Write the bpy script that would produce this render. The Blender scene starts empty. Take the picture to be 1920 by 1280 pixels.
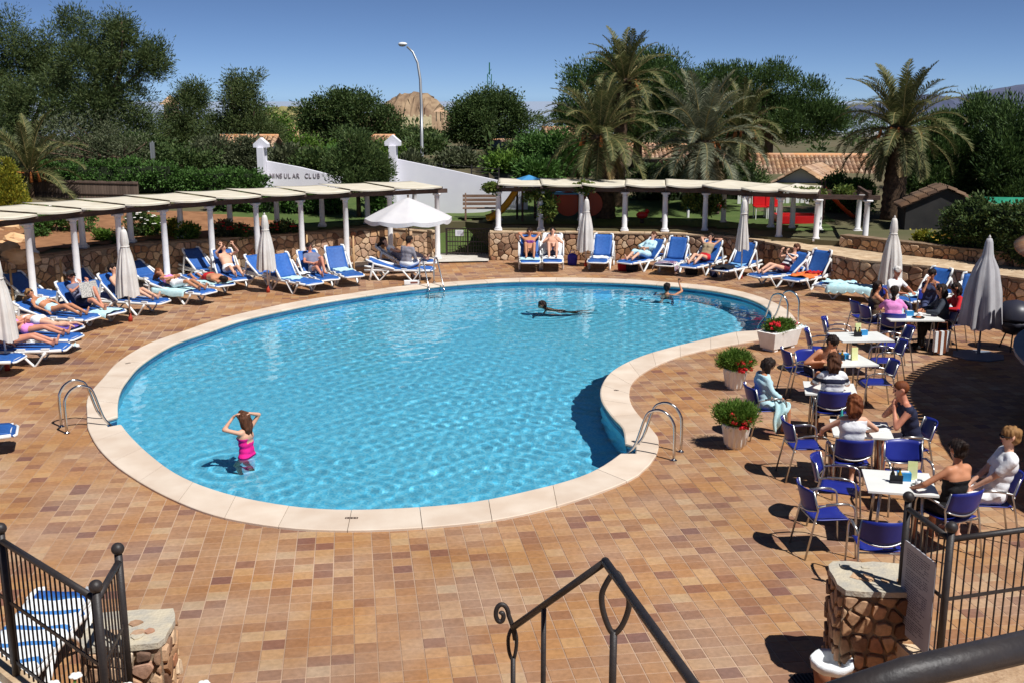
import bpy, bmesh, math, random
import numpy as np
from mathutils import Vector, Matrix
from mathutils.geometry import tessellate_polygon
sin, cos, pi, rad = math.sin, math.cos, math.pi, math.radians
RN = random.Random(11)
scene = bpy.context.scene
COL = scene.collection
# ------------------------------------------------------------ camera
CAM_H, FPX, HOR = 5.2, 2027.0, 180.0
TILT = math.atan((640 - HOR) / FPX)
CT, ST = cos(TILT), sin(TILT)
cam_d = bpy.data.cameras.new('camera'); cam_d.sensor_width = 36; cam_d.lens = 36 * FPX / 1920
cam_d.clip_start = 0.05; cam_d.clip_end = 6000
cam = bpy.data.objects.new('camera', cam_d); COL.objects.link(cam)
cam.location = (0, 0, CAM_H); cam.rotation_euler = (pi / 2 - TILT, 0, 0)
scene.camera = cam
# ------------------------------------------------------------ sky and sun
SUN_EL, SUN_AZ = rad(58), math.atan2(0.74, -0.67)
world = bpy.data.worlds.new('World'); scene.world = world; world.use_nodes = True
wn, wl = world.node_tree.nodes, world.node_tree.links
sky = wn.new('ShaderNodeTexSky'); sky.sky_type = 'NISHITA'; sky.sun_disc = False
sky.sun_elevation = SUN_EL; sky.sun_rotation = SUN_AZ; sky.altitude = 0
sky.air_density = 0.26; sky.dust_density = 0.06; sky.ozone_density = 5.0
bg = wn['Background']; bg.inputs['Strength'].default_value = 0.079
wl.new(sky.outputs[0], bg.inputs['Color'])
sun_d = bpy.data.lights.new('sun', 'SUN'); sun_d.energy = 4.4; sun_d.angle = rad(0.53); sun_d.color = (1.0, 0.98, 0.95); sun_d.cycles.is_caustics_light = True
sun = bpy.data.objects.new('sun', sun_d); COL.objects.link(sun); sun.location = (20, -18, 40)
to_sun = Vector((sin(SUN_AZ) * cos(SUN_EL), cos(SUN_AZ) * cos(SUN_EL), sin(SUN_EL)))
sun.rotation_euler = (-to_sun).to_track_quat('-Z', 'Y').to_euler()
vs = scene.view_settings; vs.view_transform = 'Standard'; vs.look = 'None'; vs.exposure = 0.3; vs.gamma = 1.0
cy = scene.cycles; cy.use_denoising = True; cy.max_bounces = 8; cy.transparent_max_bounces = 12
cy.diffuse_bounces = 3; cy.glossy_bounces = 3; cy.transmission_bounces = 6; cy.caustics_refractive = True; cy.caustics_reflective = False
cy.sample_clamp_indirect = 8

# ------------------------------------------------------------ helpers
def G(px, py, z=0.0):
    d = CAM_H - z; zc = FPX * d / (CT * (py - HOR))
    return Vector(((px - 960) * zc / FPX, (zc - d * ST) / CT, z))
def GD(px, py, zc):
    d = (py - HOR) * CT * zc / FPX
    return Vector(((px - 960) * zc / FPX, (zc - d * ST) / CT, CAM_H - d))
def srgb(r, g, b):
    f = lambda c: (c / 255 / 12.92) if c <= 10 else ((c / 255 + 0.055) / 1.055) ** 2.4
    return (f(r), f(g), f(b), 1)
MATS = {}
def mat(name, c1, c2=None, rough=0.7, scale=6.0, bump=0.0, bscale=None, metal=0.0, spec=0.4, detail=4, trans=0.0, stretch=None, rand=0.0, ramp=(0.35, 0.65)):
    if name in MATS: return MATS[name]
    m = bpy.data.materials.new(name); m.use_nodes = True; MATS[name] = m
    n, l = m.node_tree.nodes, m.node_tree.links
    b = n['Principled BSDF']; b.inputs['Roughness'].default_value = rough; b.inputs['Metallic'].default_value = metal
    b.inputs['Specular IOR Level'].default_value = spec
    if len(c1) == 3: c1 = (*c1, 1)
    b.inputs['Base Color'].default_value = c1
    vec = None
    if c2 is not None or bump:
        tc = n.new('ShaderNodeTexCoord'); vec = tc.outputs['Object']
        if stretch:
            mp = n.new('ShaderNodeMapping'); mp.inputs['Scale'].default_value = stretch; l.new(vec, mp.inputs[0]); vec = mp.outputs[0]
    out = None
    if c2 is not None:
        if len(c2) == 3: c2 = (*c2, 1)
        t = n.new('ShaderNodeTexNoise'); t.inputs['Scale'].default_value = scale; t.inputs['Detail'].default_value = detail
        l.new(vec, t.inputs['Vector'])
        r = n.new('ShaderNodeValToRGB'); r.color_ramp.elements[0].position = ramp[0]; r.color_ramp.elements[1].position = ramp[1]
        r.color_ramp.elements[0].color = c1; r.color_ramp.elements[1].color = c2
        l.new(t.outputs[0], r.inputs[0]); out = r.outputs[0]
        l.new(out, b.inputs['Base Color'])
    if rand:
        oi = n.new('ShaderNodeObjectInfo'); mr = n.new('ShaderNodeMapRange')
        mr.inputs['To Min'].default_value = 1 - rand; mr.inputs['To Max'].default_value = 1 + rand
        l.new(oi.outputs['Random'], mr.inputs[0])
        hs = n.new('ShaderNodeHueSaturation'); l.new(mr.outputs[0], hs.inputs['Value'])
        if out is not None: l.new(out, hs.inputs['Color'])
        else: hs.inputs['Color'].default_value = c1
        l.new(hs.outputs[0], b.inputs['Base Color'])
    if bump:
        t2 = n.new('ShaderNodeTexNoise'); t2.inputs['Scale'].default_value = bscale or scale * 3; t2.inputs['Detail'].default_value = 5
        l.new(vec, t2.inputs['Vector'])
        bp = n.new('ShaderNodeBump'); bp.inputs['Strength'].default_value = bump; bp.inputs['Distance'].default_value = 0.02
        l.new(t2.outputs[0], bp.inputs['Height']); l.new(bp.outputs[0], b.inputs['Normal'])
    if trans:
        # thin leaf / cloth: light that comes through from behind
        tr = n.new('ShaderNodeBsdfTranslucent'); mx = n.new('ShaderNodeMixShader'); mx.inputs[0].default_value = trans
        if out is not None: l.new(out, tr.inputs[0])
        else: tr.inputs[0].default_value = c1
        l.new(b.outputs[0], mx.inputs[1]); l.new(tr.outputs[0], mx.inputs[2]); l.new(mx.outputs[0], n['Material Output'].inputs[0])
    return m
def island_mat(name, cols, rough=0.7, src='island', bump=0.15, bscale=60, spec=0.3, fine=0.12, nscale=26):
    """each separate piece takes one of the listed (weight, colour) values"""
    if name in MATS: return MATS[name]
    m = bpy.data.materials.new(name); m.use_nodes = True; MATS[name] = m
    n, l = m.node_tree.nodes, m.node_tree.links
    b = n['Principled BSDF']; b.inputs['Roughness'].default_value = rough; b.inputs['Specular IOR Level'].default_value = spec
    r = n.new('ShaderNodeValToRGB'); cr = r.color_ramp; cr.interpolation = 'LINEAR'
    tot = sum(w for w, _ in cols); acc = 0
    for i, (w, c) in enumerate(cols):
        p = (acc + w / 2) / tot; acc += w
        if i == 0: e = cr.elements[0]; e.position = p
        elif i == 1: e = cr.elements[1]; e.position = p
        else: e = cr.elements.new(p)
        e.color = c if len(c) == 4 else (*c, 1)
    if src == 'island':
        s = n.new('ShaderNodeNewGeometry').outputs['Random Per Island']
    else:
        s = n.new('ShaderNodeObjectInfo').outputs['Random']
    l.new(s, r.inputs[0])
    g = n.new('ShaderNodeNewGeometry'); t = n.new('ShaderNodeTexNoise'); t.inputs['Scale'].default_value = nscale; t.inputs['Detail'].default_value = 6
    l.new(g.outputs['Position'], t.inputs['Vector'])
    mr = n.new('ShaderNodeMapRange'); mr.inputs['From Min'].default_value = .3; mr.inputs['From Max'].default_value = .7
    mr.inputs['To Min'].default_value = 1 - fine; mr.inputs['To Max'].default_value = 1 + fine
    l.new(t.outputs[0], mr.inputs[0])
    t3 = n.new('ShaderNodeTexNoise'); t3.inputs['Scale'].default_value = .5; t3.inputs['Detail'].default_value = 6
    l.new(g.outputs['Position'], t3.inputs['Vector'])
    mr3 = n.new('ShaderNodeMapRange'); mr3.inputs['From Min'].default_value = .3; mr3.inputs['From Max'].default_value = .7
    mr3.inputs['To Min'].default_value = .86; mr3.inputs['To Max'].default_value = 1.1
    l.new(t3.outputs[0], mr3.inputs[0])
    mu = n.new('ShaderNodeMath'); mu.operation = 'MULTIPLY'; l.new(mr.outputs[0], mu.inputs[0]); l.new(mr3.outputs[0], mu.inputs[1])
    hs = n.new('ShaderNodeHueSaturation'); l.new(r.outputs[0], hs.inputs['Color']); l.new(mu.outputs[0], hs.inputs['Value'])
    t4 = n.new('ShaderNodeTexNoise'); t4.inputs['Scale'].default_value = .8; t4.inputs['Detail'].default_value = 4
    l.new(g.outputs['Position'], t4.inputs['Vector']); mr4 = n.new('ShaderNodeMapRange'); mr4.inputs['From Min'].default_value = .32; mr4.inputs['From Max'].default_value = .62
    mr4.inputs['To Min'].default_value = .8; mr4.inputs['To Max'].default_value = 1.05; l.new(t4.outputs[0], mr4.inputs[0]); l.new(mr4.outputs[0], hs.inputs['Saturation'])
    l.new(hs.outputs[0], b.inputs['Base Color'])
    if bump:
        t2 = n.new('ShaderNodeTexNoise'); t2.inputs['Scale'].default_value = bscale; t2.inputs['Detail'].default_value = 5
        l.new(g.outputs['Position'], t2.inputs['Vector'])
        bp = n.new('ShaderNodeBump'); bp.inputs['Strength'].default_value = bump; bp.inputs['Distance'].default_value = 0.01
        l.new(t2.outputs[0], bp.inputs['Height']); l.new(bp.outputs[0], b.inputs['Normal'])
    return m
class MB:
    def __init__(s): s.v = []; s.f = []; s.mi = []; s.cur = 0
    def add(s, vs, fs):
        o = len(s.v); s.v += [tuple(p) for p in vs]; s.f += [tuple(i + o for i in f) for f in fs]; s.mi += [s.cur] * len(fs); return s
    def box(s, c, d, M=None):
        x, y, z = d[0] / 2, d[1] / 2, d[2] / 2
        vs = [Vector((a * x, b * y, e * z)) for a in (-1, 1) for b in (-1, 1) for e in (-1, 1)]
        if M is not None: vs = [M @ p for p in vs]
        c = Vector(c)
        return s.add([p + c for p in vs], [(0, 1, 3, 2), (4, 6, 7, 5), (0, 4, 5, 1), (2, 3, 7, 6), (0, 2, 6, 4), (1, 5, 7, 3)])
    def bar(s, a, b, w, h=None, up=(0, 0, 1)):
        a, b = Vector(a), Vector(b); h = h or w; d = b - a; L = d.length
        if L < 1e-6: return s
        x = d / L; up = Vector(up)
        if abs(x.dot(up)) > .99: up = Vector((1, 0, 0))
        y = up.cross(x).normalized(); z = x.cross(y)
        return s.box((a + b) / 2, (L, w, h), Matrix((x, y, z)).transposed())
    def tube(s, pts, r, n=8, cap=True, flat=1.0):
        pts = [Vector(p) for p in pts]; k = len(pts)
        rs = [r] * k if not isinstance(r, (list, tuple)) else r
        vs = []; fs = []; prev = None
        for i, p in enumerate(pts):
            d = (pts[min(i + 1, k - 1)] - pts[max(i - 1, 0)]).normalized()
            if prev is None:
                u = Vector((0, 0, 1)) if abs(d.z) < .9 else Vector((1, 0, 0))
                a = d.cross(u).normalized()
            else:
                a = (prev - d * prev.dot(d))
                a = a.normalized() if a.length > 1e-6 else d.orthogonal().normalized()
            prev = a; b = d.cross(a)
            for j in range(n):
                t = 2 * pi * j / n
                vs.append(p + a * (cos(t) * rs[i]) + b * (sin(t) * rs[i] * flat))
        for i in range(k - 1):
            for j in range(n):
                q = (j + 1) % n
                fs.append((i * n + j, i * n + q, (i + 1) * n + q, (i + 1) * n + j))
        if cap:
            fs.append(tuple(range(n - 1, -1, -1))); fs.append(tuple((k - 1) * n + j for j in range(n)))
        return s.add(vs, fs)
    def lathe(s, prof, n=16, c=(0, 0, 0), fn=None):
        c = Vector(c); vs = []; fs = []; k = len(prof)
        for (r, z) in prof:
            for j in range(n):
                t = 2 * pi * j / n; q = r * (fn(t, z) if fn else 1)
                vs.append((c.x + q * cos(t), c.y + q * sin(t), c.z + z))
        for i in range(k - 1):
            for j in range(n):
                q = (j + 1) % n; fs.append((i * n + j, i * n + q, (i + 1) * n + q, (i + 1) * n + j))
        if prof[0][0] > 1e-4: fs.append(tuple(range(n - 1, -1, -1)))
        if prof[-1][0] > 1e-4: fs.append(tuple((k - 1) * n + j for j in range(n)))
        return s.add(vs, fs)
    def ball(s, c, r, nu=10, nv=7):
        r = (r, r, r) if not isinstance(r, (tuple, list)) else r
        c = Vector(c); vs = [c + Vector((0, 0, r[2]))]; fs = []
        for i in range(1, nv):
            a = pi * i / nv
            for j in range(nu):
                t = 2 * pi * j / nu; vs.append(c + Vector((r[0] * sin(a) * cos(t), r[1] * sin(a) * sin(t), r[2] * cos(a))))
        vs.append(c - Vector((0, 0, r[2])))
        for j in range(nu): fs.append((0, 1 + j, 1 + (j + 1) % nu))
        for i in range(nv - 2):
            for j in range(nu):
                a = 1 + i * nu; q = (j + 1) % nu; fs.append((a + j, a + nu + j, a + nu + q, a + q))
        a = 1 + (nv - 2) * nu
        for j in range(nu): fs.append((a + j, len(vs) - 1, a + (j + 1) % nu))
        return s.add(vs, fs)
    def prism(s, poly, z0, z1):
        k = len(poly)
        vs = [(p[0], p[1], z0) for p in poly] + [(p[0], p[1], z1) for p in poly]
        fs = [tuple(range(k - 1, -1, -1)), tuple(range(k, 2 * k))] + [(i, (i + 1) % k, k + (i + 1) % k, k + i) for i in range(k)]
        return s.add(vs, fs)
    def grid(s, fn, nu, nv):
        vs = [fn(i / nu, j / nv) for i in range(nu + 1) for j in range(nv + 1)]
        w = nv + 1
        return s.add(vs, [(i * w + j, (i + 1) * w + j, (i + 1) * w + j + 1, i * w + j + 1) for i in range(nu) for j in range(nv)])
    def sheet(s, fn, nu, nv, th):
        """a grid with thickness th below it"""
        top = [Vector(fn(i / nu, j / nv)) for i in range(nu + 1) for j in range(nv + 1)]
        w = nv + 1; N = len(top)
        vs = top + [p - Vector((0, 0, th)) for p in top]
        fs = []
        for i in range(nu):
            for j in range(nv):
                q = (i * w + j, (i + 1) * w + j, (i + 1) * w + j + 1, i * w + j + 1)
                fs.append(q); fs.append(tuple(N + t for t in reversed(q)))
        for i in range(nu):
            a, b = i * w, (i + 1) * w; fs.append((b, a, N + a, N + b))
            a, b = i * w + nv, (i + 1) * w + nv; fs.append((a, b, N + b, N + a))
        for j in range(nv):
            a, b = j, j + 1; fs.append((a, b, N + b, N + a))
            a, b = nu * w + j, nu * w + j + 1; fs.append((b, a, N + a, N + b))
        return s.add(vs, fs)
    def mesh(s, name, mats, smooth=False):
        me = bpy.data.meshes.new(name); me.from_pydata(s.v, [], s.f)
        for m in (mats if isinstance(mats, (list, tuple)) else [mats]): me.materials.append(m)
        if any(s.mi): me.polygons.foreach_set('material_index', s.mi)
        if smooth: me.polygons.foreach_set('use_smooth', [True] * len(s.f))
        me.update(); return me
    def obj(s, name, mats, parent=None, smooth=False, loc=None, rot=None):
        return put(name, s.mesh(name, mats, smooth), parent, loc, rot)
def put(name, me, parent=None, loc=None, rot=None):
    o = bpy.data.objects.new(name, me); COL.objects.link(o)
    if parent is not None: o.parent = parent
    if loc is not None: o.location = loc
    if rot is not None: o.rotation_euler = rot
    return o
def tag(o, label=None, cat=None, group=None, kind=None):
    if label: o['label'] = label
    if cat: o['category'] = cat
    if group: o['group'] = group
    if kind: o['kind'] = kind
    return o
def thing(name, label, cat, loc=(0, 0, 0), rz=0, group=None):
    o = bpy.data.objects.new(name, None); COL.objects.link(o); o.location = loc; o.rotation_euler = (0, 0, rz)
    o.empty_display_size = .2
    return tag(o, label, cat, group)
KIDS = {}
def copy_tree(o, parent=None):
    c = o.copy(); COL.objects.link(c); c.parent = parent
    for ch in o.children: copy_tree(ch, c)
    return c
def fast_mesh(name, verts, faces_flat, per, mats, midx=None, smooth=False):
    """verts (N,3) array, faces_flat array of indices, per = corners per face"""
    me = bpy.data.meshes.new(name); nf = len(faces_flat) // per
    me.vertices.add(len(verts)); me.vertices.foreach_set('co', np.asarray(verts, dtype=np.float32).ravel())
    me.loops.add(len(faces_flat)); me.loops.foreach_set('vertex_index', np.asarray(faces_flat, dtype=np.int32))
    me.polygons.add(nf); me.polygons.foreach_set('loop_start', np.arange(0, nf * per, per, dtype=np.int32))
    for m in (mats if isinstance(mats, (list, tuple)) else [mats]): me.materials.append(m)
    if midx is not None: me.polygons.foreach_set('material_index', np.asarray(midx, dtype=np.int32))
    me.polygons.foreach_set('use_smooth', [bool(smooth)] * nf)
    me.update(calc_edges=True); me.validate(); return me
def catmull(pts, corner=(), step=0.25, closed=True):
    """list of (index, t) samples along a control polygon: returns function samples for parallel curves"""
    n = len(pts); out = []
    for i in range(n if closed else n - 1):
        a, b = i, (i + 1) % n
        L = (Vector(pts[b]) - Vector(pts[a])).length; k = max(1, int(round(L / step)))
        for q in range(k): out.append((i, q / k))
    return out
def ceval(pts, i, t, corner=(), closed=True):
    n = len(pts); g = lambda k: Vector(pts[k % n]) if closed else Vector(pts[max(0, min(n - 1, k))])
    p1, p2 = g(i), g(i + 1)
    p0 = p1 * 2 - p2 if i % n in corner else g(i - 1)
    p3 = p2 * 2 - p1 if (i + 1) % n in corner else g(i + 2)
    return .5 * ((2 * p1) + (p2 - p0) * t + (2 * p0 - 5 * p1 + 4 * p2 - p3) * t * t + (3 * p1 - p0 - 3 * p2 + p3) * t ** 3)
def inside(p, poly):
    x, y = p[0], p[1]; c = False; j = len(poly) - 1
    for i in range(len(poly)):
        a, b = poly[i], poly[j]
        if (a[1] > y) != (b[1] > y) and x < (b[0] - a[0]) * (y - a[1]) / (b[1] - a[1]) + a[0]: c = not c
        j = i
    return c
def inside_np(P, poly):
    x, y = P[:, 0], P[:, 1]; c = np.zeros(len(P), bool); j = len(poly) - 1
    for i in range(len(poly)):
        a, b = poly[i], poly[j]
        if a[1] != b[1]:
            m = ((a[1] > y) != (b[1] > y)) & (x < (b[0] - a[0]) * (y - a[1]) / (b[1] - a[1]) + a[0]); c ^= m
        j = i
    return c

# ------------------------------------------------------------ shared materials
M_white = mat('white_paint', srgb(236, 234, 232), srgb(222, 220, 220), rough=.6, scale=3, bump=.05, bscale=40)
M_whitep = mat('white_plastic', srgb(238, 238, 236), srgb(226, 226, 222), rough=.35, scale=5)
M_blue = mat('blue_sling', srgb(36, 86, 158), srgb(46, 98, 170), rough=.6, scale=14, bump=.12, bscale=180, rand=.14)
M_chairblue = mat('blue_plastic', srgb(28, 38, 122), srgb(34, 46, 134), rough=.38, scale=5)
M_alu = mat('brushed_aluminium', srgb(190, 188, 184), rough=.32, metal=.9)
M_steel = mat('polished_steel', srgb(200, 198, 196), rough=.16, metal=1.0)
M_iron = mat('black_iron', srgb(44, 40, 40), srgb(54, 48, 46), rough=.5, scale=20, bump=.1, bscale=80)
M_dark = mat('dark_wood', srgb(66, 50, 44), srgb(88, 68, 58), rough=.75, scale=4, stretch=(1, 1, 6), bump=.2)
M_canvas = mat('cream_canvas', srgb(224, 214, 192), srgb(236, 228, 210), rough=.85, scale=2.5, bump=.08, bscale=90, trans=.22)
M_parasol = mat('ecru_canvas', srgb(220, 212, 203), srgb(232, 226, 219), rough=.85, scale=4, bump=.1, bscale=60, trans=.15)
M_parawhite = mat('white_canvas', srgb(232, 230, 230), srgb(224, 222, 224), rough=.85, scale=3, trans=.25)
M_greycanvas = mat('grey_canvas', srgb(176, 172, 176), srgb(192, 190, 192), rough=.85, scale=4, trans=.12)
M_conc = mat('concrete', srgb(188, 180, 168), srgb(208, 202, 192), rough=.85, scale=3, bump=.15, bscale=50)
M_mortar = mat('mortar', srgb(128, 108, 88), srgb(156, 136, 112), rough=.95, scale=8, bump=.3, bscale=60)
M_soil = mat('soil', srgb(128, 88, 58), srgb(152, 108, 74), rough=.95, scale=3, bump=.4, bscale=20)
# ============================================================ POOL, DECK
PAIRS = [  # inner edge | outer edge of the coping, as seen
 ((221,756),(163,748)), ((226,733),(174,729)), ((240,710),(192,709)), ((268,680),(222,677)), ((325,645),(275,645)), ((395,620),(345,620)),
 ((460,598),(407,599)), ((541,579.5),(494,578)), ((616,565),(575,562)), ((700,552),(665,549)), ((760,544),(735,538.5)), ((830,536),(815,530.5)),
 ((899,530.5),(890,525.5)), ((960,527.5),(960,521.5)), ((1060,527),(1062,520.5)), ((1170,530),(1175,523.5)), ((1245,535),(1252,529)), ((1315,542),(1325,535.5)),
 ((1365,550.5),(1380,544.5)), ((1402,560),(1427,557)), ((1431,573),(1467,575)), ((1446,588),(1490,596)), ((1441,604),(1492,619)), ((1427,618),(1436,633)),
 ((1380,622),(1385,643)), ((1320,636),(1320,655)), ((1260,650),(1262,671)), ((1200,668),(1212,694)), ((1150,693),(1186,716)), ((1128,721),(1180,738)),
 ((1127,749),(1184,757)), ((1147,780),(1197,776)), ((1167,802),(1215,795)), ((1172,830),(1233,817)), ((1192,836),(1235,826)), ((1191,851),(1235,838)), ((1161,850),(1231,851)),
 ((1131,871),(1197,889)), ((1084,893),(1116,924)), ((1006,915),(1006,957)), ((881,940),(890,978)), ((725,952),(725,991)), ((600,952),(584,991)),
 ((490,938),(467,978)), ((400,916),(379,957)), ((330,886),(292,919)), ((278,848),(222,875)), ((243,814),(184,838)), ((228,795),(167,808)), ((202,801),(164,800)), ((201,785),(163,786)), ((221,779),(163,777))]
CORN_I = {33, 34, 35, 36, 48, 49, 50, 51}
ZC_ = 0.035
Pin = [G(*a, ZC_) for a, b in PAIRS]; Pout = [G(*b, ZC_) for a, b in PAIRS]
SMP = []
for i in range(len(PAIRS)):
    k = max(1, int(round((Pin[(i + 1) % len(Pin)] - Pin[i]).length / .24)))
    if i in (33, 34, 35, 48, 49, 50): k = 1
    SMP += [(i, q / k) for q in range(k)]
Lin = [ceval(Pin, i, t, CORN_I) for i, t in SMP]; Lout = [ceval(Pout, i, t) for i, t in SMP]
Lmid = [(a + b) / 2 for a, b in zip(Lin, Lout)]
poly_mid = [(p.x, p.y) for p in Lmid]
def offset_loop(L, d):
    out = []; n = len(L)
    for i in range(n):
        a, b = L[i - 1], L[(i + 1) % n]; t = (b - a); t.z = 0; t.normalize()
        nrm = Vector((-t.y, t.x, 0)); out.append(L[i] + nrm * d)
    return out
area = sum(Lin[i - 1].x * Lin[i].y - Lin[i].x * Lin[i - 1].y for i in range(len(Lin)))
SGN = -1 if area > 0 else 1      # offset that points outwards
Lwall = offset_loop(Lin, .035 * SGN)

M_coping = mat('cast_stone', srgb(216, 200, 182), srgb(202, 182, 162), rough=.8, scale=1.6, bump=.12, bscale=70, rand=.05)
coping = thing('pool_coping', None, None); tag(coping, kind='structure')
n = len(SMP); i = 0; seg = 4
while i < n:
    j = min(i + seg, n)
    if n - j < 2: j = n
    ids = [k % n for k in range(i, j + 1)]
    mb = MB()
    prof = []   # cross-section from outer bottom over the top to the inner nose
    rows = []
    for q, k in enumerate(ids):
        a, b = Lin[k], Lout[k]; w = (b - a); w.z = 0
        sh = Vector((0, 0, 0))
        if q == 0: sh = (Lmid[ids[1]] - Lmid[k]).normalized() * .004
        if q == len(ids) - 1: sh = (Lmid[ids[-2]] - Lmid[k]).normalized() * .004
        u = w.normalized() if w.length > 1e-4 else Vector((1, 0, 0))
        rows.append([b + sh + Vector((0, 0, -.06)), b + sh + Vector((0, 0, -.008)) , b - u * .012 + sh, a + u * .03 + sh + Vector((0, 0, .004)), a + u * .006 + sh + Vector((0, 0, -.008)), a + sh + Vector((0, 0, -.03)), a + u * .012 + sh + Vector((0, 0, -.055)), a + u * .1 + sh + Vector((0, 0, -.06))])
    vs = [p for r in rows for p in r]; m_ = 8
    fs = [(r * m_ + c, r * m_ + (c + 1) % m_, (r + 1) * m_ + (c + 1) % m_, (r + 1) * m_ + c) for r in range(len(rows) - 1) for c in range(m_)]
    fs += [tuple(range(m_ - 1, -1, -1)), tuple((len(rows) - 1) * m_ + c for c in range(m_))]
    mb.add(vs, fs).obj('coping_stone', M_coping, coping)
    i = j
# basin
M_basin = bpy.data.materials.new('pool_mosaic'); M_basin.use_nodes = True
def basin_nodes():
    nn, l = M_basin.node_tree.nodes, M_basin.node_tree.links; b = nn['Principled BSDF']
    b.inputs['Roughness'].default_value = .35
    g = nn.new('ShaderNodeNewGeometry')
    v = nn.new('ShaderNodeTexVoronoi'); v.inputs['Scale'].default_value = 34; v.distance = 'CHEBYCHEV'; v.inputs['Randomness'].default_value = .15
    l.new(g.outputs['Position'], v.inputs['Vector'])
    sp = nn.new('ShaderNodeSeparateColor'); l.new(v.outputs['Color'], sp.inputs[0])
    r = nn.new('ShaderNodeValToRGB'); cr = r.color_ramp; cr.elements[0].color = srgb(92, 200, 236); cr.elements[1].color = srgb(148, 224, 246)
    l.new(sp.outputs[0], r.inputs[0]); l.new(r.outputs[0], b.inputs['Base Color'])
basin_nodes()
WZ = -0.085
def floor_z(p): return -.9 - (p.x + 4.2) * .055
mb = MB(); nL = len(Lwall)
for k in range(nL):
    a, b = Lwall[k], Lwall[(k + 1) % nL]
    fa, fb = floor_z(a), floor_z(b)
    mb.add([(a.x, a.y, -.02), (b.x, b.y, -.02), (b.x, b.y, fb), (a.x, a.y, fa)], [(0, 1, 2, 3)])
tess = tessellate_polygon([[Vector((p.x, p.y, 0)) for p in Lwall]])
vs = [(p.x, p.y, floor_z(p)) for p in Lwall]
mb.add(vs, tess)
tag(mb.obj('pool_basin', M_basin), kind='structure')
# waterline band of darker tiles just under the coping
M_band = island_mat('waterline_tiles', [(1, srgb(52, 96, 138)), (1, srgb(74, 124, 166)), (1, srgb(60, 108, 150))], rough=.3, bump=0)
mb = MB(); Lb = offset_loop(Lin, .027 * SGN)
for k in range(nL):
    a, b = Lb[k], Lb[(k + 1) % nL]
    mb.add([(a.x, a.y, -.058), (b.x, b.y, -.058), (b.x, b.y, -.22), (a.x, a.y, -.22)], [(0, 1, 2, 3)])
tag(mb.obj('waterline_tiles', M_band), kind='structure')
# water
M_water = bpy.data.materials.new('pool_water'); M_water.use_nodes = True
def water_nodes():
    nn, l = M_water.node_tree.nodes, M_water.node_tree.links
    nn.remove(nn['Principled BSDF'])
    g = nn.new('ShaderNodeBsdfGlass'); g.inputs['IOR'].default_value = 1.33; g.inputs['Roughness'].default_value = 0
    g.inputs['Color'].default_value = (.88, .985, 1, 1)
    l.new(g.outputs[0], nn['Material Output'].inputs[0])
water_nodes()
Lw = offset_loop(Lin, .026 * SGN); POLYW = [(p.x, p.y) for p in Lw]
WST = .05
wx = np.arange(min(p[0] for p in POLYW) - WST, max(p[0] for p in POLYW) + 2 * WST, WST)
wy = np.arange(min(p[1] for p in POLYW) - WST, max(p[1] for p in POLYW) + 2 * WST, WST)
gx, gy = np.meshgrid(wx, wy, indexing='ij'); WP = np.stack([gx.ravel(), gy.ravel()], 1)
def waves(P):
    r = np.random.default_rng(3); h = np.zeros(len(P))
    env = .66 + .3 * np.sin(P[:, 0] * .55 + 1.1) * np.sin(P[:, 1] * .42 + .4) - .03 * P[:, 0]
    for lam, amp, nw in ((2.4, .003, 7), (1.05, .0022, 9), (.5, .0026, 14), (.25, .0021, 18)):
        for _ in range(nw):
            a = r.uniform(0, 6.283); k = 6.283 / (lam * r.uniform(.75, 1.3)); ph = r.uniform(0, 6.283)
            h += amp / nw ** .5 * np.sin(k * (P[:, 0] * np.cos(a) + P[:, 1] * np.sin(a)) + ph)
    h = h * np.clip(env, .3, 1.0)
    for (px, py) in ((463, 852), (1050, 577), (1250, 552)):      # rings round the people in the water
        q = G(px, py, -.085); d = np.hypot(P[:, 0] - q.x, P[:, 1] - q.y); h += .006 * np.exp(-d / .7) * np.sin(d * 6.283 / .3)
    return h
wz = waves(WP) + WZ; nyw = len(wy)
ins = inside_np(WP, POLYW).reshape(len(wx), nyw)
I_, J_ = np.nonzero(ins[:-1, :-1] | ins[1:, :-1] | ins[:-1, 1:] | ins[1:, 1:])
fl = np.stack([I_ * nyw + J_, (I_ + 1) * nyw + J_, (I_ + 1) * nyw + J_ + 1, I_ * nyw + J_ + 1], 1)
used = np.unique(fl); remap = np.full(len(WP), -1); remap[used] = np.arange(len(used))
w_ob = put('pool_water', fast_mesh('pool_water', np.concatenate([WP, wz[:, None]], 1)[used], remap[fl].ravel(), 4, M_water, smooth=True)); tag(w_ob, kind='structure')
w_ob.cycles.is_caustics_caster = True
for nm in ('pool_basin', 'waterline_tiles'): bpy.data.objects[nm].cycles.is_caustics_receiver = True

# ---- wall lines (plan) used by deck, walls and the upper ground
LW_PX = [(-60,493),(12,487),(100,480),(250,459),(375,451),(475,445),(559,439),(657,433),(728,429)]
LWALL = [G(x, y, 1.05).to_2d() for x, y in LW_PX]                     # front face of the left wall, top at 1.05
RW_Z = .93
RWALL = [Vector(p) for p in ((-.72,34.75),(2.2,34.75),(5.0,34.4),(6.6,33.7),(7.7,32.6),(8.5,30.8),(9.4,28.9),(10.9,27.8),(12.2,26.2),(14.0,24.0),(16.0,21.5))]
GATE_L, GATE_R = Vector((-2.2, 35.6)), Vector((-.72, 35.5))
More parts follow.
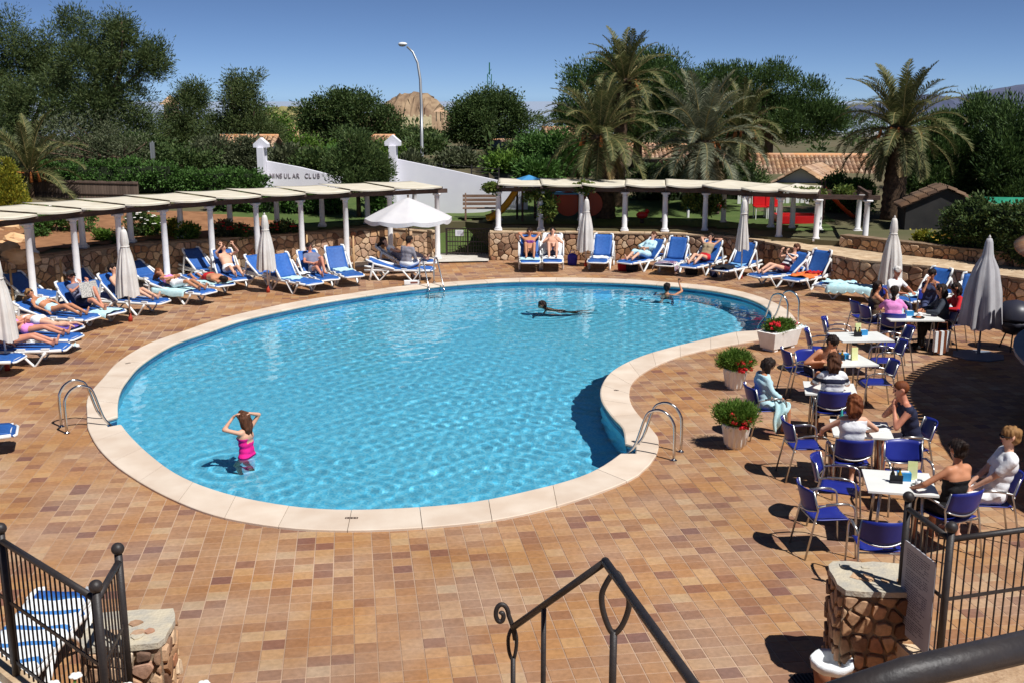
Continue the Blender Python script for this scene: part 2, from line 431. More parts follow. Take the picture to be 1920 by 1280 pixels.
# ---- deck
DECK = [(-24, -4), (20, -4), (20, 19)] + [(p.x, p.y) for p in reversed(RWALL)] + [(GATE_R.x, GATE_R.y), (GATE_L.x, GATE_L.y)] + [(p.x, p.y) for p in reversed(LWALL)] + [(-24, 22)]
bm = bmesh.new(); edges = []
for loop in ([(-30, -6), (26, -6), (26, 40), (-30, 40)], poly_mid):
    vv = [bm.verts.new((x, y, -.003)) for x, y in loop]
    edges += [bm.edges.new((vv[k], vv[(k + 1) % len(vv)])) for k in range(len(vv))]
bmesh.ops.triangle_fill(bm, edges=edges, use_beauty=True)
bmesh.ops.recalc_face_normals(bm, faces=bm.faces)
me = bpy.data.meshes.new('patio'); bm.to_mesh(me); bm.free()
M_grout = mat('grout', (.52, .36, .25), (.27, .16, .095), rough=.95, scale=.4, bump=.2, bscale=60)
me.materials.append(M_grout); patio = put('patio', me); tag(patio, kind='structure')
if me.polygons and me.polygons[0].normal.z < 0: me.flip_normals()
# tiles: columns run along AU, rows along AV
AU, AV = Vector((-.1466, .9892)), Vector((.9892, .1466)); TW, TD, GAP = .2215, .193, .0105
TCOL = [(.6, (.215, .1, .07)), (1.8, (.265, .126, .07)), (4.5, (.32, .16, .078)), (6.5, (.36, .182, .085)), (7, (.39, .204, .093)), (4, (.42, .23, .105)), (1.6, (.45, .265, .13)), (.4, (.44, .285, .155))]
M_tile = island_mat('clay_tiles', TCOL, rough=.62, src='island', bump=.12, fine=.13, nscale=17)
M_tile1 = island_mat('clay_tile', TCOL, rough=.62, src='object', bump=.12, fine=.13, nscale=17)
us = np.arange(-60, 260); vss = np.arange(-110, 110)
uu, vv = np.meshgrid(us, vss, indexing='ij')
cx = AU.x * uu * TD + AV.x * vv * TW; cyy = AU.y * uu * TD + AV.y * vv * TW
P = np.stack([cx.ravel(), cyy.ravel()], 1)
keep = inside_np(P, DECK) & ~inside_np(P, poly_mid) & (P[:, 1] > 7.2) & (np.abs(P[:, 0]) < P[:, 1] * .52 + 2.2)
P = P[keep]
zc = P[:, 1] * CT + CAM_H * ST; sx = 960 + FPX * P[:, 0] / zc; sy = HOR + FPX * CAM_H / (CT * zc)
vis = (sx > 10) & (sx < 1560) & (sy < 1272) & (sy > 900) & ~((sx < 320) & (sy > 1150))
order = np.argsort(-sy + np.where(vis, 0, 1e6))[:300]
one = np.zeros(len(P), bool); one[order] = True
rng = np.random.default_rng(5)
hx, hy, b_ = TW / 2 - GAP / 2, TD / 2 - GAP / 2, .003
def tile_verts(C2, zj):
    N = len(C2); V = np.zeros((N, 8, 3)); k = 0
    for (ex, ey, z) in ((hx, hy, -.0035), (hx - b_, hy - b_, .0005)):
        for sx_, sy_ in ((-1, -1), (1, -1), (1, 1), (-1, 1)):
            V[:, k, 0] = C2[:, 0] + AV.x * sx_ * ex + AU.x * sy_ * ey
            V[:, k, 1] = C2[:, 1] + AV.y * sx_ * ex + AU.y * sy_ * ey
            V[:, k, 2] = z + (zj if z > 0 else 0)
            k += 1
    return V
TF = np.array([(4, 5, 6, 7), (0, 1, 5, 4), (1, 2, 6, 5), (2, 3, 7, 6), (3, 0, 4, 7)])
Q = P[~one]; V = tile_verts(Q, rng.uniform(0, .0015, len(Q)))
fl = (TF[None] + (np.arange(len(Q)) * 8)[:, None, None]).ravel()
me = fast_mesh('paving_tiles', V.reshape(-1, 3), fl, 4, M_tile)
o = put('paving_tiles', me, patio); tag(o, kind='stuff')
V1 = tile_verts(np.zeros((1, 2)), np.zeros(1))
tm = fast_mesh('paving_tile', V1.reshape(-1, 3), TF.ravel(), 4, M_tile1)
for (x, y) in P[one]:
    put('paving_tile', tm, patio, loc=(x, y, rng.uniform(0, .0015)))

# ============================================================ STONE WALLS
STC = [(1, srgb(112, 82, 62)), (2, srgb(150, 112, 82)), (3, srgb(176, 136, 100)), (3, srgb(192, 152, 114)), (2, srgb(204, 170, 132)), (1, srgb(160, 104, 74)), (1, srgb(214, 188, 156))]
M_stone = island_mat('rubble_stone', STC, rough=.85, src='object', bump=.5, bscale=24, fine=.2)
M_stones = island_mat('rubble_stones', STC, rough=.85, src='island', bump=.5, bscale=24, fine=.2)
def clip(poly, p, nrm):
    out = []
    for k in range(len(poly)):
        a, b = poly[k], poly[(k + 1) % len(poly)]
        da, db = (a - p).dot(nrm), (b - p).dot(nrm)
        if da <= 0: out.append(a)
        if (da < 0) != (db < 0) and abs(da - db) > 1e-9: out.append(a + (b - a) * (da / (da - db)))
    return out
def rubble_cells(L, Hh, size, seed=1, jit=.46):
    r = random.Random(seed); nx = max(1, int(round(L / size))); nz = max(1, int(round(Hh / (size * .8))))
    dx, dz = L / nx, Hh / nz; seeds = {}
    for i in range(-1, nx + 2):
        for j in range(-1, nz + 1):
            seeds[i, j] = Vector(((i + .5 + (j % 2) * .5 - .25 + r.uniform(-jit, jit)) * dx, (j + .5 + r.uniform(-jit, jit)) * dz))
    cells = []
    for i in range(-1, nx + 2):
        for j in range(0, nz):
            c = seeds[i, j]
            poly = [Vector((0, 0)), Vector((L, 0)), Vector((L, Hh)), Vector((0, Hh))]
            for di in (-2, -1, 0, 1, 2):
                for dj in (-2, -1, 0, 1, 2):
                    q = seeds.get((i + di, j + dj))
                    if (di or dj) and q is not None:
                        d = q - c
                        if d.length > 1e-6: poly = clip(poly, (c + q) / 2, d.normalized())
                        if len(poly) < 3: break
                if len(poly) < 3: break
            if len(poly) >= 3:
                A = sum(poly[k - 1].x * poly[k].y - poly[k].x * poly[k - 1].y for k in range(len(poly))) / 2
                if abs(A) > size * size * .06: cells.append(poly)
    return cells
def stone_geo(poly, depth, r, gap=.014):
    c = sum(poly, Vector((0, 0))) / len(poly); P2 = []
    for k in range(len(poly)):      # soften corners
        a, b = poly[k], poly[(k + 1) % len(poly)]
        if (b - a).length < .02: continue
        P2 += [a + (b - a) * .14, a + (b - a) * .86]
    if len(P2) < 3: return None
    rm = max((p - c).length for p in P2)
    k1 = max(.3, 1 - gap / (rm * .7)); k2 = k1 * .9; k3 = k1 * .55; d2 = depth * r.uniform(.7, 1.15)
    t = Vector((r.uniform(-.25, .25), r.uniform(-.25, .25)))
    n = len(P2); vs = []
    for kk, dd in ((k1, 0), (k1 * .985, d2 * .72), (k2, d2 * .96), (k3, d2 * 1.0)):
        for p in P2:
            q = c + (p - c) * kk; vs.append((q.x, dd + (t.dot(p - c) * .25 if dd else 0), q.y))
    vs.append((c.x, d2 * 1.04, c.y))
    fs = []
    for a in range(3):
        for k in range(n): q = (k + 1) % n; fs.append((a * n + k, a * n + q, (a + 1) * n + q, (a + 1) * n + k))
    for k in range(n): fs.append((3 * n + k, 3 * n + (k + 1) % n, 4 * n))
    return vs, fs, c
def stone_face(parent, a, b, z0, z1, size, seed, depth=.04, limit=300, back=None, z1b=None, count=None):
    """rubble stones on the vertical face from a to b (plan); the face looks to the right of a->b"""
    a, b = Vector(a[:2]), Vector(b[:2]); L = (b - a).length; t = (b - a) / L; nr = Vector((t.y, -t.x))
    r = random.Random(seed); rest = MB(); cnt = count if count is not None else [0]
    for poly in rubble_cells(L, z1 - z0, size, seed):
        g = stone_geo(poly, depth, r)
        if not g: continue
        vs, fs, c = g
        if z1b is not None and c.y > (z1b - z0) + (z1 - z1b) * (1 - c.x / L) - size * .3: continue
        o2 = a + t * c.x
        loc = Vector((o2.x, o2.y, z0 + c.y))
        w = [Vector((t.x * (v[0] - c.x) + nr.x * v[1], t.y * (v[0] - c.x) + nr.y * v[1], v[2] - c.y)) for v in vs]
        if cnt[0] < limit:
            MB().add(w, fs).obj('stone', M_stone, parent, smooth=False, loc=loc); cnt[0] += 1
        else: rest.add([p + loc for p in w], fs)
    if rest.v:
        o = rest.obj('stones', M_stones, parent, smooth=False); tag(o, kind='stuff')
    return cnt
def wall_core(parent, path, z0, z1, th, name='core', m=None):
    """solid wall body behind the face line path (points in plan, face on the right of travel)"""
    path = [Vector(p[:2]) for p in path]; k = len(path); back = []
    for i in range(k):
        t = (path[min(i + 1, k - 1)] - path[max(i - 1, 0)]).normalized(); back.append(path[i] + Vector((-t.y, t.x)) * th)
    mb = MB(); vs = []
    for i in range(k):
        for p in (path[i], back[i]): vs += [(p.x, p.y, z0), (p.x, p.y, z1)]
    fs = []
    for i in range(k - 1):
        A, B = i * 4, i * 4 + 4
        fs += [(A, B, B + 1, A + 1), (A + 2, A + 3, B + 3, B + 2), (A + 1, B + 1, B + 3, A + 3), (A, A + 2, B + 2, B)]
    fs += [(0, 1, 3, 2), (k * 4 - 4, k * 4 - 2, k * 4 - 1, k * 4 - 3)]
    return mb.add(vs, fs).obj(name, m or M_mortar, parent), back
def cap_strip(parent, path, z, w, th, over, name, m, size=.45, seed=3, limit=120):
    """flat coping slabs along the top of a wall"""
    path = [Vector(p[:2]) for p in path]; r = random.Random(seed)
    cnt = 0
    for i in range(len(path) - 1):
        a, b = path[i], path[i + 1]; L = (b - a).length; t = (b - a) / L; nr = Vector((-t.y, t.x)); s = 0
        while s < L - .02:
            e = min(L, s + r.uniform(.7, 1.3) * size)
            if L - e < .12: e = L
            o1, o2 = -over + r.uniform(-.015, .015), w + r.uniform(-.02, .02)
            P4 = [a + t * (s + .004) + nr * o1, a + t * (e - .004) + nr * o1, a + t * (e - .004) + nr * o2, a + t * (s + .004) + nr * o2]
            MB().prism([(p.x, p.y) for p in P4], z, z + th * r.uniform(.8, 1.15)).obj(name, m, parent); s = e
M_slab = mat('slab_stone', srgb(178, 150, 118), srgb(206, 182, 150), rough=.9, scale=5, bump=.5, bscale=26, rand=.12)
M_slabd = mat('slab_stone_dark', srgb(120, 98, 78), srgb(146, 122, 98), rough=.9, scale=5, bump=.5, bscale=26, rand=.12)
lw = thing('retaining_wall', 'long rubble stone retaining wall behind the left pergola, below the flower bed', 'wall', (0, 0, 0))
wall_core(lw, LWALL, -.02, 1.03, .4)
cnt = [0]
for i in range(len(LWALL) - 1): stone_face(lw, LWALL[i], LWALL[i + 1], .0, 1.03, .24, 20 + i, count=cnt)
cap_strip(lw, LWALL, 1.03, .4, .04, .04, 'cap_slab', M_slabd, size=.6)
rw = thing('retaining_wall', 'sunlit rubble stone wall carrying the white columns of the playground pergola', 'wall', (0, 0, 0))
RW1 = RWALL[:5]
wall_core(rw, RW1, -.02, RW_Z - .05, .42)
cnt = [0]
for i in range(len(RW1) - 1): stone_face(rw, RW1[i], RW1[i + 1], .0, RW_Z - .05, .235, 40 + i, depth=.05, count=cnt)
cap_strip(rw, RW1, RW_Z - .05, .44, .05, .05, 'cap_slab', M_slab, size=.7, seed=5)
# wall end by the gate
stone_face(rw, (-.72, 35.2), (-.72, 34.75), .0, RW_Z - .05, .22, 47, count=[0])
rw2 = thing('retaining_wall', 'low rubble wall with a broad stone top curving round behind the end loungers', 'wall', (0, 0, 0))
RW2 = RWALL[4:]
wall_core(rw2, RW2, -.02, .84, .75)
cnt = [0]
for i in range(len(RW2) - 1): stone_face(rw2, RW2[i], RW2[i + 1], .0, .84, .25, 60 + i, depth=.05, count=cnt)
cap_strip(rw2, RW2, .84, .78, .05, .04, 'cap_slab', M_slab, size=.8, seed=9)
rw3 = thing('planter_wall', 'upper rubble wall edging the shrub bed above the curving low wall', 'wall', (0, 0, 0))
RW3 = [Vector((9.7, 31.8)), Vector((10.7, 30.4)), Vector((12.3, 28.9)), Vector((13.9, 27.1)), Vector((15.8, 24.9)), Vector((18, 22.5))]
wall_core(rw3, RW3, .4, 1.16, .35)
cnt = [0]
for i in range(len(RW3) - 1): stone_face(rw3, RW3[i], RW3[i + 1], .8, 1.16, .24, 80 + i, depth=.05, count=cnt)
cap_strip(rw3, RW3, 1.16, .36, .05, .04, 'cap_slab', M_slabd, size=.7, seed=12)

# broad stone ledge between the curving wall and the upper bed wall
ledge_poly = [(7.75, 32.7)] + [(p.x + .15, p.y + .12) for p in RW2[1:]] + [(p.x, p.y) for p in reversed(RW3)] + [(10.2, 33.4), (8.1, 33.6)]
LP_ = [Vector((x, y, 0)) for x, y in ledge_poly]
tag(MB().add([(x, y, .845) for x, y in ledge_poly], tessellate_polygon([LP_])).obj('stone_ledge', M_slab), kind='structure')
# ============================================================ PERGOLAS
def column_mesh(h, name='column'):
    mb = MB()
    mb.box((0, 0, .035), (.25, .25, .07))
    mb.lathe([(.115, .07), (.118, .10), (.1, .125), (.085, .15), (.083, h * .6), (.074, h - .16), (.088, h - .145), (.088, h - .125), (.076, h - .115), (.08, h - .09), (.115, h - .055)], 16)
    mb.box((0, 0, h - .03), (.25, .25, .05))
    return mb.mesh(name, M_white, True)
def pergola(label, front, back, fbase, bbase, top, panels, over=.38):
    t = thing('pergola', label, 'pergola', (0, 0, 0))
    n = len(front)
    for i, p in enumerate(front):
        put('column', column_mesh(top - fbase[i]), t, (p.x, p.y, fbase[i]))
    for i, p in enumerate(back):
        put('column', column_mesh(top - bbase[i]), t, (p.x, p.y, bbase[i]))
    for line in (front, back):
        for i in range(len(line) - 1):
            a, b = line[i], line[i + 1]; d = (b - a).normalized()
            e0 = d * (.35 if i == 0 else -.002); e1 = d * (.35 if i == len(line) - 2 else -.002)
            MB().bar((a.x - e0.x, a.y - e0.y, top + .065), (b.x + e1.x, b.y + e1.y, top + .065), .11, .13).obj('beam', M_dark, t)
    for i in range(n):
        a, b = front[i], back[min(i, len(back) - 1)]; d = (a - b).normalized() * over
        MB().bar((a.x + d.x, a.y + d.y, top + .18), (b.x - d.x, b.y - d.y, top + .18), .08, .1).obj('rafter', M_dark, t)
    r = random.Random(len(label))
    for i in range(n - 1):
        if i not in panels: continue
        a, b, c, d = front[i], front[i + 1], back[i + 1], back[i]
        ua, ub = (a - d).normalized() * (over + .02), (b - c).normalized() * (over + .02)
        q = [a + ua, b + ub, c - ub * .6, d - ua * .6]; s1, s2 = r.uniform(.012, .04), r.uniform(.008, .025)
        def fn(u, v, q=q, s1=s1, s2=s2):
            p = (q[0] * (1 - u) + q[1] * u) * (1 - v) + (q[3] * (1 - u) + q[2] * u) * v
            return (p.x, p.y, top + .24 + .045 * (1 - u) - sin(pi * u) * (s1 * (1 - v) ** 2 + s2))
        o = MB().sheet(fn, 14, 8, .012).obj('awning_panel', M_canvas, t, True)
        # hem hanging at the front edge
        hem = MB().grid(lambda u, v, f=fn: (f(u, 0)[0], f(u, 0)[1], f(u, 0)[2] - .012 - v * .035), 14, 1)
        hem.obj('hem', M_canvas, o, True)
    return t
PT = 2.15
lf_px = [(-125,444),(-38,430.5),(50,419),(136,409),(220,401),(305,393.5),(393,386.5),(479,380.5),(563,375.5),(647,370.8),(730,366.5),(819,362.5)]
LF = [G(x, y, PT).to_2d() for x, y in lf_px]
LB = []
for i in range(len(LF)):
    d = (LF[min(i + 1, len(LF) - 1)] - LF[max(i - 1, 0)]).normalized(); LB.append(LF[i] + Vector((-d.y, d.x)) * 1.85)
perg_l = pergola('long pergola of white columns with cream cloth awning along the left loungers', LF, LB, [0.0] * len(LF), [1.07] * len(LF), PT, range(11))
RT = 2.2
rf_px = [(934,360.5),(1015,361),(1092,361.5),(1175,362.5),(1253,364),(1332,366),(1400,368),(1464,370.5),(1534,373.5),(1627,375)]
RF = [G(x, y, RT).to_2d() for x, y in rf_px]
for i in range(6):   # keep the columns standing on the wall
    RF[i].y = 34.95 - max(0, (RF[i].x - 2.5)) * .13
RB = []
for i in range(len(RF)):
    d = (RF[min(i + 1, len(RF) - 1)] - RF[max(i - 1, 0)]).normalized(); RB.append(RF[i] + Vector((-d.y, d.x)) * 1.8)
perg_r = pergola('pergola of white columns with cream awning standing on the stone wall before the playground', RF, RB, [RW_Z] * 10, [1.02] * 10, RT, range(8))
# walkway slab under the left pergola and to the gate
lw_path = [p for p in LF]; off = []
for i in range(len(LF)):
    d = (LF[min(i + 1, len(LF) - 1)] - LF[max(i - 1, 0)]).normalized(); off.append(LF[i] - Vector((-d.y, d.x)) * .25)
mb = MB(); k = len(off)
inn = [off[i] + (LB[i] - LF[i]) * 1.12 for i in range(k)]
vs = []
for i in range(k): vs += [(off[i].x, off[i].y, -.004), (off[i].x, off[i].y, .05), (inn[i].x, inn[i].y, .05)]
fs = []
for i in range(k - 1): A, B = i * 3, i * 3 + 3; fs += [(A, B, B + 1, A + 1), (A + 1, B + 1, B + 2, A + 2)]
mb.add(vs, fs)
mb.add([(-3.4, 33.95, .048), (-.75, 34.3, .048), (-.75, 37.5, .048), (-4.0, 37.5, .048)], [(0, 1, 2, 3)])
tag(mb.obj('walkway', M_conc), kind='structure')
# flank wall beside the gate steps, its top falling towards the gate
fl_w = thing('flank_wall', 'short stone wall with pale sloping slab on top between pergola and gate', 'wall')
FA, FB = LWALL[-1], Vector((-2.45, 35.35))
d = (FB - FA).normalized(); nn_ = Vector((-d.y, d.x))
mb = MB(); z0, z1 = 1.05, .82
P4 = [FA, FB, FB + nn_ * .4, FA + nn_ * .4]; zz = [z0, z1, z1, z0]
mb.add([(p.x, p.y, 0) for p in P4] + [(p.x, p.y, z) for p, z in zip(P4, zz)], [(0, 1, 5, 4), (1, 2, 6, 5), (2, 3, 7, 6), (3, 0, 4, 7), (4, 5, 6, 7)])
mb.obj('core', M_mortar, fl_w)
stone_face(fl_w, FA, FB, 0, z0, .23, 91, z1b=z1)
e = nn_ * .05
mb = MB(); Q = [FA - e, FB - e, FB + nn_ * .44, FA + nn_ * .44]
mb.add([(p.x, p.y, z + .004) for p, z in zip(Q, zz)] + [(p.x, p.y, z + .06) for p, z in zip(Q, zz)], [(3, 2, 1, 0), (4, 5, 6, 7), (0, 1, 5, 4), (1, 2, 6, 5), (2, 3, 7, 6), (3, 0, 4, 7)])
mb.obj('cap_slab', M_slab, fl_w)
# gate
gt = thing('metal_gate', 'dark metal lattice gate with a white notice, between the stone walls', 'gate', (GATE_L.x, GATE_L.y, .05), math.atan2(GATE_R.y - GATE_L.y, GATE_R.x - GATE_L.x))
GL = (GATE_R - GATE_L).length; gh = .9
M_gate = mat('gate_iron', srgb(52, 40, 38), rough=.6)
for x in (.03, GL / 2, GL - .03): MB().box((x, 0, gh / 2), (.05, .05, gh)).obj('gate_post', M_gate, gt)
for z in (.08, .45, gh - .02): MB().box((GL / 2, .0, z), (GL - .02, .03, .035)).obj('gate_rail', M_gate, gt)
k = 17
for i in range(k): MB().box(((i + .7) * GL / k, .004, gh / 2), (.018, .018, gh - .06)).obj('gate_bar', M_gate, gt)
for i in range(5): MB().box((GL / 2, .008, .17 + i * .145), (GL - .1, .012, .014)).obj('cross_bar', M_gate, gt)
MB().box((GL * .32, -.03, .74), (.28, .008, .2)).obj('notice', mat('notice_white', srgb(226, 226, 232), rough=.5), gt)
for i in range(5): MB().box((GL * .32, -.0355, .80 - i * .026), (.16 - .02 * (i % 2), .002, .008)).obj('notice_line', mat('notice_grey', srgb(170, 170, 182), rough=.6), gt)

# ============================================================ LADDERS
def ladder(label, o_px, p_px, sep=.42):
    o, p = G(*o_px), G(*p_px); a = math.atan2(p.y - o.y, p.x - o.x); L = (p - o).length
    t = thing('pool_ladder', label, 'ladder', o, a, 'pool ladders')
    pr = [(0, 0), (0, .42), (.02, .56), (.1, .68), (.22, .74), (.34, .72), (.44, .62), (L - .12, .18), (L, .0), (L + .05, -.16), (L + .06, -.95)]
    # round the curve
    q = [ceval([Vector((x, 0, z)) for x, z in pr], i, tt / 4, closed=False) for i in range(len(pr) - 1) for tt in range(4)] + [Vector((pr[-1][0], 0, pr[-1][1]))]
    for s in (-1, 1):
        MB().tube([(v.x, s * sep / 2, v.z) for v in q], .021, 10).obj('handrail', M_steel, t, True)
        MB().lathe([(.05, 0), (.05, .012), (.03, .022), (.024, .03)], 14, (0, s * sep / 2, 0)).obj('foot_flange', M_steel, t)
    for z in (-.3, -.55, -.8): MB().box((L + .06, 0, z), (.07, sep, .025)).obj('tread', M_steel, t)
    return t
ladder('steel pool ladder at the left bend of the pool, two arched handrails', (120.5, 806), (204, 793))
ladder('steel pool ladder at the inner corner near the round flower pots', (1270, 855), (1184, 844))
ladder('steel pool ladder at the narrow end behind the long flower trough', (1486, 610), (1437, 602), .5)
ladder('steel pool ladder in front of the open white parasol', (800.5, 531), (818, 541), .42)

# ============================================================ STAIRS, RAILS
M_step = mat('step_stone', srgb(176, 140, 108), srgb(196, 160, 126), rough=.85, scale=4, bump=.3)
st = thing('stairway', 'stone stairway with clay treads coming down from the terrace to the patio', 'stairs')
n1 = 7
for i in range(n1):      # lower flight
    z = 1.25 * (n1 - i) / n1 - (1.25 / n1) * 0; y0 = 6.45 + i * .28
    if i < n1 - 0: MB().box((0, y0, z / 2 - .01), (5.4, .28, z)).obj('step', M_step, st)
MB().box((0, 5.46, .61), (5.4, 1.7, 1.24)).obj('landing', M_step, st)
for i in range(13):
    z = 1.25 + 2.35 * (i + 1) / 13; MB().box((0, 4.48 - i * .26, z / 2), (5.4, .26, z)).obj('step', M_step, st)
MB().box((0, -1.4, 1.79), (9, 4.9, 3.58)).obj('terrace', M_step, st)
# centre handrail with scrolls
hr = thing('handrail', 'black iron handrail with scroll end and looped post down the middle of the stairs', 'handrail')
pk = GD(1135, 1052, 7.2); e0 = GD(1318, 1306, 5.62); s0 = GD(962, 1175, 8.12)
MB().tube([GD(1500, 1560, 4.55), e0, pk], .03, 12).obj('top_rail', M_iron, hr, True)
MB().tube([pk, s0], .026, 12).obj('sloping_rail', M_iron, hr, True)
MB().ball(pk, .031, 12, 8).obj('elbow', M_iron, hr, True)
def stand(px, py, zc, z0, r, name='post'):
    p = GD(px, py, zc); MB().tube([(p.x, p.y, z0), (p.x, p.y, p.z)], r, 10).obj(name, M_iron, hr, True)
dirp = (s0 - pk).normalized()
# loop under the peak: a teardrop ring
c = GD(1152, 1120, 7.2)
ring = [(.006, .2), (-.075, .06), (-.085, -.06), (-.05, -.2), (0, -.28), (.06, -.2), (.1, -.05), (.085, .06), (.006, .2)]
ax = Vector((.85, -.3, 0)).normalized()
rp = [c + ax * a + Vector((0, 0, b * .92)) for a, b in ring]
MB().tube([ceval(rp[:-1], i, t / 5) for i in range(len(rp) - 1) for t in range(5)] + [rp[0]], .02, 10).obj('loop', M_iron, hr, True)
MB().tube([(c.x, c.y, .9), (c.x, c.y, c.z - .24)], .026, 10).obj('post', M_iron, hr, True)
p15 = pk + (s0 - pk) * .64
MB().tube([(p15.x, p15.y, .3), p15], .02, 10).obj('post', M_iron, hr, True)
# scroll end
sc = GD(948, 1165, 8.15)
sp = []
for i in range(34):
    a = i / 33 * 2.6 * pi; r_ = .105 - .028 * i / 10
    sp.append(sc + Vector((-.035 + cos(a) * r_ * .55, 0, .055 + sin(a) * r_)))
MB().tube([s0 + Vector((0.015, 0, -.1)), s0] + [p for p in sp if True], .018, 10).obj('scroll', M_iron, hr, True)
lp = [s0 + Vector((a, 0, b)) for a, b in ((0, 0), (-.035, -.08), (-.03, -.2), (0, -.27), (.022, -.18), (.025, -.08))]
MB().tube([ceval(lp, i, t / 4) for i in range(6) for t in range(4)] + [lp[0]], .014, 8).obj('loop', M_iron, hr, True)
MB().tube([(s0.x, s0.y, .1), (s0.x, s0.y, s0.z - .25)], .02, 10).obj('post', M_iron, hr, True)
# heavy terrace rail close by at the right
tr = thing('terrace_rail', 'thick dark iron rail along the terrace edge above the stone wall', 'railing')
a, b = GD(1500, 1330, 1.52), GD(2050, 1182, 1.62)
MB().tube([a, GD(1700, 1262, 1.52), b], .0235, 14).obj('top_rail', M_iron, tr, True)
for q in (a, b): MB().tube([(q.x, q.y, 3.58), q], .02, 10).obj('post', M_iron, tr, True)
# flank stone wall beneath that rail
sw = thing('stair_wall', 'rough stone wall below the terrace rail beside the stairs', 'wall')
MB().box((3.05, 5.3, .62), (.5, 2.4, 1.24)).obj('core', M_mortar, sw)
stone_face(sw, (2.8, 6.5), (2.8, 4.1), .0, 1.24, .24, 301)
cap_strip(sw, [(2.78, 4.1), (2.78, 6.5)], 1.24, -.52, .05, 0, 'cap_slab', M_slab)

def railing(name, label, pts, zb, zt, board=None, group=None):
    """pts: list of plan points; posts with ball finials at each, bars between"""
    t = thing(name, label, 'railing', (0, 0, 0), 0, group)
    for i, p in enumerate(pts):
        MB().tube([(p.x, p.y, zb), (p.x, p.y, zt)], .031, 12).obj('post', M_iron, t, True)
        MB().ball((p.x, p.y, zt + .045), .05, 14, 10).obj('ball_finial', M_iron, t, True)
    for i in range(len(pts) - 1):
        a, b = pts[i], pts[i + 1]; L = (b - a).length; d = (b - a) / L
        MB().tube([(a.x, a.y, zt - .06), (b.x, b.y, zt - .06)], .026, 10).obj('top_rail', M_iron, t, True)
        for z in (zb + .12, zb + .66): MB().bar((a.x, a.y, z), (b.x, b.y, z), .012, .03).obj('flat_rail', M_iron, t)
        k = int(L / .082)
        for q in range(1, k):
            p = a + d * (L * q / k); MB().tube([(p.x, p.y, zb + .06), (p.x, p.y, zt - .07)], .0075, 6).obj('bar', M_iron, t)
    return t
RA = GD(1702, 950, 9.45).to_2d(); RBp = GD(1783, 1003, 8.78).to_2d()
RC = RBp + (Vector((4.36, 8.95)) - RBp).normalized() * 1.5 if False else Vector((RBp.x + 1.45, RBp.y + .42))
zt_ = 1.75; zb_ = .5
r_r = railing('railing', 'black iron railing with ball finials holding the price board, beside the dining tables', [RA, RBp, RC, RC + Vector((1.3, .38))], zb_, zt_)
# price board between the first two posts
bd = thing('notice_board', 'grey printed price board fixed inside the iron railing', 'sign')
d = (RBp - RA).normalized(); nrm = Vector((d.y, -d.x)); nrm = -nrm if nrm.x > 0 else nrm
A0 = RA + d * .05 + nrm * .03; A1 = RBp - d * .13 + nrm * .03; Lb_ = (A1 - A0).length; z0b, z1b = .58, 1.42
MB().add([(A0.x, A0.y, z0b), (A1.x, A1.y, z0b), (A1.x, A1.y, z1b), (A0.x, A0.y, z1b)] + [(A0.x - nrm.x * .012, A0.y - nrm.y * .012, z0b), (A1.x - nrm.x * .012, A1.y - nrm.y * .012, z0b), (A1.x - nrm.x * .012, A1.y - nrm.y * .012, z1b), (A0.x - nrm.x * .012, A0.y - nrm.y * .012, z1b)],
         [(0, 1, 2, 3), (7, 6, 5, 4), (0, 4, 5, 1), (1, 5, 6, 2), (2, 6, 7, 3), (3, 7, 4, 0)]).obj('panel', mat('board_grey', srgb(176, 174, 178), srgb(166, 164, 170), rough=.5, scale=6), bd)
ink = mat('board_ink', srgb(96, 94, 104), rough=.6); mb = MB(); r = random.Random(4); z = z1b - .06; row = 0
while z > z0b + .05:
    s = .06
    full = r.random() < .25
    segs = [(.06, Lb_ - .08)] if full else [(.06, .06 + r.uniform(.2, .34))] + ([(Lb_ - .16, Lb_ - .09)] if r.random() < .6 else [])
    for a_, b_e in segs:
        x = a_
        while x < b_e:
            w = r.uniform(.015, .05); e = min(b_e, x + w)
            pa, pb = A0 + d * x + nrm * .0015, A0 + d * e + nrm * .0015
            mb.add([(pa.x, pa.y, z), (pb.x, pb.y, z), (pb.x, pb.y, z + .0085), (pa.x, pa.y, z + .0085)], [(0, 1, 2, 3)]); x = e + .008
    z -= .0205 if r.random() > .12 else .035
tag(mb.obj('printed_lines', ink, bd), kind='stuff')
LA = GD(222, 1043, 8.36).to_2d(); LBp = GD(181, 1114, 7.72).to_2d(); LC = GD(2, 1003, 8.75).to_2d()
railing('railing', 'black iron railing with ball finials in front of the lounger under a striped towel', [LA, LBp, LC, LC + (LC - LBp).normalized() * 1.3], zb_, zt_)
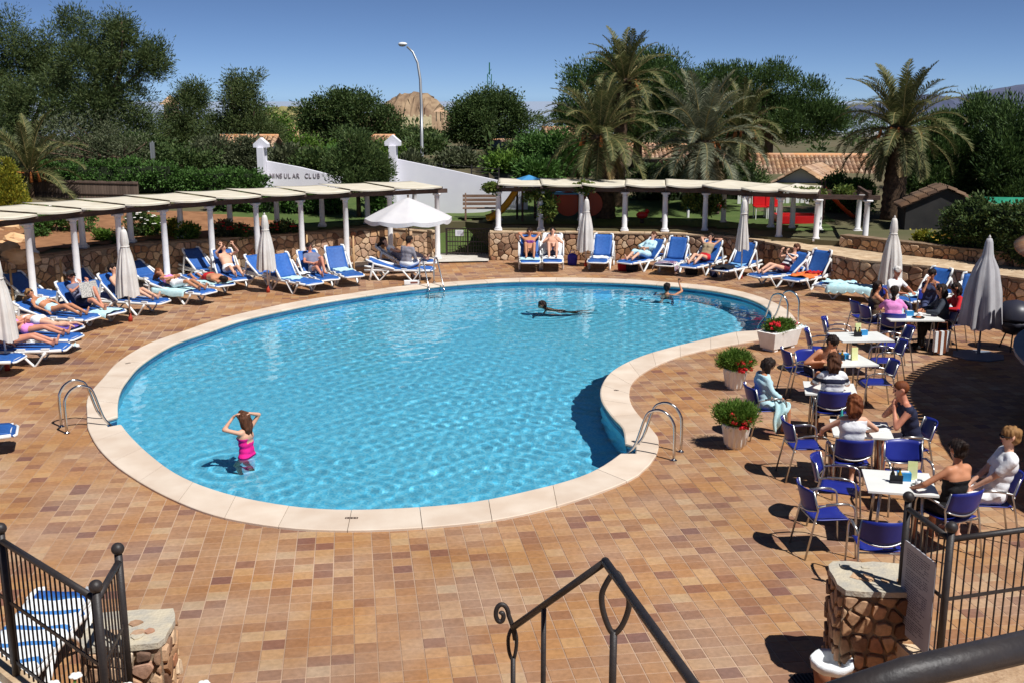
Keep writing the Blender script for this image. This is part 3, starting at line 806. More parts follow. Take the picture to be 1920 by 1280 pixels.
def pillar(label, c, w, dpt, h, seed, rz=0):
    t = thing('stone_pillar', label, 'pillar', (c[0], c[1], 0), rz)
    MB().box((0, 0, h / 2), (w - .06, dpt - .06, h)).obj('core', M_mortar, t)
    x, y = w / 2 - .03, dpt / 2 - .03
    for i, (a, b) in enumerate((((x, y), (x, -y)), ((x, -y), (-x, -y)), ((-x, -y), (-x, y)), ((-x, y), (x, y)))):
        a, b = Vector(a), Vector(b); 
        stone_face(t, b, a, 0, h, .17, seed + i, depth=.045)
    m = mat('pillar_top', srgb(170, 164, 152), srgb(196, 184, 160), rough=.95, scale=7, bump=.6, bscale=30)
    r = random.Random(seed); k = 22; pl = []
    for i in range(k):
        a = 2 * pi * i / k; ex = max(abs(cos(a)), abs(sin(a)))
        pl.append(((w / 2 + .01) * cos(a) / ex * r.uniform(.93, 1.05), (dpt / 2 + .01) * sin(a) / ex * r.uniform(.93, 1.05)))
    MB().prism(pl, h, h + .05).obj('top_slab', m, t)
    for i in range(7):
        cx, cy = r.uniform(-.36, .36) * w, r.uniform(-.36, .36) * dpt; k = 7; q = r.uniform(.04, .08)
        pl = [(cx + q * cos(2 * pi * j / k) * r.uniform(.6, 1.2), cy + q * sin(2 * pi * j / k) * r.uniform(.6, 1.2)) for j in range(k)]
        MB().prism(pl, h + .04, h + .05 + r.uniform(.004, .014)).obj('cobble', m if i % 2 else M_stone, t)
    return t
pc = GD(1640, 1083, 9.72); pillar('rough stone pillar with flat top beside the price board', (pc.x + .02, pc.y + .05), .72, .62, .92, 401, rad(-6))
pc = GD(243, 1195, 8.85); pillar('rough stone pillar behind the finial post of the railing by the striped towel', (pc.x, pc.y), .66, .6, .92, 421, rad(8))
# low wall on which the railing stands
for nm, lab, P3 in (('kerb_wall', 'low stone kerb wall under the railing with the price board', [RA, RBp, RC, RC + Vector((1.3, .38))]), ('kerb_wall', 'low stone kerb wall under the railing by the striped towel', [LA, LBp, LC, LC + (LC - LBp).normalized() * 1.3])):
    t = thing(nm, lab, 'wall')
    for i in range(len(P3) - 1):
        a, b = P3[i], P3[i + 1]; d = (b - a).normalized() * .12
        MB().bar((a.x - d.x, a.y - d.y, .24 - i * .002), (b.x + d.x, b.y + d.y, .24 - i * .002), .15 - i * .004, .5).obj('core', M_slab, t)
# ============================================================ BAR PAVILION
BC = Vector((13.6, 15.8)); BRr = 5.58
bar = thing('bar_pavilion', 'round open bar with tiled conical roof, stone counter and dark posts', 'bar', (BC.x, BC.y, 0))
M_roof = island_mat('roof_tiles', [(1, srgb(178, 116, 82)), (2, srgb(200, 140, 98)), (2, srgb(212, 160, 116)), (1, srgb(190, 150, 112))], rough=.8, src='island', fine=.15)
M_roof1 = island_mat('roof_tile', [(1, srgb(178, 116, 82)), (2, srgb(200, 140, 98)), (2, srgb(212, 160, 116)), (1, srgb(190, 150, 112))], rough=.8, src='object', fine=.15)
mb = MB(); mb.lathe([(BRr - .1, 2.67), (BRr - .1, 2.75), (.05, 4.75), (.05, 4.65)], 48); mb.obj('roof_deck', M_dark, bar)
MB().lathe([(6.7, 2.6), (6.7, 2.68), (.05, 4.4), (.05, 4.3)], 56, (.75, -2.6, 0)).obj('added_shade_roof', M_roof, bar)  # unseen second cone, added to widen the shade on the deck
def barrel(L, r0, r1, n=6):
    mb = MB(); vs = []
    for x, r in ((0, r0), (L, r1)):
        for j in range(n + 1):
            a = pi * j / n; vs.append((x, -cos(a) * r, sin(a) * r * .75))
    for x, r in ((0, r0 - .014), (L, r1 - .014)):
        for j in range(n + 1):
            a = pi * j / n; vs.append((x, -cos(a) * r, sin(a) * r * .75))
    w = n + 1; fs = [(j, w + j, w + j + 1, j + 1) for j in range(n)] + [(2 * w + j + 1, 3 * w + j + 1, 3 * w + j, 2 * w + j) for j in range(n)] + [(j + 1, 2 * w + j + 1, 2 * w + j, j) for j in range(n)]
    return mb.add(vs, fs)
btm = barrel(.42, .082, .068).mesh('roof_tile', M_roof1, True)
slope = math.atan2(2.0, BRr - .1)
for ring in range(4):
    R0 = BRr + .05 - ring * .38 * cos(slope); zr = 2.71 + ring * .38 * sin(slope)
    k = int(2 * pi * R0 / .19)
    for i in range(k):
        a = 2 * pi * i / k
        if not (rad(120) < a < rad(240)): continue
        o = put('roof_tile', btm, bar, (R0 * cos(a), R0 * sin(a), zr + .012 * ring))
        o.rotation_euler = Matrix((Vector((-cos(a) * cos(slope), -sin(a) * cos(slope), sin(slope))), Vector((sin(a), -cos(a), 0)), Vector((cos(a) * sin(slope), sin(a) * sin(slope), cos(slope))))).transposed().to_euler()
mb = MB()
for i in range(8):
    a = rad(12 + 45 * i + 156); mb = MB().box((5.1 * cos(a), 5.1 * sin(a), 1.4), (.13, .13, 2.8)); mb.obj('post', M_dark, bar)
k = 24; a0, a1 = rad(110), rad(250)
mbo = MB(); mbt = MB(); vs = []; fs = []
for i in range(k + 1):
    a = a0 + (a1 - a0) * i / k
    for r_, z in ((5.2, 0), (5.2, 1.0), (4.7, 1.0), (4.7, 0)): vs.append((r_ * cos(a), r_ * sin(a), z))
for i in range(k): fs += [(i * 4 + c, i * 4 + (c + 1) % 4, i * 4 + 4 + (c + 1) % 4, i * 4 + 4 + c) for c in range(3)]
mbo.add(vs, fs).obj('counter_base', M_mortar, bar)
vs = []; fs = []
for i in range(k + 1):
    a = a0 + (a1 - a0) * i / k
    for r_, z in ((5.5, 1.0), (5.5, 1.06), (4.6, 1.06), (4.6, 1.0)): vs.append((r_ * cos(a), r_ * sin(a), z))
for i in range(k): fs += [(i * 4 + c, i * 4 + (c + 1) % 4, i * 4 + 4 + (c + 1) % 4, i * 4 + 4 + c) for c in range(4)]
fs += [(0, 1, 2, 3), (k * 4 + 3, k * 4 + 2, k * 4 + 1, k * 4)]
mbt.add(vs, fs).obj('counter_top', mat('counter_slate', srgb(96, 108, 128), srgb(110, 122, 140), rough=.4, scale=4), bar)
cnt = [0]
for i in range(10):
    b1, b2 = rad(128 + i * 10), rad(138 + i * 10)
    stone_face(bar, (5.2 * cos(b2), 5.2 * sin(b2)), (5.2 * cos(b1), 5.2 * sin(b1)), 0, .99, .2, 500 + i, count=cnt)
# dark domed hood beside the counter
q = G(1897, 655)
t = thing('barbecue', 'dark dome-lidded barbecue standing behind the bar counter', 'barbecue', q)
MB().lathe([(.34, .62), (.4, .66), (.4, .7), (.36, .86), (.24, 1.0), (.0, 1.06)], 20).obj('lid', mat('dark_enamel', srgb(48, 48, 60), rough=.4), t, True)
MB().lathe([(.02, .3), (.22, .36), (.34, .5), (.38, .62)], 20).obj('bowl', mat('dark_enamel', srgb(48, 48, 60), rough=.4), t, True)
for i in range(3):
    a = 2 * pi * i / 3; MB().tube([(.15 * cos(a), .15 * sin(a), .4), (.3 * cos(a), .3 * sin(a), 0)], .015, 6).obj('leg', M_iron, t)
# ============================================================ SUN LOUNGERS
def lounger_proto():
    t = thing('sun_lounger', 'x', 'sun lounger')
    for s in (-1, 1):
        MB().tube([(-1.0, s * .3, .29), (-.6, s * .305, .3), (.6, s * .305, .3), (.92, s * .3, .31)], .026, 8, flat=1.3).obj('side_rail', M_whitep, t, True)
        for pts in ([(.12, .3), (.36, .03), (.42, .02), (.62, .29)], [(-.78, .3), (-.6, .03), (-.54, .02), (-.28, .29)]):
            q = [Vector((x, s * .315, z)) for x, z in pts]
            q = [ceval(q, i, k / 3, {1, 2} if k in () else (), False) for i in range(3) for k in range(3)] + [q[-1]]
            MB().tube(q, [.034] * 4 + [.024] * 4 + [.03] * 2, 8, flat=.8).obj('leg', M_whitep, t, True)
    for x in (-.6, -.26, .3, .88): MB().box((x, 0, .3), (.06, .58, .035)).obj('cross_bar', M_whitep, t)
    seat = MB().sheet(lambda u, v: (-.24 + 1.2 * u, -.29 + .58 * v, .352 - .02 * sin(pi * v) - .05 * max(0, (u - .9) / .1) ** 2 + .006 * sin(3 * pi * u)), 12, 6, .022).obj('seat', M_blue, t, True)
    for x in (.16, .62): 
        for s in (-1, 1): MB().box((x, s * .302, .345), (.16, .05, .03)).obj('bracket', M_whitep, t)
    MB().tube([(.95, -.29, .3), (.985, -.22, .295), (.985, .22, .295), (.95, .29, .3)], .022, 8).obj('foot_bar', M_whitep, t, True)
    return t, seat
LPROTO, LSEAT = lounger_proto()
back_me = MB().sheet(lambda u, v: (-.72 * u, -.29 + .58 * v, .012 - .025 * sin(pi * v) - .02 * sin(pi * u)), 8, 6, .022).mesh('backrest', M_blue, True)
cap_me = {s: MB().tube([(-.55, s * .295, 0), (-.66, s * .295, .0), (-.73, s * .28, 0), (-.745, s * .2, 0)], .03, 8).mesh('corner_cap', M_whitep, True) for s in (-1, 1)}
bar_me = {s: MB().tube([(0, s * .295, -.01), (-.58, s * .295, -.01)], .02, 8).mesh('back_bar', M_whitep, True) for s in (-1, 1)}
first = [True]
def lounger(label, h, f, ang, group='blue sun loungers round the pool'):
    H_, F_ = G(*h, .34), G(*f, .34); a = math.atan2(F_.y - H_.y, F_.x - H_.x)
    if first[0]: t = LPROTO; first[0] = False
    else: t = copy_tree(LPROTO)
    mx, my = (H_.x + F_.x) / 2, (H_.y + F_.y) / 2; t.location = (mx - cos(a) * .36, my - sin(a) * .36, 0); t.rotation_euler = (0, 0, a)
    tag(t, label, 'sun lounger', group)
    b = put('backrest', back_me, t, (-.25, 0, .345), (0, rad(ang), 0))
    for s in (-1, 1):
        put('corner_cap', cap_me[s], b); put('back_bar', bar_me[s], b)
        if ang > 12:
            hx = -.25 - .46 * cos(rad(ang)); hz = .345 + .46 * sin(rad(ang)) - .03
            q = [Vector((-.12, s * .335, .34)), Vector((hx + .04, s * .335, hz)), Vector((hx - .05, s * .335, hz - .02)), Vector((min(-.72, hx - .16), s * .335, .02))]
            MB().tube([ceval(q, i, k / 3, (), False) for i in range(3) for k in range(3)] + [q[-1]], .027, 8, flat=1.2).obj('prop', M_whitep, t, True)
    t['ang'] = ang
    return t
LG = {}
def addl(key, label, h, f, ang, **k): LG[key] = lounger(label, h, f, ang, **k)
addl('L1', 'sun lounger whose foot just shows beside the red-footed parasol pole', (-58, 669), (14, 669), 5)
addl('L2', 'sun lounger under the woman in a black and white bikini', (28, 650), (108, 648), 12)
addl('L2b', 'sun lounger under the sunbather in a pink bikini', (52, 628), (134, 630), 12)
addl('L3', 'sun lounger with purple towel under the woman lying face down', (58, 609), (138, 614), 8)
addl('L4', 'sun lounger under the woman propped up in sunglasses', (92, 589), (172, 594), 22)
addl('L5', 'sun lounger under the man in a cap reading a newspaper', (146, 575), (224, 585), 52)
addl('L6', 'sun lounger half hidden by the closed parasol, dark-haired sunbather on it', (232, 560), (303, 564), 56)
addl('L7', 'sun lounger under the sunbather in a white skirt on a pale towel', (325, 540), (394, 547), 16)
addl('L8', 'flat sun lounger under the man in red trunks', (372, 522), (430, 535), 0)
addl('L9', 'sun lounger under the reader holding a book up with both arms', (424, 511), (458, 524), 58)
addl('L10', 'empty sun lounger just behind the closed parasol between white columns', (497, 511), (545, 520), 38)
addl('L11', 'empty sun lounger with folded towel beside the closed parasol pole', (541, 521), (590, 530), 60)
addl('L12', 'sun lounger under the man in sunglasses with one knee up', (586, 511), (620, 523), 52)
addl('L13', 'empty sun lounger with folded towel next to the man with his knee up', (635, 505), (666, 517), 60)
addl('L14', 'front sun lounger under the open white parasol, man in grey sitting on it', (738, 502), (810, 503), 20)
addl('L15', 'rear sun lounger under the open white parasol, dark-haired woman on it', (744, 490), (814, 489), 40)
addl('B1', 'unoccupied sun lounger in shade behind the newspaper reader', (156, 527), (198, 536), 34)
addl('B2', 'unoccupied sun lounger in shade behind the woman in sunglasses', (60, 546), (106, 552), 34)
addl('B3', 'unoccupied sun lounger in shade behind the sunbather in a white skirt', (278, 517), (322, 524), 28)
addl('B4', 'unoccupied sun lounger in shade behind the reader holding up a book', (388, 504), (420, 509), 46)
addl('R1', 'sun lounger against the stone wall under the person with hands behind the head', (993, 480), (994, 491.5), 58)
addl('R2', 'sun lounger covered in a white towel under the reader with knees drawn up', (1036, 479), (1036, 491), 60)
addl('R3', 'empty sun lounger with folded towel right of the blue rucksack', (1129, 480), (1119, 491), 60)
addl('R4', 'sun lounger under the woman in a pale blue robe', (1217, 483), (1168, 492), 48)
addl('R5', 'empty sun lounger with a striped beach towel over its foot', (1268, 485), (1243, 497), 60)
addl('R6', 'sun lounger under the person with hands on the head by the striped towel', (1328, 489), (1285, 500), 52)
addl('R7', 'empty sun lounger behind the slim closed parasol, dark clothes on its foot', (1391, 496), (1346, 506), 60)
addl('R8', 'sun lounger under the woman reading in a striped top', (1474, 511), (1416, 516), 48)
addl('R9', 'empty sun lounger with a crumpled orange towel', (1530, 514), (1478, 524), 62)
addl('R10', 'flat sun lounger draped with pale blue towels beside the dining group', (1606, 537), (1538, 531), 0)
addl('R11', 'empty sun lounger with pale towel against the curving wall', (1748, 552), (1690, 562), 60)
addl('R12', 'sun lounger with white towel behind the large grey closed parasol', (1822, 566), (1800, 584), 62)
addl('LE', 'sun lounger left of the pool ladder, only its foot in view', (-96, 814), (-14, 806), 40)
addl('LZ', 'sun lounger under a striped towel below the iron railing', (46, 1205), (-30, 1290), 0)

# ============================================================ CLOTHS AND BAGS
def towel(name, label, base, w, l, mats, sag=0.0, folds=5, th=.012, amp=.012, seed=1, nu=16, nv=12, cat='towel', stripe=None):
    """cloth laid in the lounger's own frame: base = (lounger key, x, y, z, rot)"""
    r = random.Random(seed); k, x0, y0, z0, rz = base; L = LG[k]; A = L.rotation_euler.z
    p0 = L.location + Vector((cos(A) * x0 - sin(A) * y0, sin(A) * x0 + cos(A) * y0, z0))
    o1, o2 = r.uniform(0, 6), r.uniform(0, 6)
    def fn(u, v):
        x, y = (u - .5) * l, (v - .5) * w
        x += .03 * sin(v * 5 + o1); y += .03 * sin(u * 6 + o2)
        yy = abs(y); drop = 0
        lim = .3
        if sag and yy > lim: drop = (yy - lim) * .95; y = math.copysign(lim + (yy - lim) * .22, y)
        return (x, y, amp * (1 + sin(folds * 3 * u + o1 + 2 * v) * sin(folds * 2.2 * v + o2)) - drop * sag)
    mb = MB().sheet(fn, nu, nv, th)
    if stripe:
        for q in range(nu * nv):
            i, j = q // nv, q % nv; mb.mi[2 * q] = mb.mi[2 * q + 1] = stripe(i, j)
    o = mb.obj(name, mats, None, True, p0, (0, 0, A + rz)); tag(o, label, cat); return o
M_tpale = mat('pale_blue_towel', srgb(176, 216, 222), srgb(200, 230, 232), rough=.95, scale=9, bump=.4, bscale=150)
M_twhite = mat('white_towel', srgb(226, 232, 234), srgb(238, 240, 240), rough=.95, scale=9, bump=.4, bscale=150)
M_tpurple = mat('purple_towel', srgb(96, 76, 160), srgb(116, 92, 180), rough=.95, scale=9, bump=.4, bscale=150)
M_torange = mat('orange_towel', srgb(214, 84, 44), srgb(236, 132, 60), rough=.95, scale=7, bump=.4, bscale=150)
M_tred = mat('red_cloth', srgb(190, 30, 34), srgb(170, 24, 30), rough=.9, scale=7)
M_tnavy = mat('navy_cloth', srgb(30, 32, 60), srgb(44, 46, 80), rough=.9, scale=7)
M_tgrey = mat('grey_cloth', srgb(120, 122, 132), srgb(138, 140, 150), rough=.9, scale=7)
M_black = mat('black_cloth', srgb(22, 22, 26), srgb(34, 34, 40), rough=.85, scale=7)
towel('towel', 'purple towel under the woman lying face down', ('L3', .1, 0, .355, 0), .66, 1.7, M_tpurple, .6, seed=2)
towel('towel', 'pale blue towel hanging off the lounger of the newspaper reader', ('L5', .72, -.1, .36, .1), .85, .5, M_tpale, 1, seed=3, folds=7)
towel('towel', 'pale towel under the sunbather in a white skirt', ('L7', -.1, -.1, .36, 0), .95, 1.1, M_tpale, .8, seed=4)
towel('towel', 'pale blue towel under the man in red trunks', ('L8', .45, 0, .36, 0), .7, .9, M_tpale, .7, seed=5)
towel('towel', 'folded pale towel on the lounger beside the closed parasol pole', ('L11', .0, 0, .37, .2), .42, .4, M_tpale, 0, seed=6, th=.05)
towel('towel', 'folded pale towel on the lounger next to the man with his knee up', ('L13', -.02, 0, .38, .2), .44, .42, M_tpale, 0, seed=7, th=.06)
towel('towel', 'white towel over the arm side of the lounger of the man with one knee up', ('L12', -.1, -.26, .38, 0), .5, .35, M_twhite, 1, seed=8)
towel('towel', 'white towel draped over the lounger with the reader whose knees are drawn up', ('R2', .25, 0, .36, 0), .68, .7, M_twhite, .6, seed=9)
o = towel('towel', 'white towel hung over the raised back of the lounger with the drawn-up knees', ('R2', -.42, 0, .67, 0), .62, .7, M_twhite, 0, seed=10); o.rotation_euler = (0, rad(60), LG['R2'].rotation_euler.z); o.rotation_mode = 'XYZ'
towel('towel', 'pale towel under the person with hands behind the head by the wall', ('R1', .5, 0, .36, 0), .7, .5, M_tpale, .8, seed=11)
towel('towel', 'folded white towel on the lounger right of the blue rucksack', ('R3', .25, .02, .38, .1), .44, .36, M_twhite, 0, seed=12, th=.06)
o = towel('beach_towel', 'striped purple and white beach towel over a lounger foot', ('R5', .72, 0, .36, 0), 1.05, .5, [mat('stripe_purple', srgb(82, 62, 120), rough=.95), mat('stripe_red', srgb(178, 70, 84), rough=.95), M_twhite, M_tnavy], 1, seed=13, stripe=lambda i, j: (i * 7 + 3) % 4, nu=18)
towel('towel', 'crumpled orange towel on the empty lounger', ('R9', .25, 0, .36, .15), .7, .75, M_torange, .8, seed=14, amp=.03)
towel('towel', 'red cloth lying on the lounger beside the orange towel', ('R9', -.12, .05, .38, .4), .4, .3, M_tred, 0, seed=15, amp=.04)
towel('towel', 'pale blue towel hanging over the side of the flat lounger', ('R10', -.05, .25, .375, 0), .95, 1.15, M_tpale, 1, seed=16, folds=11, amp=.03)
towel('towel', 'pale blue towel bunched along the flat lounger', ('R10', .35, -.06, .385, .1), .45, .8, M_tpale, .2, seed=17, amp=.03)
towel('towel', 'pale towel on the lounger against the curving wall', ('R11', .2, 0, .365, .1), .6, .7, M_tpale, .5, seed=18, amp=.02)
towel('towel', 'white towel on the lounger behind the large grey parasol', ('R12', .45, 0, .365, 0), .64, .75, M_twhite, .8, seed=19)
towel('towel', 'blue towel on the lounger behind the slim closed parasol', ('R7', .1, 0, .365, .1), .5, .7, mat('blue_towel', srgb(96, 150, 200), srgb(120, 170, 210), rough=.95), .4, seed=20)
towel('clothes', 'dark clothes dropped on the foot of the empty lounger', ('R7', .7, 0, .365, .2), .55, .5, M_black, .7, seed=21, amp=.03, cat='clothes')
towel('beach_towel', 'blue and white striped towel on the lounger below the iron railing', ('LZ', .02, 0, .375, 0), .76, 1.86, [M_twhite, mat('stripe_blue', srgb(60, 120, 190), srgb(80, 140, 200), rough=.95)], .8, seed=22, stripe=lambda i, j: 1 if (i % 4 == 0) else 0, nu=24)
def bag(name, label, px, mats, s=(.3, .2, .38), rz=0, cat='bag'):
    p = G(*px); t = thing(name, label, cat, p, rz)
    def fn(u, v):
        a = 2 * pi * u; q = abs(cos(a)) ** .5 * math.copysign(1, cos(a)), abs(sin(a)) ** .5 * math.copysign(1, sin(a))
        k = (.9 + .15 * sin(pi * v)) * (1 if v < .75 else cos((v - .75) / .25 * pi / 2) ** .5)
        return (q[0] * s[0] / 2 * k, q[1] * s[1] / 2 * k, s[2] * v)
    MB().grid(fn, 20, 10).obj('body', mats, t, True)
    MB().tube([(-.08 * s[0] / .3, 0, s[2] * .95), (-.05, 0, s[2] * 1.2), (.05, 0, s[2] * 1.2), (.08 * s[0] / .3, 0, s[2] * .95)], .012, 6).obj('handle', mats, t, True)
    MB().box((0, -s[1] * .52, s[2] * .35), (s[0] * .6, .04, s[2] * .4)).obj('pocket', mats, t)
    return t
bag('rucksack', 'blue rucksack standing against the stone wall by the white-towelled lounger', (1073, 497), mat('rucksack_blue', srgb(52, 44, 150), srgb(64, 58, 168), rough=.8, scale=9))
bag('beach_bag', 'crimson and white beach bag at the foot of the lounger with the robed woman', (1168, 508), [M_tred], (.32, .2, .3))
bag('beach_bag', 'black beach bag on the tiles below the lounger of the robed woman', (1185, 509), [M_black], (.36, .24, .24))
bag('beach_bag', 'black bag under the lounger next to the striped beach towel', (1296, 515), [M_black], (.36, .24, .26))
bag('beach_bag', 'small dark bag by the lounger legs near the slim closed parasol', (1338, 519), [M_tnavy], (.24, .18, .26))
def flipflops(label, px):
    p = G(*px); t = thing('sandals', label, 'sandals', p, .4)
    for s in (-1, 1):
        MB().prism([(-.12, s * .07 - .035), (-.1, s * .07 - .045), (.1, s * .07 - .05), (.13, s * .07), (.1, s * .07 + .05), (-.1, s * .07 + .04)], .004, .025).obj('sole', M_twhite, t)
        MB().tube([(.02, s * .07 - .045, .02), (.06, s * .07, .06), (.02, s * .07 + .045, .02)], .008, 6).obj('strap', M_tpale, t)
flipflops('pale sandals on the tiles near the woman in the black and white bikini', (137, 649))
flipflops('white sandals left on the tiles by the long flower trough', (1503, 614))
# paper cup / notice block on the coping by the far ladder
p = G(772, 533, 0.04); t = thing('depth_marker', 'small white depth marker block on the pool edge near the far ladder', 'marker', p, .15)
MB().box((0, 0, .05), (.42, .2, .1)).obj('block', M_white, t); MB().box((.06, -.102, .055), (.2, .004, .05)).obj('plate', mat('plate_brown', srgb(120, 70, 60), rough=.6), t)

# ============================================================ PARASOLS
def closed_parasol(label, px, h, rmax, m, hb=.62, base='foot', group='closed parasols round the pool', band=True, lean=0):
    p = G(*px); t = thing('closed_parasol', label, 'parasol', p, 0, group)
    r = random.Random(int(px[0])); phs = [r.uniform(-.4, .4) for _ in range(8)]
    ns = 80
    prof = [(.02, h), (.05, h - .01), (.075, h - .08), (.1, h - .3), (.085 if band else .12, h - .38), (rmax * .62, h - .62), (rmax * .85, h * .55), (rmax, hb + .1), (rmax * 1.02, hb)]
    def fn(a, z):
        k = 0 if z > h - .05 else min(1, (h - z) / (h * .5)); q = int(a / (2 * pi) * 8) % 8
        return 1 + k * (.34 * (abs(cos(4 * a + .5 * sin(a * 2 + phs[0] * 9))) ** .7 - .6) + .09 * sin(3 * a + phs[0] * 9 + z) + .06 * cos(16 * a + phs[1] * 5 + 2 * z))
    vs = []; mb = MB(); mb.lathe(prof, ns, fn=fn); mb.f = [f for f in mb.f if len(f) == 4]; mb.mi = [0] * len(mb.f)
    k = len(prof) - 1
    for j in range(ns):  # uneven hem
        v = mb.v[k * ns + j]; mb.v[k * ns + j] = (v[0], v[1], v[2] + .035 * sin(4 * 2 * pi * j / ns + 1) + r.uniform(-.012, .012))
    mb.obj('canopy', m, t, True)
    if band: MB().lathe([(.103, h - .42), (.105, h - .385)], 24).obj('tie_band', m, t, True)
    MB().tube([(0, 0, 0), (0, 0, h + .03)], .019, 10).obj('pole', M_alu if base != 'foot' else mat('pole_white', srgb(220, 214, 206), rough=.5), t, True)
    if base == 'foot': MB().lathe([(.05, 0), (.048, .1), (.03, .13), (.024, .2)], 12).obj('foot', mat('red_foot', srgb(178, 60, 40), rough=.6), t, True)
    elif base == 'plate': MB().lathe([(.52, 0), (.52, .025), (.1, .05), (.04, .06), (.035, .3)], 8).obj('base_plate', mat('plate_grey', srgb(120, 130, 146), rough=.6), t)
    MB().lathe([(.02, h), (.03, h + .02), (.0, h + .07)], 10).obj('finial', mat('pole_white', srgb(220, 214, 206)), t, True)
    return t
closed_parasol('closed ecru parasol with red foot beside the pink bikini sunbather', (14, 694), 2.2, .25, M_parasol)
closed_parasol('closed ecru parasol with red foot in front of the dark-haired sunbather', (245, 603), 2.18, .24, M_parasol)
closed_parasol('closed ecru parasol between the empty loungers by the left pergola', (503, 549), 2.1, .23, M_parasol)
closed_parasol('closed ecru parasol standing against the stone wall by the blue rucksack', (1098, 500), 2.1, .24, M_parasol, hb=.5)
closed_parasol('slim closed ecru parasol with red foot before the empty lounger', (1389, 523), 2.3, .17, M_parasol, hb=.85)
closed_parasol('closed ecru parasol in two tiers behind the dining group', (1665, 570), 2.2, .25, M_parasol, hb=.55)
closed_parasol('large grey closed parasol on an eight-sided plate by the bar', (1834, 667), 2.42, .37, M_greycanvas, hb=.62, base='plate', band=False)
# open white parasol
p = G(768, 508); t = thing('open_parasol', 'open white parasol shading two loungers near the gate', 'parasol', p)
n8 = 8; Rp = 1.32; ztop, zrim = 2.22, 1.62; mb = MB(); vs = [(0, 0, ztop)]; rings = 6; fs = []
sub = 4; N = n8 * sub
for i in range(1, rings + 1):
    u = i / rings
    for j in range(N):
        a = 2 * pi * j / N + .2; f = (j % sub) / sub; sc = 1 - .035 * sin(pi * f) * u * 2
        vs.append((Rp * u * cos(a) * sc, Rp * u * sin(a) * sc, ztop - (ztop - zrim) * (u * .86 + .14 * u * u) - .05 * sin(pi * f) * u))
for j in range(N): fs.append((0, 1 + j, 1 + (j + 1) % N))
for i in range(rings - 1):
    for j in range(N): a = 1 + i * N; q = (j + 1) % N; fs.append((a + j, a + N + j, a + N + q, a + q))
mb.add(vs, fs).obj('canopy', M_parawhite, t, True)
mb = MB(); base = 1 + (rings - 1) * N; k0 = len(vs)
V2 = [vs[base + j] for j in range(N)]; V3 = []
for j in range(N):
    f = (j % sub) / sub; x, y, z = V2[j]; V3.append((x * 1.003, y * 1.003, z - .10 - .03 * sin(pi * f)))
mb.add(V2 + V3, [(j, N + j, N + (j + 1) % N, (j + 1) % N) for j in range(N)]).obj('valance', M_parawhite, t, True)
MB().tube([(0, 0, 0), (0, 0, ztop + .03)], .022, 10).obj('pole', mat('pole_wood', srgb(120, 92, 66), rough=.6), t, True)
MB().ball((0, 0, ztop + .05), .035).obj('finial', M_dark, t, True)
for j in range(n8):
    a = 2 * pi * j / n8 + .2; MB().tube([(0, 0, ztop - .06), (Rp * cos(a) * .97, Rp * sin(a) * .97, zrim - .03)], .01, 6).obj('rib', M_dark, t)
MB().lathe([(.26, 0), (.26, .06), (.06, .09), (.04, .3)], 14).obj('base', M_conc, t)
# furled wooden parasol poles leaning on the left wall
for i, (a, b, zt) in enumerate((((117, 519), (113, 486), 1.0), ((560, 480), (575, 440), 1.05), ((655, 485), (662, 443), 1.05), ((733, 483), (740, 441), 1.0), ((748, 486), (762, 430), 1.15), ((22, 545), (18, 497), 1.0), ((212, 520), (210, 475), 1.0))):
    q = G(*b, zt); q2 = Vector((q.x * .985, q.y * .985, .05))
    o = MB().tube([q2, q2 + (q - q2) * .5, q], [.03, .034, .024], 8).obj('wooden_pole', mat('pole_wood2', srgb(178, 140, 96), srgb(196, 160, 116), rough=.7, scale=5), None, True)
    tag(o, 'pale wooden pole leaning on the stone wall under the left pergola', 'pole', 'poles leaning on the left wall')

# ============================================================ TABLES AND CHAIRS
M_ttop = mat('white_laminate', srgb(232, 232, 226), srgb(224, 224, 218), rough=.35, scale=4)
def table(label, px, rz, s=(.78, .78)):
    p = G(px[0], px[1], .74); t = thing('dining_table', label, 'table', (p.x, p.y, 0), rz, 'white square tables by the bar')
    mb = MB().prism([(-s[0] / 2, -s[1] / 2), (s[0] / 2, -s[1] / 2), (s[0] / 2, s[1] / 2), (-s[0] / 2, s[1] / 2)], .718, .742); mb.obj('table_top', M_ttop, t)
    for a in (-1, 1):
        for b in (-1, 1):
            MB().tube([(a * (s[0] / 2 - .16), b * (s[1] / 2 - .16), .718), (a * (s[0] / 2 - .12), b * (s[1] / 2 - .12), 0)], .018, 8).obj('leg', M_alu, t, True)
    MB().box((0, 0, .7), (s[0] - .3, s[1] - .3, .03)).obj('apron', M_alu, t)
    return t
TR = rad(-12)
TB = {}
TB[1] = table('white table with blue napkin box and coffee cup beside the iron railing', (1686, 903), TR)
TB[2] = table('white table between the woman in a white vest and the man in a navy vest', (1614, 803), TR)
TB[3] = table('white table in front of the woman in the striped shirt', (1556, 728), TR)
TB[4] = table('unoccupied white table with yellow menu card next to the empty chairs', (1589, 675), TR + .35)
TB[5] = table('long white table with cruet and menu card between two pairs of chairs', (1613, 631), TR + .3, (1.0, .8))
TB[6] = table('white table ringed by the dining group', (1708, 594), TR + .2, (1.1, .8))
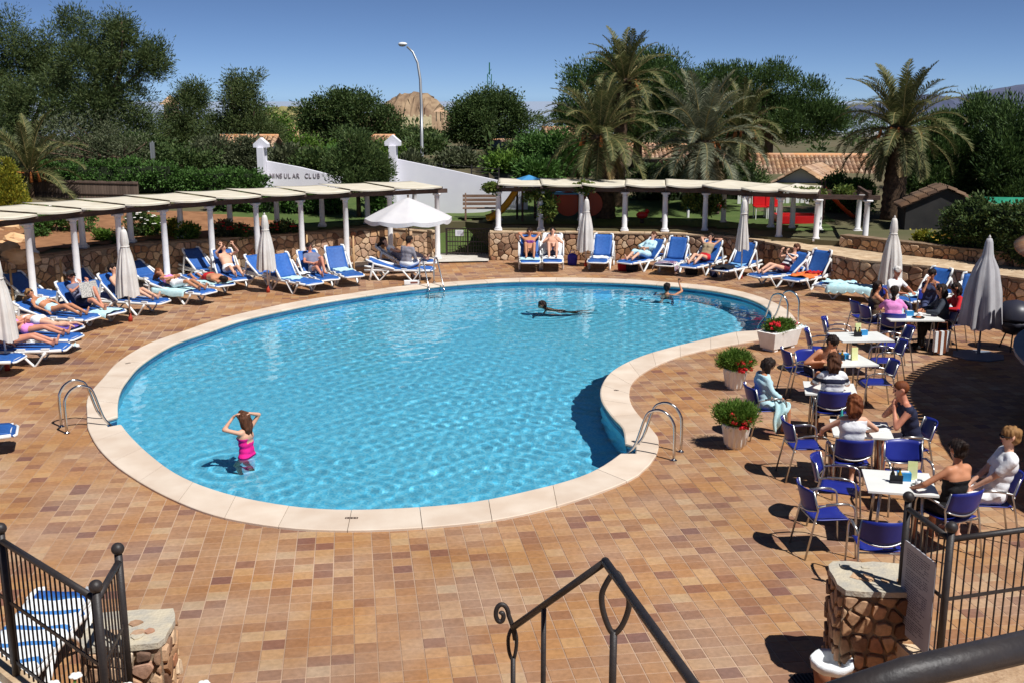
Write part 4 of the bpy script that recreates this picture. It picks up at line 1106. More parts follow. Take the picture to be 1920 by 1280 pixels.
def chair_proto():
    t = thing('armchair', 'x', 'chair')
    def seat(u, v): return (-.22 + .46 * u, -.225 + .45 * v, .455 + .02 * (2 * v - 1) ** 2 + .03 * max(0, .2 - u) - .05 * max(0, (u - .85) / .15) ** 2)
    MB().sheet(seat, 10, 8, .012).obj('seat', M_chairblue, t, True)
    def bk(u, v):
        y = -.235 + .47 * v; c = (1 - (2 * v - 1) ** 2); zlo = .565 + .05 * (1 - c) ** 1.0 + .0; zlo = .60 - .055 * c; zhi = .845 - .012 * (1 - c)
        z = zlo + (zhi - zlo) * u; return (-.20 - .075 * c - (z - .56) * .28, y, z)
    mb = MB(); top = [Vector(bk(i / 6, j / 10)) for i in range(7) for j in range(11)]; w = 11; N = len(top)
    vs = top + [p + Vector((-.012, 0, 0)) for p in top]; fs = []
    for i in range(6):
        for j in range(10): q = (i * w + j, i * w + j + 1, (i + 1) * w + j + 1, (i + 1) * w + j); fs += [q, tuple(N + k for k in reversed(q))]
    for j in range(10): fs += [(j + 1, j, N + j, N + j + 1), (6 * w + j, 6 * w + j + 1, N + 6 * w + j + 1, N + 6 * w + j)]
    for i in range(6): fs += [(i * w, (i + 1) * w, N + (i + 1) * w, N + i * w), ((i + 1) * w + 10, i * w + 10, N + i * w + 10, N + (i + 1) * w + 10)]
    b = mb.add(vs, fs).obj('backrest', M_chairblue, t, True)
    MB().tube([Vector(bk(0, j / 10)) + Vector((-.008, 0, -.006)) for j in range(11)], .011, 8).obj('back_rim', M_alu, b, True)
    for s in (-1, 1):
        MB().tube([(-.33, s * .25, 0), (-.24, s * .245, .45), (-.205, s * .242, .6), (-.27, s * .235, .83)], .0125, 8).obj('rear_leg', M_alu, t, True)
        pts = [Vector(q) for q in ((.27, s * .265, 0), (.235, s * .265, .45), (.22, s * .265, .6), (.17, s * .262, .655), (.05, s * .26, .67), (-.1, s * .255, .66), (-.215, s * .245, .635))]
        MB().tube([ceval(pts, i, k / 3, (), False) for i in range(6) for k in range(3)] + [pts[-1]], .0125, 8).obj('front_leg', M_alu, t, True)
        MB().tube([(.15, s * .264, .668), (.05, s * .262, .682), (-.12, s * .256, .67)], .017, 8, flat=.6).obj('armrest', M_alu, t, True)
    MB().tube([(-.22, -.245, .44), (-.22, .245, .44)], .01, 6).obj('cross_tube', M_alu, t, True)
    MB().tube([(.2, -.262, .44), (.2, .262, .44)], .01, 6).obj('cross_tube', M_alu, t, True)
    return t
CP = chair_proto(); cfirst = [True]
CH = {}
def chair(key, label, px, ang):
    p = G(px[0], px[1], .46); t = CP if cfirst[0] else copy_tree(CP); cfirst[0] = False
    t.location = (p.x, p.y, 0); t.rotation_euler = (0, 0, rad(ang)); tag(t, label, 'chair', 'blue armchairs at the dining tables'); CH[key] = t; return t
chair('c1', 'empty blue armchair beside the woman in a white vest, its back to the pool', (1511, 834), 2)
chair('c2', 'empty blue armchair at the far left corner of the table with the napkin box', (1572, 914), -22)
chair('c3', 'empty blue armchair on the pool side of the table with the napkin box', (1550, 962), 6)
chair('c4', 'empty blue armchair between stone pillar and table, its back to the stairs', (1644, 1018), 84)
chair('c5', 'blue armchair under the woman in a white vest', (1592, 861), 84)
chair('c6', 'empty blue armchair behind the napkin box, facing the stairs', (1700, 892), -95)
chair('c7', 'blue armchair under the woman in a black strappy top', (1776, 962), 112)
chair('c8', 'blue armchair under the man in a white polo shirt', (1852, 938), 172)
chair('c9', 'blue armchair under the girl wrapped in a towel', (1436, 764), 8)
chair('c10', 'empty blue armchair behind the girl wrapped in a towel', (1500, 692), 4)
chair('c10b', 'blue armchair under the bare-shouldered man leaning over the table', (1528, 702), -60)
chair('c11', 'blue armchair under the woman in the striped shirt', (1556, 768), 84)
chair('c12', 'empty blue armchair beside the shade edge, nearest the woman in the striped shirt', (1642, 716), 178)
chair('c13', 'empty blue armchair facing the table with the yellow menu card', (1660, 676), 176)
chair('c14', 'empty blue armchair at the end of the long table towards the bar', (1676, 648), 178)
chair('c15', 'empty blue armchair at the pool side of the long white table', (1542, 655), -12)
chair('c16', 'empty blue armchair at the far pool-side corner of the long white table', (1572, 632), -20)
chair('c17', 'empty blue armchair beside the girl in a brown top', (1622, 594), 10)
chair('c17b', 'blue armchair under the girl in a brown top', (1640, 603), 10)
chair('c18', 'blue armchair under the person in a pink shirt', (1672, 616), 75)
chair('c19', 'blue armchair under the person in a dark jacket', (1762, 614), 172)
chair('c20', 'blue armchair under the person in a red top', (1796, 607), 180)
chair('c22', 'blue armchair under the dark-haired woman facing the stairs', (1742, 577), -105)
chair('c23', 'blue armchair under the white-haired man', (1676, 573), -60)
chair('c21', 'blue armchair under the man in a navy vest', (1702, 836), 176)
# things on tables
def on_table(k, x, y):
    t = TB[k]; a = t.rotation_euler.z; return Vector((t.location.x + cos(a) * x - sin(a) * y, t.location.y + sin(a) * x + cos(a) * y, .743))
M_napkin = mat('blue_box', srgb(40, 130, 190), srgb(50, 142, 200), rough=.5, scale=5)
M_menu = mat('menu_card', srgb(214, 218, 150), srgb(226, 226, 176), rough=.6, scale=8)
M_cruet = mat('dark_bottle', srgb(40, 36, 24), rough=.2)
def napkin(k, x, y, lab):
    t = thing('napkin_box', lab, 'napkin box', on_table(k, x, y), TB[k].rotation_euler.z + .1)
    MB().box((0, 0, .05), (.15, .1, .1)).obj('box', M_napkin, t); MB().box((0, 0, .102), (.11, .05, .012)).obj('napkins', M_twhite, t)
def menu(k, x, y, lab):
    t = thing('menu_card', lab, 'menu', on_table(k, x, y), TB[k].rotation_euler.z)
    for s in (-1, 1): MB().box((0, s * .018, .11), (.11, .004, .22), Matrix.Rotation(s * .12, 3, 'X')).obj('leaf', M_menu, t)
def cruet(k, x, y, lab):
    t = thing('cruet_set', lab, 'cruet', on_table(k, x, y), TB[k].rotation_euler.z)
    MB().box((0, 0, .01), (.14, .08, .02)).obj('tray', M_black, t); MB().box((0, 0, .05), (.15, .01, .08)).obj('holder', M_black, t)
    for s, m in ((-1, M_cruet), (1, mat('oil_bottle', srgb(150, 120, 30), rough=.2))):
        b = MB().lathe([(.025, .02), (.027, .03), (.027, .1), (.012, .13), (.012, .15)], 12, (s * .04, .03, 0)).obj('bottle', m, t, True)
        MB().lathe([(.014, .15), (.014, .17), (0, .172)], 10, (s * .04, .03, 0)).obj('stopper', M_black, b)
def cup(k, x, y, lab):
    t = thing('coffee_cup', lab, 'cup', on_table(k, x, y))
    MB().lathe([(.0, .0), (.05, .002), (.075, .014), (.078, .014)], 18).obj('saucer', M_whitep, t, True)
    c = MB().lathe([(.025, .012), (.032, .02), (.042, .075), (.039, .073), (.03, .025)], 16).obj('bowl', M_whitep, t, True)
    MB().tube([(.04, 0, .06), (.065, 0, .055), (.062, 0, .03), (.035, 0, .025)], .005, 6).obj('handle', M_whitep, c)
def bottle(k, x, y, lab, m=None, h=.24):
    t = thing('bottle', lab, 'bottle', on_table(k, x, y))
    MB().lathe([(.03, 0), (.033, .01), (.033, h * .6), (.014, h * .8), (.014, h)], 14).obj('body', m or mat('green_bottle', srgb(60, 150, 140), rough=.1, spec=.6), t, True)
    MB().lathe([(.034, h * .2), (.034, h * .5)], 14).obj('label_band', M_twhite, t); MB().lathe([(.016, h), (.016, h + .02), (0, h + .021)], 10).obj('cap', M_whitep, t)
napkin(1, .06, .08, 'blue napkin box on the table beside the iron railing'); menu(1, .16, .14, 'pale menu card standing behind the napkin box by the railing')
cruet(1, -.04, -.03, 'dark cruet set with oil bottle before the blue napkin box'); cup(1, .2, -.1, 'white coffee cup on the table beside the iron railing')
napkin(5, .1, .12, 'blue napkin box on the long white table'); menu(5, .02, .18, 'yellow menu card on the long white table'); cruet(5, -.05, .0, 'cruet set on the long white table')
menu(4, .12, .0, 'yellow menu card on the unoccupied table next to empty chairs'); napkin(4, -.02, .12, 'blue napkin box on the unoccupied table'); cruet(4, -.12, .02, 'cruet set on the unoccupied table')
bottle(2, -.26, .05, 'green bottle beside the woman in a white vest'); bottle(2, -.18, .0, 'clear blue bottle next to the green bottle', mat('blue_bottle', srgb(90, 140, 190), rough=.1), .18)
napkin(6, .0, .1, 'blue napkin box amid the dining group'); cup(6, .2, .05, 'white cup amid the dining group'); bottle(6, -.15, .12, 'pale bottle amid the dining group', M_tpale, .2)
p = on_table(6, .1, -.15); t = thing('plate', 'white plate on the dining group table', 'plate', p); MB().lathe([(0, .002), (.09, .003), (.125, .02), (.128, .02)], 20).obj('dish', M_whitep, t, True); MB().ball((0, 0, .012), (.07, .06, .016), 10, 6).obj('food', M_torange, t, True)
p = on_table(2, .25, .05); t = thing('magazine', 'black and white magazine on the table of the man in the navy vest', 'magazine', p, .3)
MB().box((0, 0, .006), (.3, .22, .008)).obj('pages', M_twhite, t); MB().box((.0, .03, .0112), (.2, .1, .001)).obj('picture', M_black, t)
# bag hung on the dining chair
p = CH['c18'].location + Vector((1.0, .1, 0)); t = thing('shoulder_bag', 'cream and brown striped bag hanging by the chairs of the dining group', 'bag', Vector((p.x - .12, p.y - .55, 0.0)), .2)
for i in range(5):
    MB().prism([(-.16 + i * .065, -.03), (-.16 + i * .065 + .063, -.03), (-.16 + i * .065 + .063, .05), (-.16 + i * .065, .05)], .02 + .03 * abs(i - 2), .5).obj('panel', [M_twhite, mat('brown_leather', srgb(120, 66, 40), rough=.6)][i % 2], t)
MB().tube([(-.12, .01, .5), (-.1, .01, .68), (.1, .01, .68), (.12, .01, .5)], .01, 6).obj('strap', MATS['brown_leather'], t)
# ============================================================ PEOPLE
V3 = lambda *a: Vector(a)
def skin_mat(name, c1, c2): return mat('skin_' + name, srgb(*c1), srgb(*c2), rough=.55, scale=6, spec=.35)
SK = {'fair': skin_mat('fair', (212, 160, 132), (222, 172, 144)), 'tan': skin_mat('tan', (186, 126, 92), (198, 138, 104)), 'ruddy': skin_mat('ruddy', (198, 130, 104), (210, 146, 118)), 'brown': skin_mat('brown', (158, 102, 74), (170, 114, 84))}
def hair_mat(name, c1, c2): return mat('hair_' + name, srgb(*c1), srgb(*c2), rough=.65, scale=14, stretch=(1, 1, .25), bump=.35, bscale=60, spec=.2)
HR = {'dark': hair_mat('dark', (30, 22, 20), (48, 36, 30)), 'brown': hair_mat('brown', (72, 44, 30), (98, 62, 42)), 'auburn': hair_mat('auburn', (96, 50, 28), (124, 70, 38)), 'sandy': hair_mat('sandy', (128, 92, 56), (150, 112, 70)), 'white': hair_mat('white', (200, 194, 186), (216, 210, 204))}
def cloth(name, c1, c2=None): return mat('cloth_' + name, srgb(*c1), srgb(*(c2 or tuple(min(255, c + 12) for c in c1))), rough=.85, scale=8, bump=.25, bscale=30)
CL = dict(white=cloth('white', (224, 224, 226)), navy=cloth('navy', (22, 26, 52)), black=cloth('black', (24, 22, 24)), grey=cloth('grey', (132, 128, 136)), pink=cloth('pink', (222, 136, 196)), hotpink=cloth('hotpink', (226, 20, 130)), red=cloth('red', (186, 22, 30)), brown=cloth('brown', (84, 66, 48)),
          denim=cloth('denim', (52, 60, 92)), paleblue=cloth('paleblue', (180, 214, 224)), slate=cloth('slate', (110, 112, 134)), khaki=cloth('khaki', (150, 130, 100)), maroon=cloth('maroon', (104, 20, 34)), lilac=cloth('lilac', (190, 190, 214)), jacket=cloth('jacket', (46, 52, 62)), purple=cloth('purple', (110, 50, 120)), bw=None)
CL['bw'] = mat('cloth_bw', srgb(20, 20, 22), srgb(230, 230, 230), rough=.8, scale=26, ramp=(.49, .51))
M_eye = mat('eye_dark', srgb(40, 26, 20), rough=.2); M_lip = mat('lip', srgb(170, 84, 76), rough=.4)
def capsule(p0, p1, r0, r1, n=12, m=4):
    p0, p1 = Vector(p0), Vector(p1); d = p1 - p0; L = d.length
    d = d / L if L > 1e-6 else Vector((0, 0, 1)); a = d.orthogonal().normalized(); b = d.cross(a); vs = []; rows = []
    for i in range(m): t = pi / 2 * (1 - i / m); rows.append((p0 - d * r0 * sin(t), r0 * cos(t)))
    rows.append((p0, r0)); rows.append((p1, r1))
    for i in range(1, m + 1): t = pi / 2 * i / m; rows.append((p1 + d * r1 * sin(t), r1 * cos(t)))
    for c, r in rows:
        for j in range(n): t = 2 * pi * j / n; vs.append(c + a * (cos(t) * max(r, 1e-4)) + b * (sin(t) * max(r, 1e-4)))
    k = len(rows); fs = [(i * n + j, i * n + (j + 1) % n, (i + 1) * n + (j + 1) % n, (i + 1) * n + j) for i in range(k - 1) for j in range(n)]
    fs += [tuple(range(n - 1, -1, -1)), tuple((k - 1) * n + j for j in range(n))]
    return vs, fs
TMP = bpy.data.scenes.new('tmp')
def remesh(mb, voxel, it=4):
    me = bpy.data.meshes.new('tmp'); me.from_pydata(mb.v, [], mb.f); o = bpy.data.objects.new('tmp', me); TMP.collection.objects.link(o)
    m = o.modifiers.new('r', 'REMESH'); m.mode = 'VOXEL'; m.voxel_size = voxel; m.use_smooth_shade = True
    s = o.modifiers.new('s', 'SMOOTH'); s.iterations = it; s.factor = .5
    with bpy.context.temp_override(scene=TMP, view_layer=TMP.view_layers[0]): dg = bpy.context.evaluated_depsgraph_get()
    dg.update(); ev = o.evaluated_get(dg); out = bpy.data.meshes.new_from_object(ev)
    bpy.data.objects.remove(o); bpy.data.meshes.remove(me); return out
def ik(a, target, l1, l2, pole):
    a, target, pole = Vector(a), Vector(target), Vector(pole); d = target - a; L = d.length
    L2 = max(abs(l1 - l2) * 1.02, min(L, (l1 + l2) * .995)); d = d / max(L, 1e-6); e = a + d * L2
    x = (l1 * l1 - l2 * l2 + L2 * L2) / (2 * L2); h = math.sqrt(max(0, l1 * l1 - x * x))
    p = pole - d * pole.dot(d); p = p.normalized() if p.length > 1e-5 else d.orthogonal()
    return a + d * x + p * h, e
def hand_geo(mb, w, d, nrm, s, curl=.35):
    """palm and five fingers growing from wrist w along d; nrm = back of the hand"""
    d = d.normalized(); nrm = (nrm - d * nrm.dot(d)).normalized(); side = d.cross(nrm)
    for k, (o, L) in enumerate(((-.03, .066), (-.01, .078), (.011, .072), (.03, .056))):
        a = w + d * .085 * s + side * o * s; q = (d * cos(curl) - nrm * sin(curl)); b = a + q * L * .5 * s
        q2 = (d * cos(curl * 2.2) - nrm * sin(curl * 2.2)); c = b + q2 * L * .5 * s
        for u, v, r1, r2 in ((a, b, .0095, .009), (b, c, .009, .0075)): mb.add(*capsule(u, v, r1 * s, r2 * s, 6, 2))
    a = w + d * .03 * s - side * .032 * s; b = a + (d * .6 - side * .7 - nrm * .3).normalized() * .035 * s; c = b + (d * .9 - side * .25 - nrm * .3).normalized() * .03 * s
    mb.add(*capsule(a, b, .012 * s, .011 * s, 6, 2)); mb.add(*capsule(b, c, .011 * s, .008 * s, 6, 2))
def person(label, loc, rz, pose, look, s=1.0, voxel=.017):
    fem = look.get('fem', False); P = Vector(pose['P']); T = Vector(pose['T']).normalized(); F = Vector(pose['F']); F = (F - T * F.dot(T)).normalized(); Lf = T.cross(F)
    U = Vector(pose.get('U', T)).normalized(); hf = Vector(pose.get('hF', F)); hf = (hf - U * hf.dot(U)).normalized(); hl = U.cross(hf)
    sw, hw = (.158, .098) if fem else (.185, .088)
    fat = look.get('fat', 1.0)
    bend = Vector(pose.get('bend', (0, 0, 0)))
    at = lambda t: P + T * (t * s) + bend * (t * t * s)
    prims = []
    def pr(a, b, r0, r1, reg): prims.append((Vector(a), Vector(b), r0 * s, r1 * s, reg))
    def wide(t, hwid, r, reg): c = at(t); pr(c - Lf * hwid * s, c + Lf * hwid * s, r, r, reg)
    wide(.0, hw * .95, .108 * fat, 'torso'); wide(.12, .062 * fat, .1 * fat, 'torso'); wide(.24, .068, .098 * fat, 'torso'); wide(.36, .085 if not fem else .072, .108, 'torso')
    pr(at(0), at(.42), .1 * fat, .09, 'torso'); sc = at(.455); pr(sc - Lf * (sw - .03) * s, sc + Lf * (sw - .03) * s, .062, .062, 'torso')
    if fem:
        for q in (-1, 1): c = at(.34) + F * .075 * s + Lf * .062 * q * s; pr(c, c + F * .012, .056, .05, 'torso')
    nk = at(.48); hc = at(.56) + U * .125 * s + hf * .02 * s
    pr(nk, hc - U * .06 * s, .054, .05, 'neck')
    pr(hc + U * .025 * s - hf * .012 * s, hc + U * .03 * s + hf * .012 * s, .088, .084, 'head'); pr(hc - U * .03 * s + hf * .025 * s, hc - U * .075 * s + hf * .05 * s, .066, .036, 'head')
    pr(hc + U * .005 * s + hf * .092 * s, hc - U * .02 * s + hf * .108 * s, .012, .016, 'head')
    for q in (-1, 1): pr(hc + hl * q * .088 * s + U * .012 * s, hc + hl * q * .09 * s - U * .012 * s, .019, .014, 'head')
    arms = []; legs = []
    for q, side in ((1, 'L'), (-1, 'R')):
        sh = at(.45) + Lf * q * sw * s; tg = Vector(pose['w' + side]); pole = Vector(pose.get('e' + side, Lf * q * .6 - F * .3 - T))
        el, wr = ik(sh, tg, .285 * s, .25 * s, pole); fd = (wr - el).normalized(); hd = Vector(pose.get('h' + side, fd)).normalized()
        pr(sh, el, .05 if not fem else .044, .038, 'uarm'); pr(el, wr, .039, .027, 'farm'); pr(wr, wr + hd * .035 * s, .027, .03, 'hand'); 
        pn = (T if abs(hd.dot(T)) < .9 else F); sd = hd.cross(pn).normalized()
        pr(wr + hd * .05 * s - sd * .018 * s, wr + hd * .075 * s - sd * .02 * s, .02, .018, 'hand'); pr(wr + hd * .05 * s + sd * .018 * s, wr + hd * .075 * s + sd * .02 * s, .02, .018, 'hand')
        arms.append((wr, hd, pn))
        hp = at(.0) + Lf * q * hw * .92 * s - T * .03 * s; an, kp = Vector(pose['a' + side]), Vector(pose.get('k' + side, F))
        kn, an = ik(hp, an, .425 * s, .415 * s, kp); fdir = Vector(pose.get('f' + side, F)).normalized()
        pr(hp, kn, .086 * fat, .057, 'thigh'); pr(kn, an, .054, .038, 'shin')
        sd2 = (an - kn).normalized(); back = -(fdir - sd2 * fdir.dot(sd2)); back = back.normalized() if back.length > .1 else Vector((0, 0, 0))
        pr(kn + sd2 * .1 * s + back * .016 * s, kn + sd2 * .2 * s + back * .012 * s, .05, .044, 'shin')
        hl2 = an + sd2 * .035 * s - fdir * .03 * s; pr(hl2, hl2 + fdir * .17 * s, .036, .03, 'foot')
    mb = MB()
    for a, b, r0, r1, reg in prims: mb.add(*capsule(a, b, r0, r1))
    me = remesh(mb, voxel, max(4, int(6 * (.02 / voxel) ** 1.6)))
    nf = len(me.polygons); nv = len(me.vertices)
    C_ = np.zeros(nf * 3, np.float32); me.polygons.foreach_get('center', C_); C_ = C_.reshape(-1, 3)
    best = np.full(nf, 1e9); idx = np.zeros(nf, int); tt = np.zeros(nf)
    for k, (a, b, r0, r1, reg) in enumerate(prims):
        A = np.array(a); D = np.array(b - a); L2 = max((b - a).length_squared, 1e-9); t = np.clip(((C_ - A) @ D) / L2, 0, 1)
        dist = np.linalg.norm(C_ - (A + t[:, None] * D), axis=1) - (r0 + (r1 - r0) * t)
        mk = dist < best; best[mk] = dist[mk]; idx[mk] = k; tt[mk] = t[mk]
    regs = np.array([p[4] for p in prims])[idx]
    tors = ((C_ - np.array(P)) @ np.array(T)) / s      # height along the trunk
    bottoms = look.get('bottom'); tops = look.get('tops') or ([look['top']] if look.get('top') else [])
    mats = [SK[look.get('skin', 'fair')]]; mi = np.zeros(nf, int)
    def slot(m):
        if m not in mats: mats.append(m)
        return mats.index(m)
    inr = np.isin(regs, ['torso', 'neck'])
    for (m, t0, t1, sl) in tops:
        m_ = CL[m] if isinstance(m, str) else m
        q = inr & (tors > t0) & (tors < t1) & (regs == 'torso')
        if look.get('scoop'): q &= ~((tors > t1 - .1) & (((C_ - np.array(P)) @ np.array(F)) * (1 if look['scoop'] > 0 else -1) > .02 * s) & (np.abs((C_ - np.array(P)) @ np.array(Lf)) < .1 * s))
        if sl > 0: q |= (regs == 'uarm') & (tt < sl)
        if sl > 1: q |= (regs == 'farm') & (tt < sl - 1)
        mi[q] = slot(m_)
    if look.get('stripes'):
        m1 = slot(CL['white']); m2 = slot(CL['navy']); q = mi > 0
        mi[q] = np.where(np.sin(tors[q] * 34 + 1.3) > .35, m2, m1)
    if bottoms:
        m, t0, lg = bottoms; q = (regs == 'torso') & (tors < t0)
        if lg > 0: q |= (regs == 'thigh') & (tt < lg)
        else: q |= (regs == 'thigh') & (tt < .16)
        if lg > 1: q |= (regs == 'shin') & (tt < lg - 1)
        mi[q] = slot(CL[m])
    if look.get('shoes'): mi[regs == 'foot'] = slot(CL[look['shoes']])
    # cloth stands a little off the skin
    lv = np.zeros(len(me.loops), np.int32); me.loops.foreach_get('vertex_index', lv)
    lt = np.zeros(nf, np.int32); me.polygons.foreach_get('loop_total', lt)
    fm = np.repeat(mi > 0, lt); cnt = np.bincount(lv, minlength=nv); on = np.bincount(lv, weights=fm, minlength=nv) / np.maximum(cnt, 1)
    co = np.zeros(nv * 3, np.float32); me.vertices.foreach_get('co', co); co = co.reshape(-1, 3)
    no = np.zeros(nv * 3, np.float32); me.vertices.foreach_get('normal', no); no = no.reshape(-1, 3)
    w_ = look.get('loose', .004); wob = .5 + .5 * np.sin(co @ np.array([23., 31., 17.]) + 2 * np.sin(co @ np.array([11., -9., 14.])))
    co += no * ((on > .99) * w_ * (.8 + .4 * wob))[:, None]
    me.vertices.foreach_set('co', co.ravel())
    for m in mats: me.materials.append(m)
    me.polygons.foreach_set('material_index', mi.astype(np.int32)); me.polygons.foreach_set('use_smooth', [True] * nf)
    # fingers, eyes and mouth joined to the same mesh
    ex = MB()
    for wr, hd, pn in arms: hand_geo(ex, wr, hd, pn, s, pose.get('curl', .35))
    ex.cur = len(mats)
    for q in (-1, 1): ex.ball(hc + hl * q * .034 * s + hf * .083 * s + U * .012 * s, .0125 * s, 8, 6)
    ex.cur = len(mats) + 1; ex.ball(hc - U * .052 * s + hf * .089 * s, (.012 * s, .012 * s, .007 * s), 8, 5)
    me.materials.append(M_eye); me.materials.append(M_lip)
    ex_me = ex.mesh('x', [], True)
    bm = bmesh.new(); bm.from_mesh(me); bm.from_mesh(ex_me); bm.to_mesh(me); bm.free(); bpy.data.meshes.remove(ex_me)
    me.name = 'person'
    o = put('person', me, None, loc, (0, 0, rz)); tag(o, label, 'person')
    # hair
    st = look.get('style', 'short'); hm = HR[look.get('hair', 'brown')]
    hb = MB()
    if st == 'crop':
        hb.add(*capsule(hc + U * .03 * s - hf * .018 * s, hc + U * .036 * s + hf * .004 * s, .0905 * s, .086 * s, 16, 6)); hme = remesh(hb, .011 * s, 1); hme.materials.append(hm); hme.polygons.foreach_set('use_smooth', [True] * len(hme.polygons)); put('hair', hme, o)
    elif st != 'bald':
        hb.add(*capsule(hc + U * .038 * s - hf * .03 * s, hc + U * .045 * s + hf * .01 * s, .092 * s, .088 * s, 16, 6))
        hb.add(*capsule(hc - U * .02 * s - hf * .04 * s, hc + U * .02 * s - hf * .04 * s, .076 * s, .086 * s, 14, 5))
        if st in ('long', 'bob', 'pony'):
            dn = Vector(pose.get('dn', (0, 0, -1))); ln = {'long': .36, 'bob': .17, 'pony': .3}[st]
            for q in ((-1, 0, 1) if st != 'pony' else (0,)):
                a = hc - hf * .075 * s + hl * q * .05 * s; b = a + dn * ln * s * (.5) - hf * .015 * s; c = a + dn * ln * s + (-hf) * .0
                r_ = .05 if st != 'pony' else .032
                hb.add(*capsule(a, b, r_ * s, r_ * s)); hb.add(*capsule(b, c, r_ * s, .022 * s))
            if st != 'pony':
                for q in (-1, 1): hb.add(*capsule(hc + hl * q * .085 * s - hf * .02 * s, hc + hl * q * .08 * s - hf * .03 * s + dn * .13 * s, .03 * s, .024 * s))
        if st == 'bun': hb.add(*capsule(hc + U * .06 * s - hf * .12 * s, hc + U * .07 * s - hf * .125 * s, .042 * s, .04 * s))
        hme = remesh(hb, .011 * s, 2)
        nvh = len(hme.vertices); hco = np.zeros(nvh * 3, np.float32); hme.vertices.foreach_get('co', hco); hco = hco.reshape(-1, 3)
        hno = np.zeros(nvh * 3, np.float32); hme.vertices.foreach_get('normal', hno); hno = hno.reshape(-1, 3)
        hco += hno * (.0028 * np.sin(hco @ np.array([150., 115., 18.])) + .0026 * np.sin(hco @ np.array([-90., 170., 40.])) + .006 * np.sin(hco @ np.array([42., 31., 26.]) + 3 * np.sin(hco @ np.array([19., -27., 12.]))) + .004 * np.sin(hco @ np.array([-61., 48., 33.])))[:, None]
        hme.vertices.foreach_set('co', hco.ravel()); hme.materials.append(hm); hme.polygons.foreach_set('use_smooth', [True] * len(hme.polygons)); hme.update()
        put('hair', hme, o)
    if look.get('cap'):
        m = CL[look['cap']]; h_ = MB(); vs = []
        h_.add(*capsule(hc + U * .07 * s, hc + U * .075 * s, .098 * s, .094 * s, 16, 6)); c = h_.obj('cap', m, o, True)
        v = MB(); pts = [hc + U * .065 * s + hf * .08 * s + hl * q * .075 * s for q in (-1, -.5, 0, .5, 1)]; pts2 = [p + hf * (.075 - .02 * abs(q)) * s - U * .012 * s for p, q in zip(pts, (-1, -.5, 0, .5, 1))]
        v.add(pts + pts2 + [p - U * .006 for p in pts + pts2], [(i, i + 1, 6 + i, 5 + i) for i in range(4)] + [(10 + i, 15 + i, 16 + i, 11 + i) for i in range(4)]).obj('peak', m, c)
    if look.get('shades'):
        g = MB()
        for q in (-1, 1): g.ball(hc + hl * q * .035 * s + hf * .094 * s + U * .012 * s, (.024 * s, .024 * s, .018 * s), 8, 6)
        g.tube([hc + hl * -.09 * s + U * .016 * s, hc + hl * -.075 * s + hf * .085 * s + U * .016 * s, hc + hf * .11 * s + U * .016 * s, hc + hl * .075 * s + hf * .085 * s + U * .016 * s, hc + hl * .09 * s + U * .016 * s], .005 * s, 6)
        g.obj('sunglasses', M_black, o, True)
    return o, dict(hc=hc, P=P, T=T, F=F)
# ---- poses (x = the way the person faces / the lounger's foot)
def p_sit(lean=6, hands='lap', seat=.47, twist=0, turn=0, feet=.36, nod=0, bx=-.06, s=1.0):
    T = V3(-sin(rad(lean)), 0, cos(rad(lean))); P = V3(bx, 0, seat + .105 * s); F = V3(1, 0, 0)
    d = dict(P=P, T=T, F=F, U=V3(sin(rad(nod)), 0, cos(rad(nod))), hF=V3(cos(rad(turn)), sin(rad(turn)), -sin(rad(nod))),
             aL=(feet, .13, .085 * s), aR=(feet - .02, -.12, .085 * s), kL=V3(1, .15, .6), kR=V3(1, -.15, .6), fL=V3(1, .15, 0), fR=V3(1, -.15, 0))
    if hands == 'lap': d.update(wL=P + V3(.28, .08, .06), wR=P + V3(.27, -.08, .06))
    elif hands == 'table': d.update(wL=P + V3(.42, .16, .24), wR=P + V3(.4, -.14, .24), eL=V3(-.2, 1, -.6), eR=V3(-.2, -1, -.6))
    elif hands == 'chin': d.update(wL=P + V3(.3, .06, .42), wR=P + V3(.24, -.1, .5), eL=V3(.4, .4, -1), eR=V3(.5, -.3, -1), hL=V3(.2, -.2, .9), hR=V3(-.3, .2, .9))
    elif hands == 'wide': d.update(wL=P + V3(.3, .34, .16), wR=P + V3(.36, -.3, .2), eL=V3(-.3, 1, -.3), eR=V3(-.3, -1, -.3))
    elif hands == 'reach': d.update(wL=P + V3(.52, .1, .22), wR=P + V3(.35, -.2, .2), eL=V3(0, .6, -1), eR=V3(0, -.6, -1))
    elif hands == 'knees': d.update(wL=P + V3(.34, .14, .02), wR=P + V3(.34, -.14, .02))
    return d
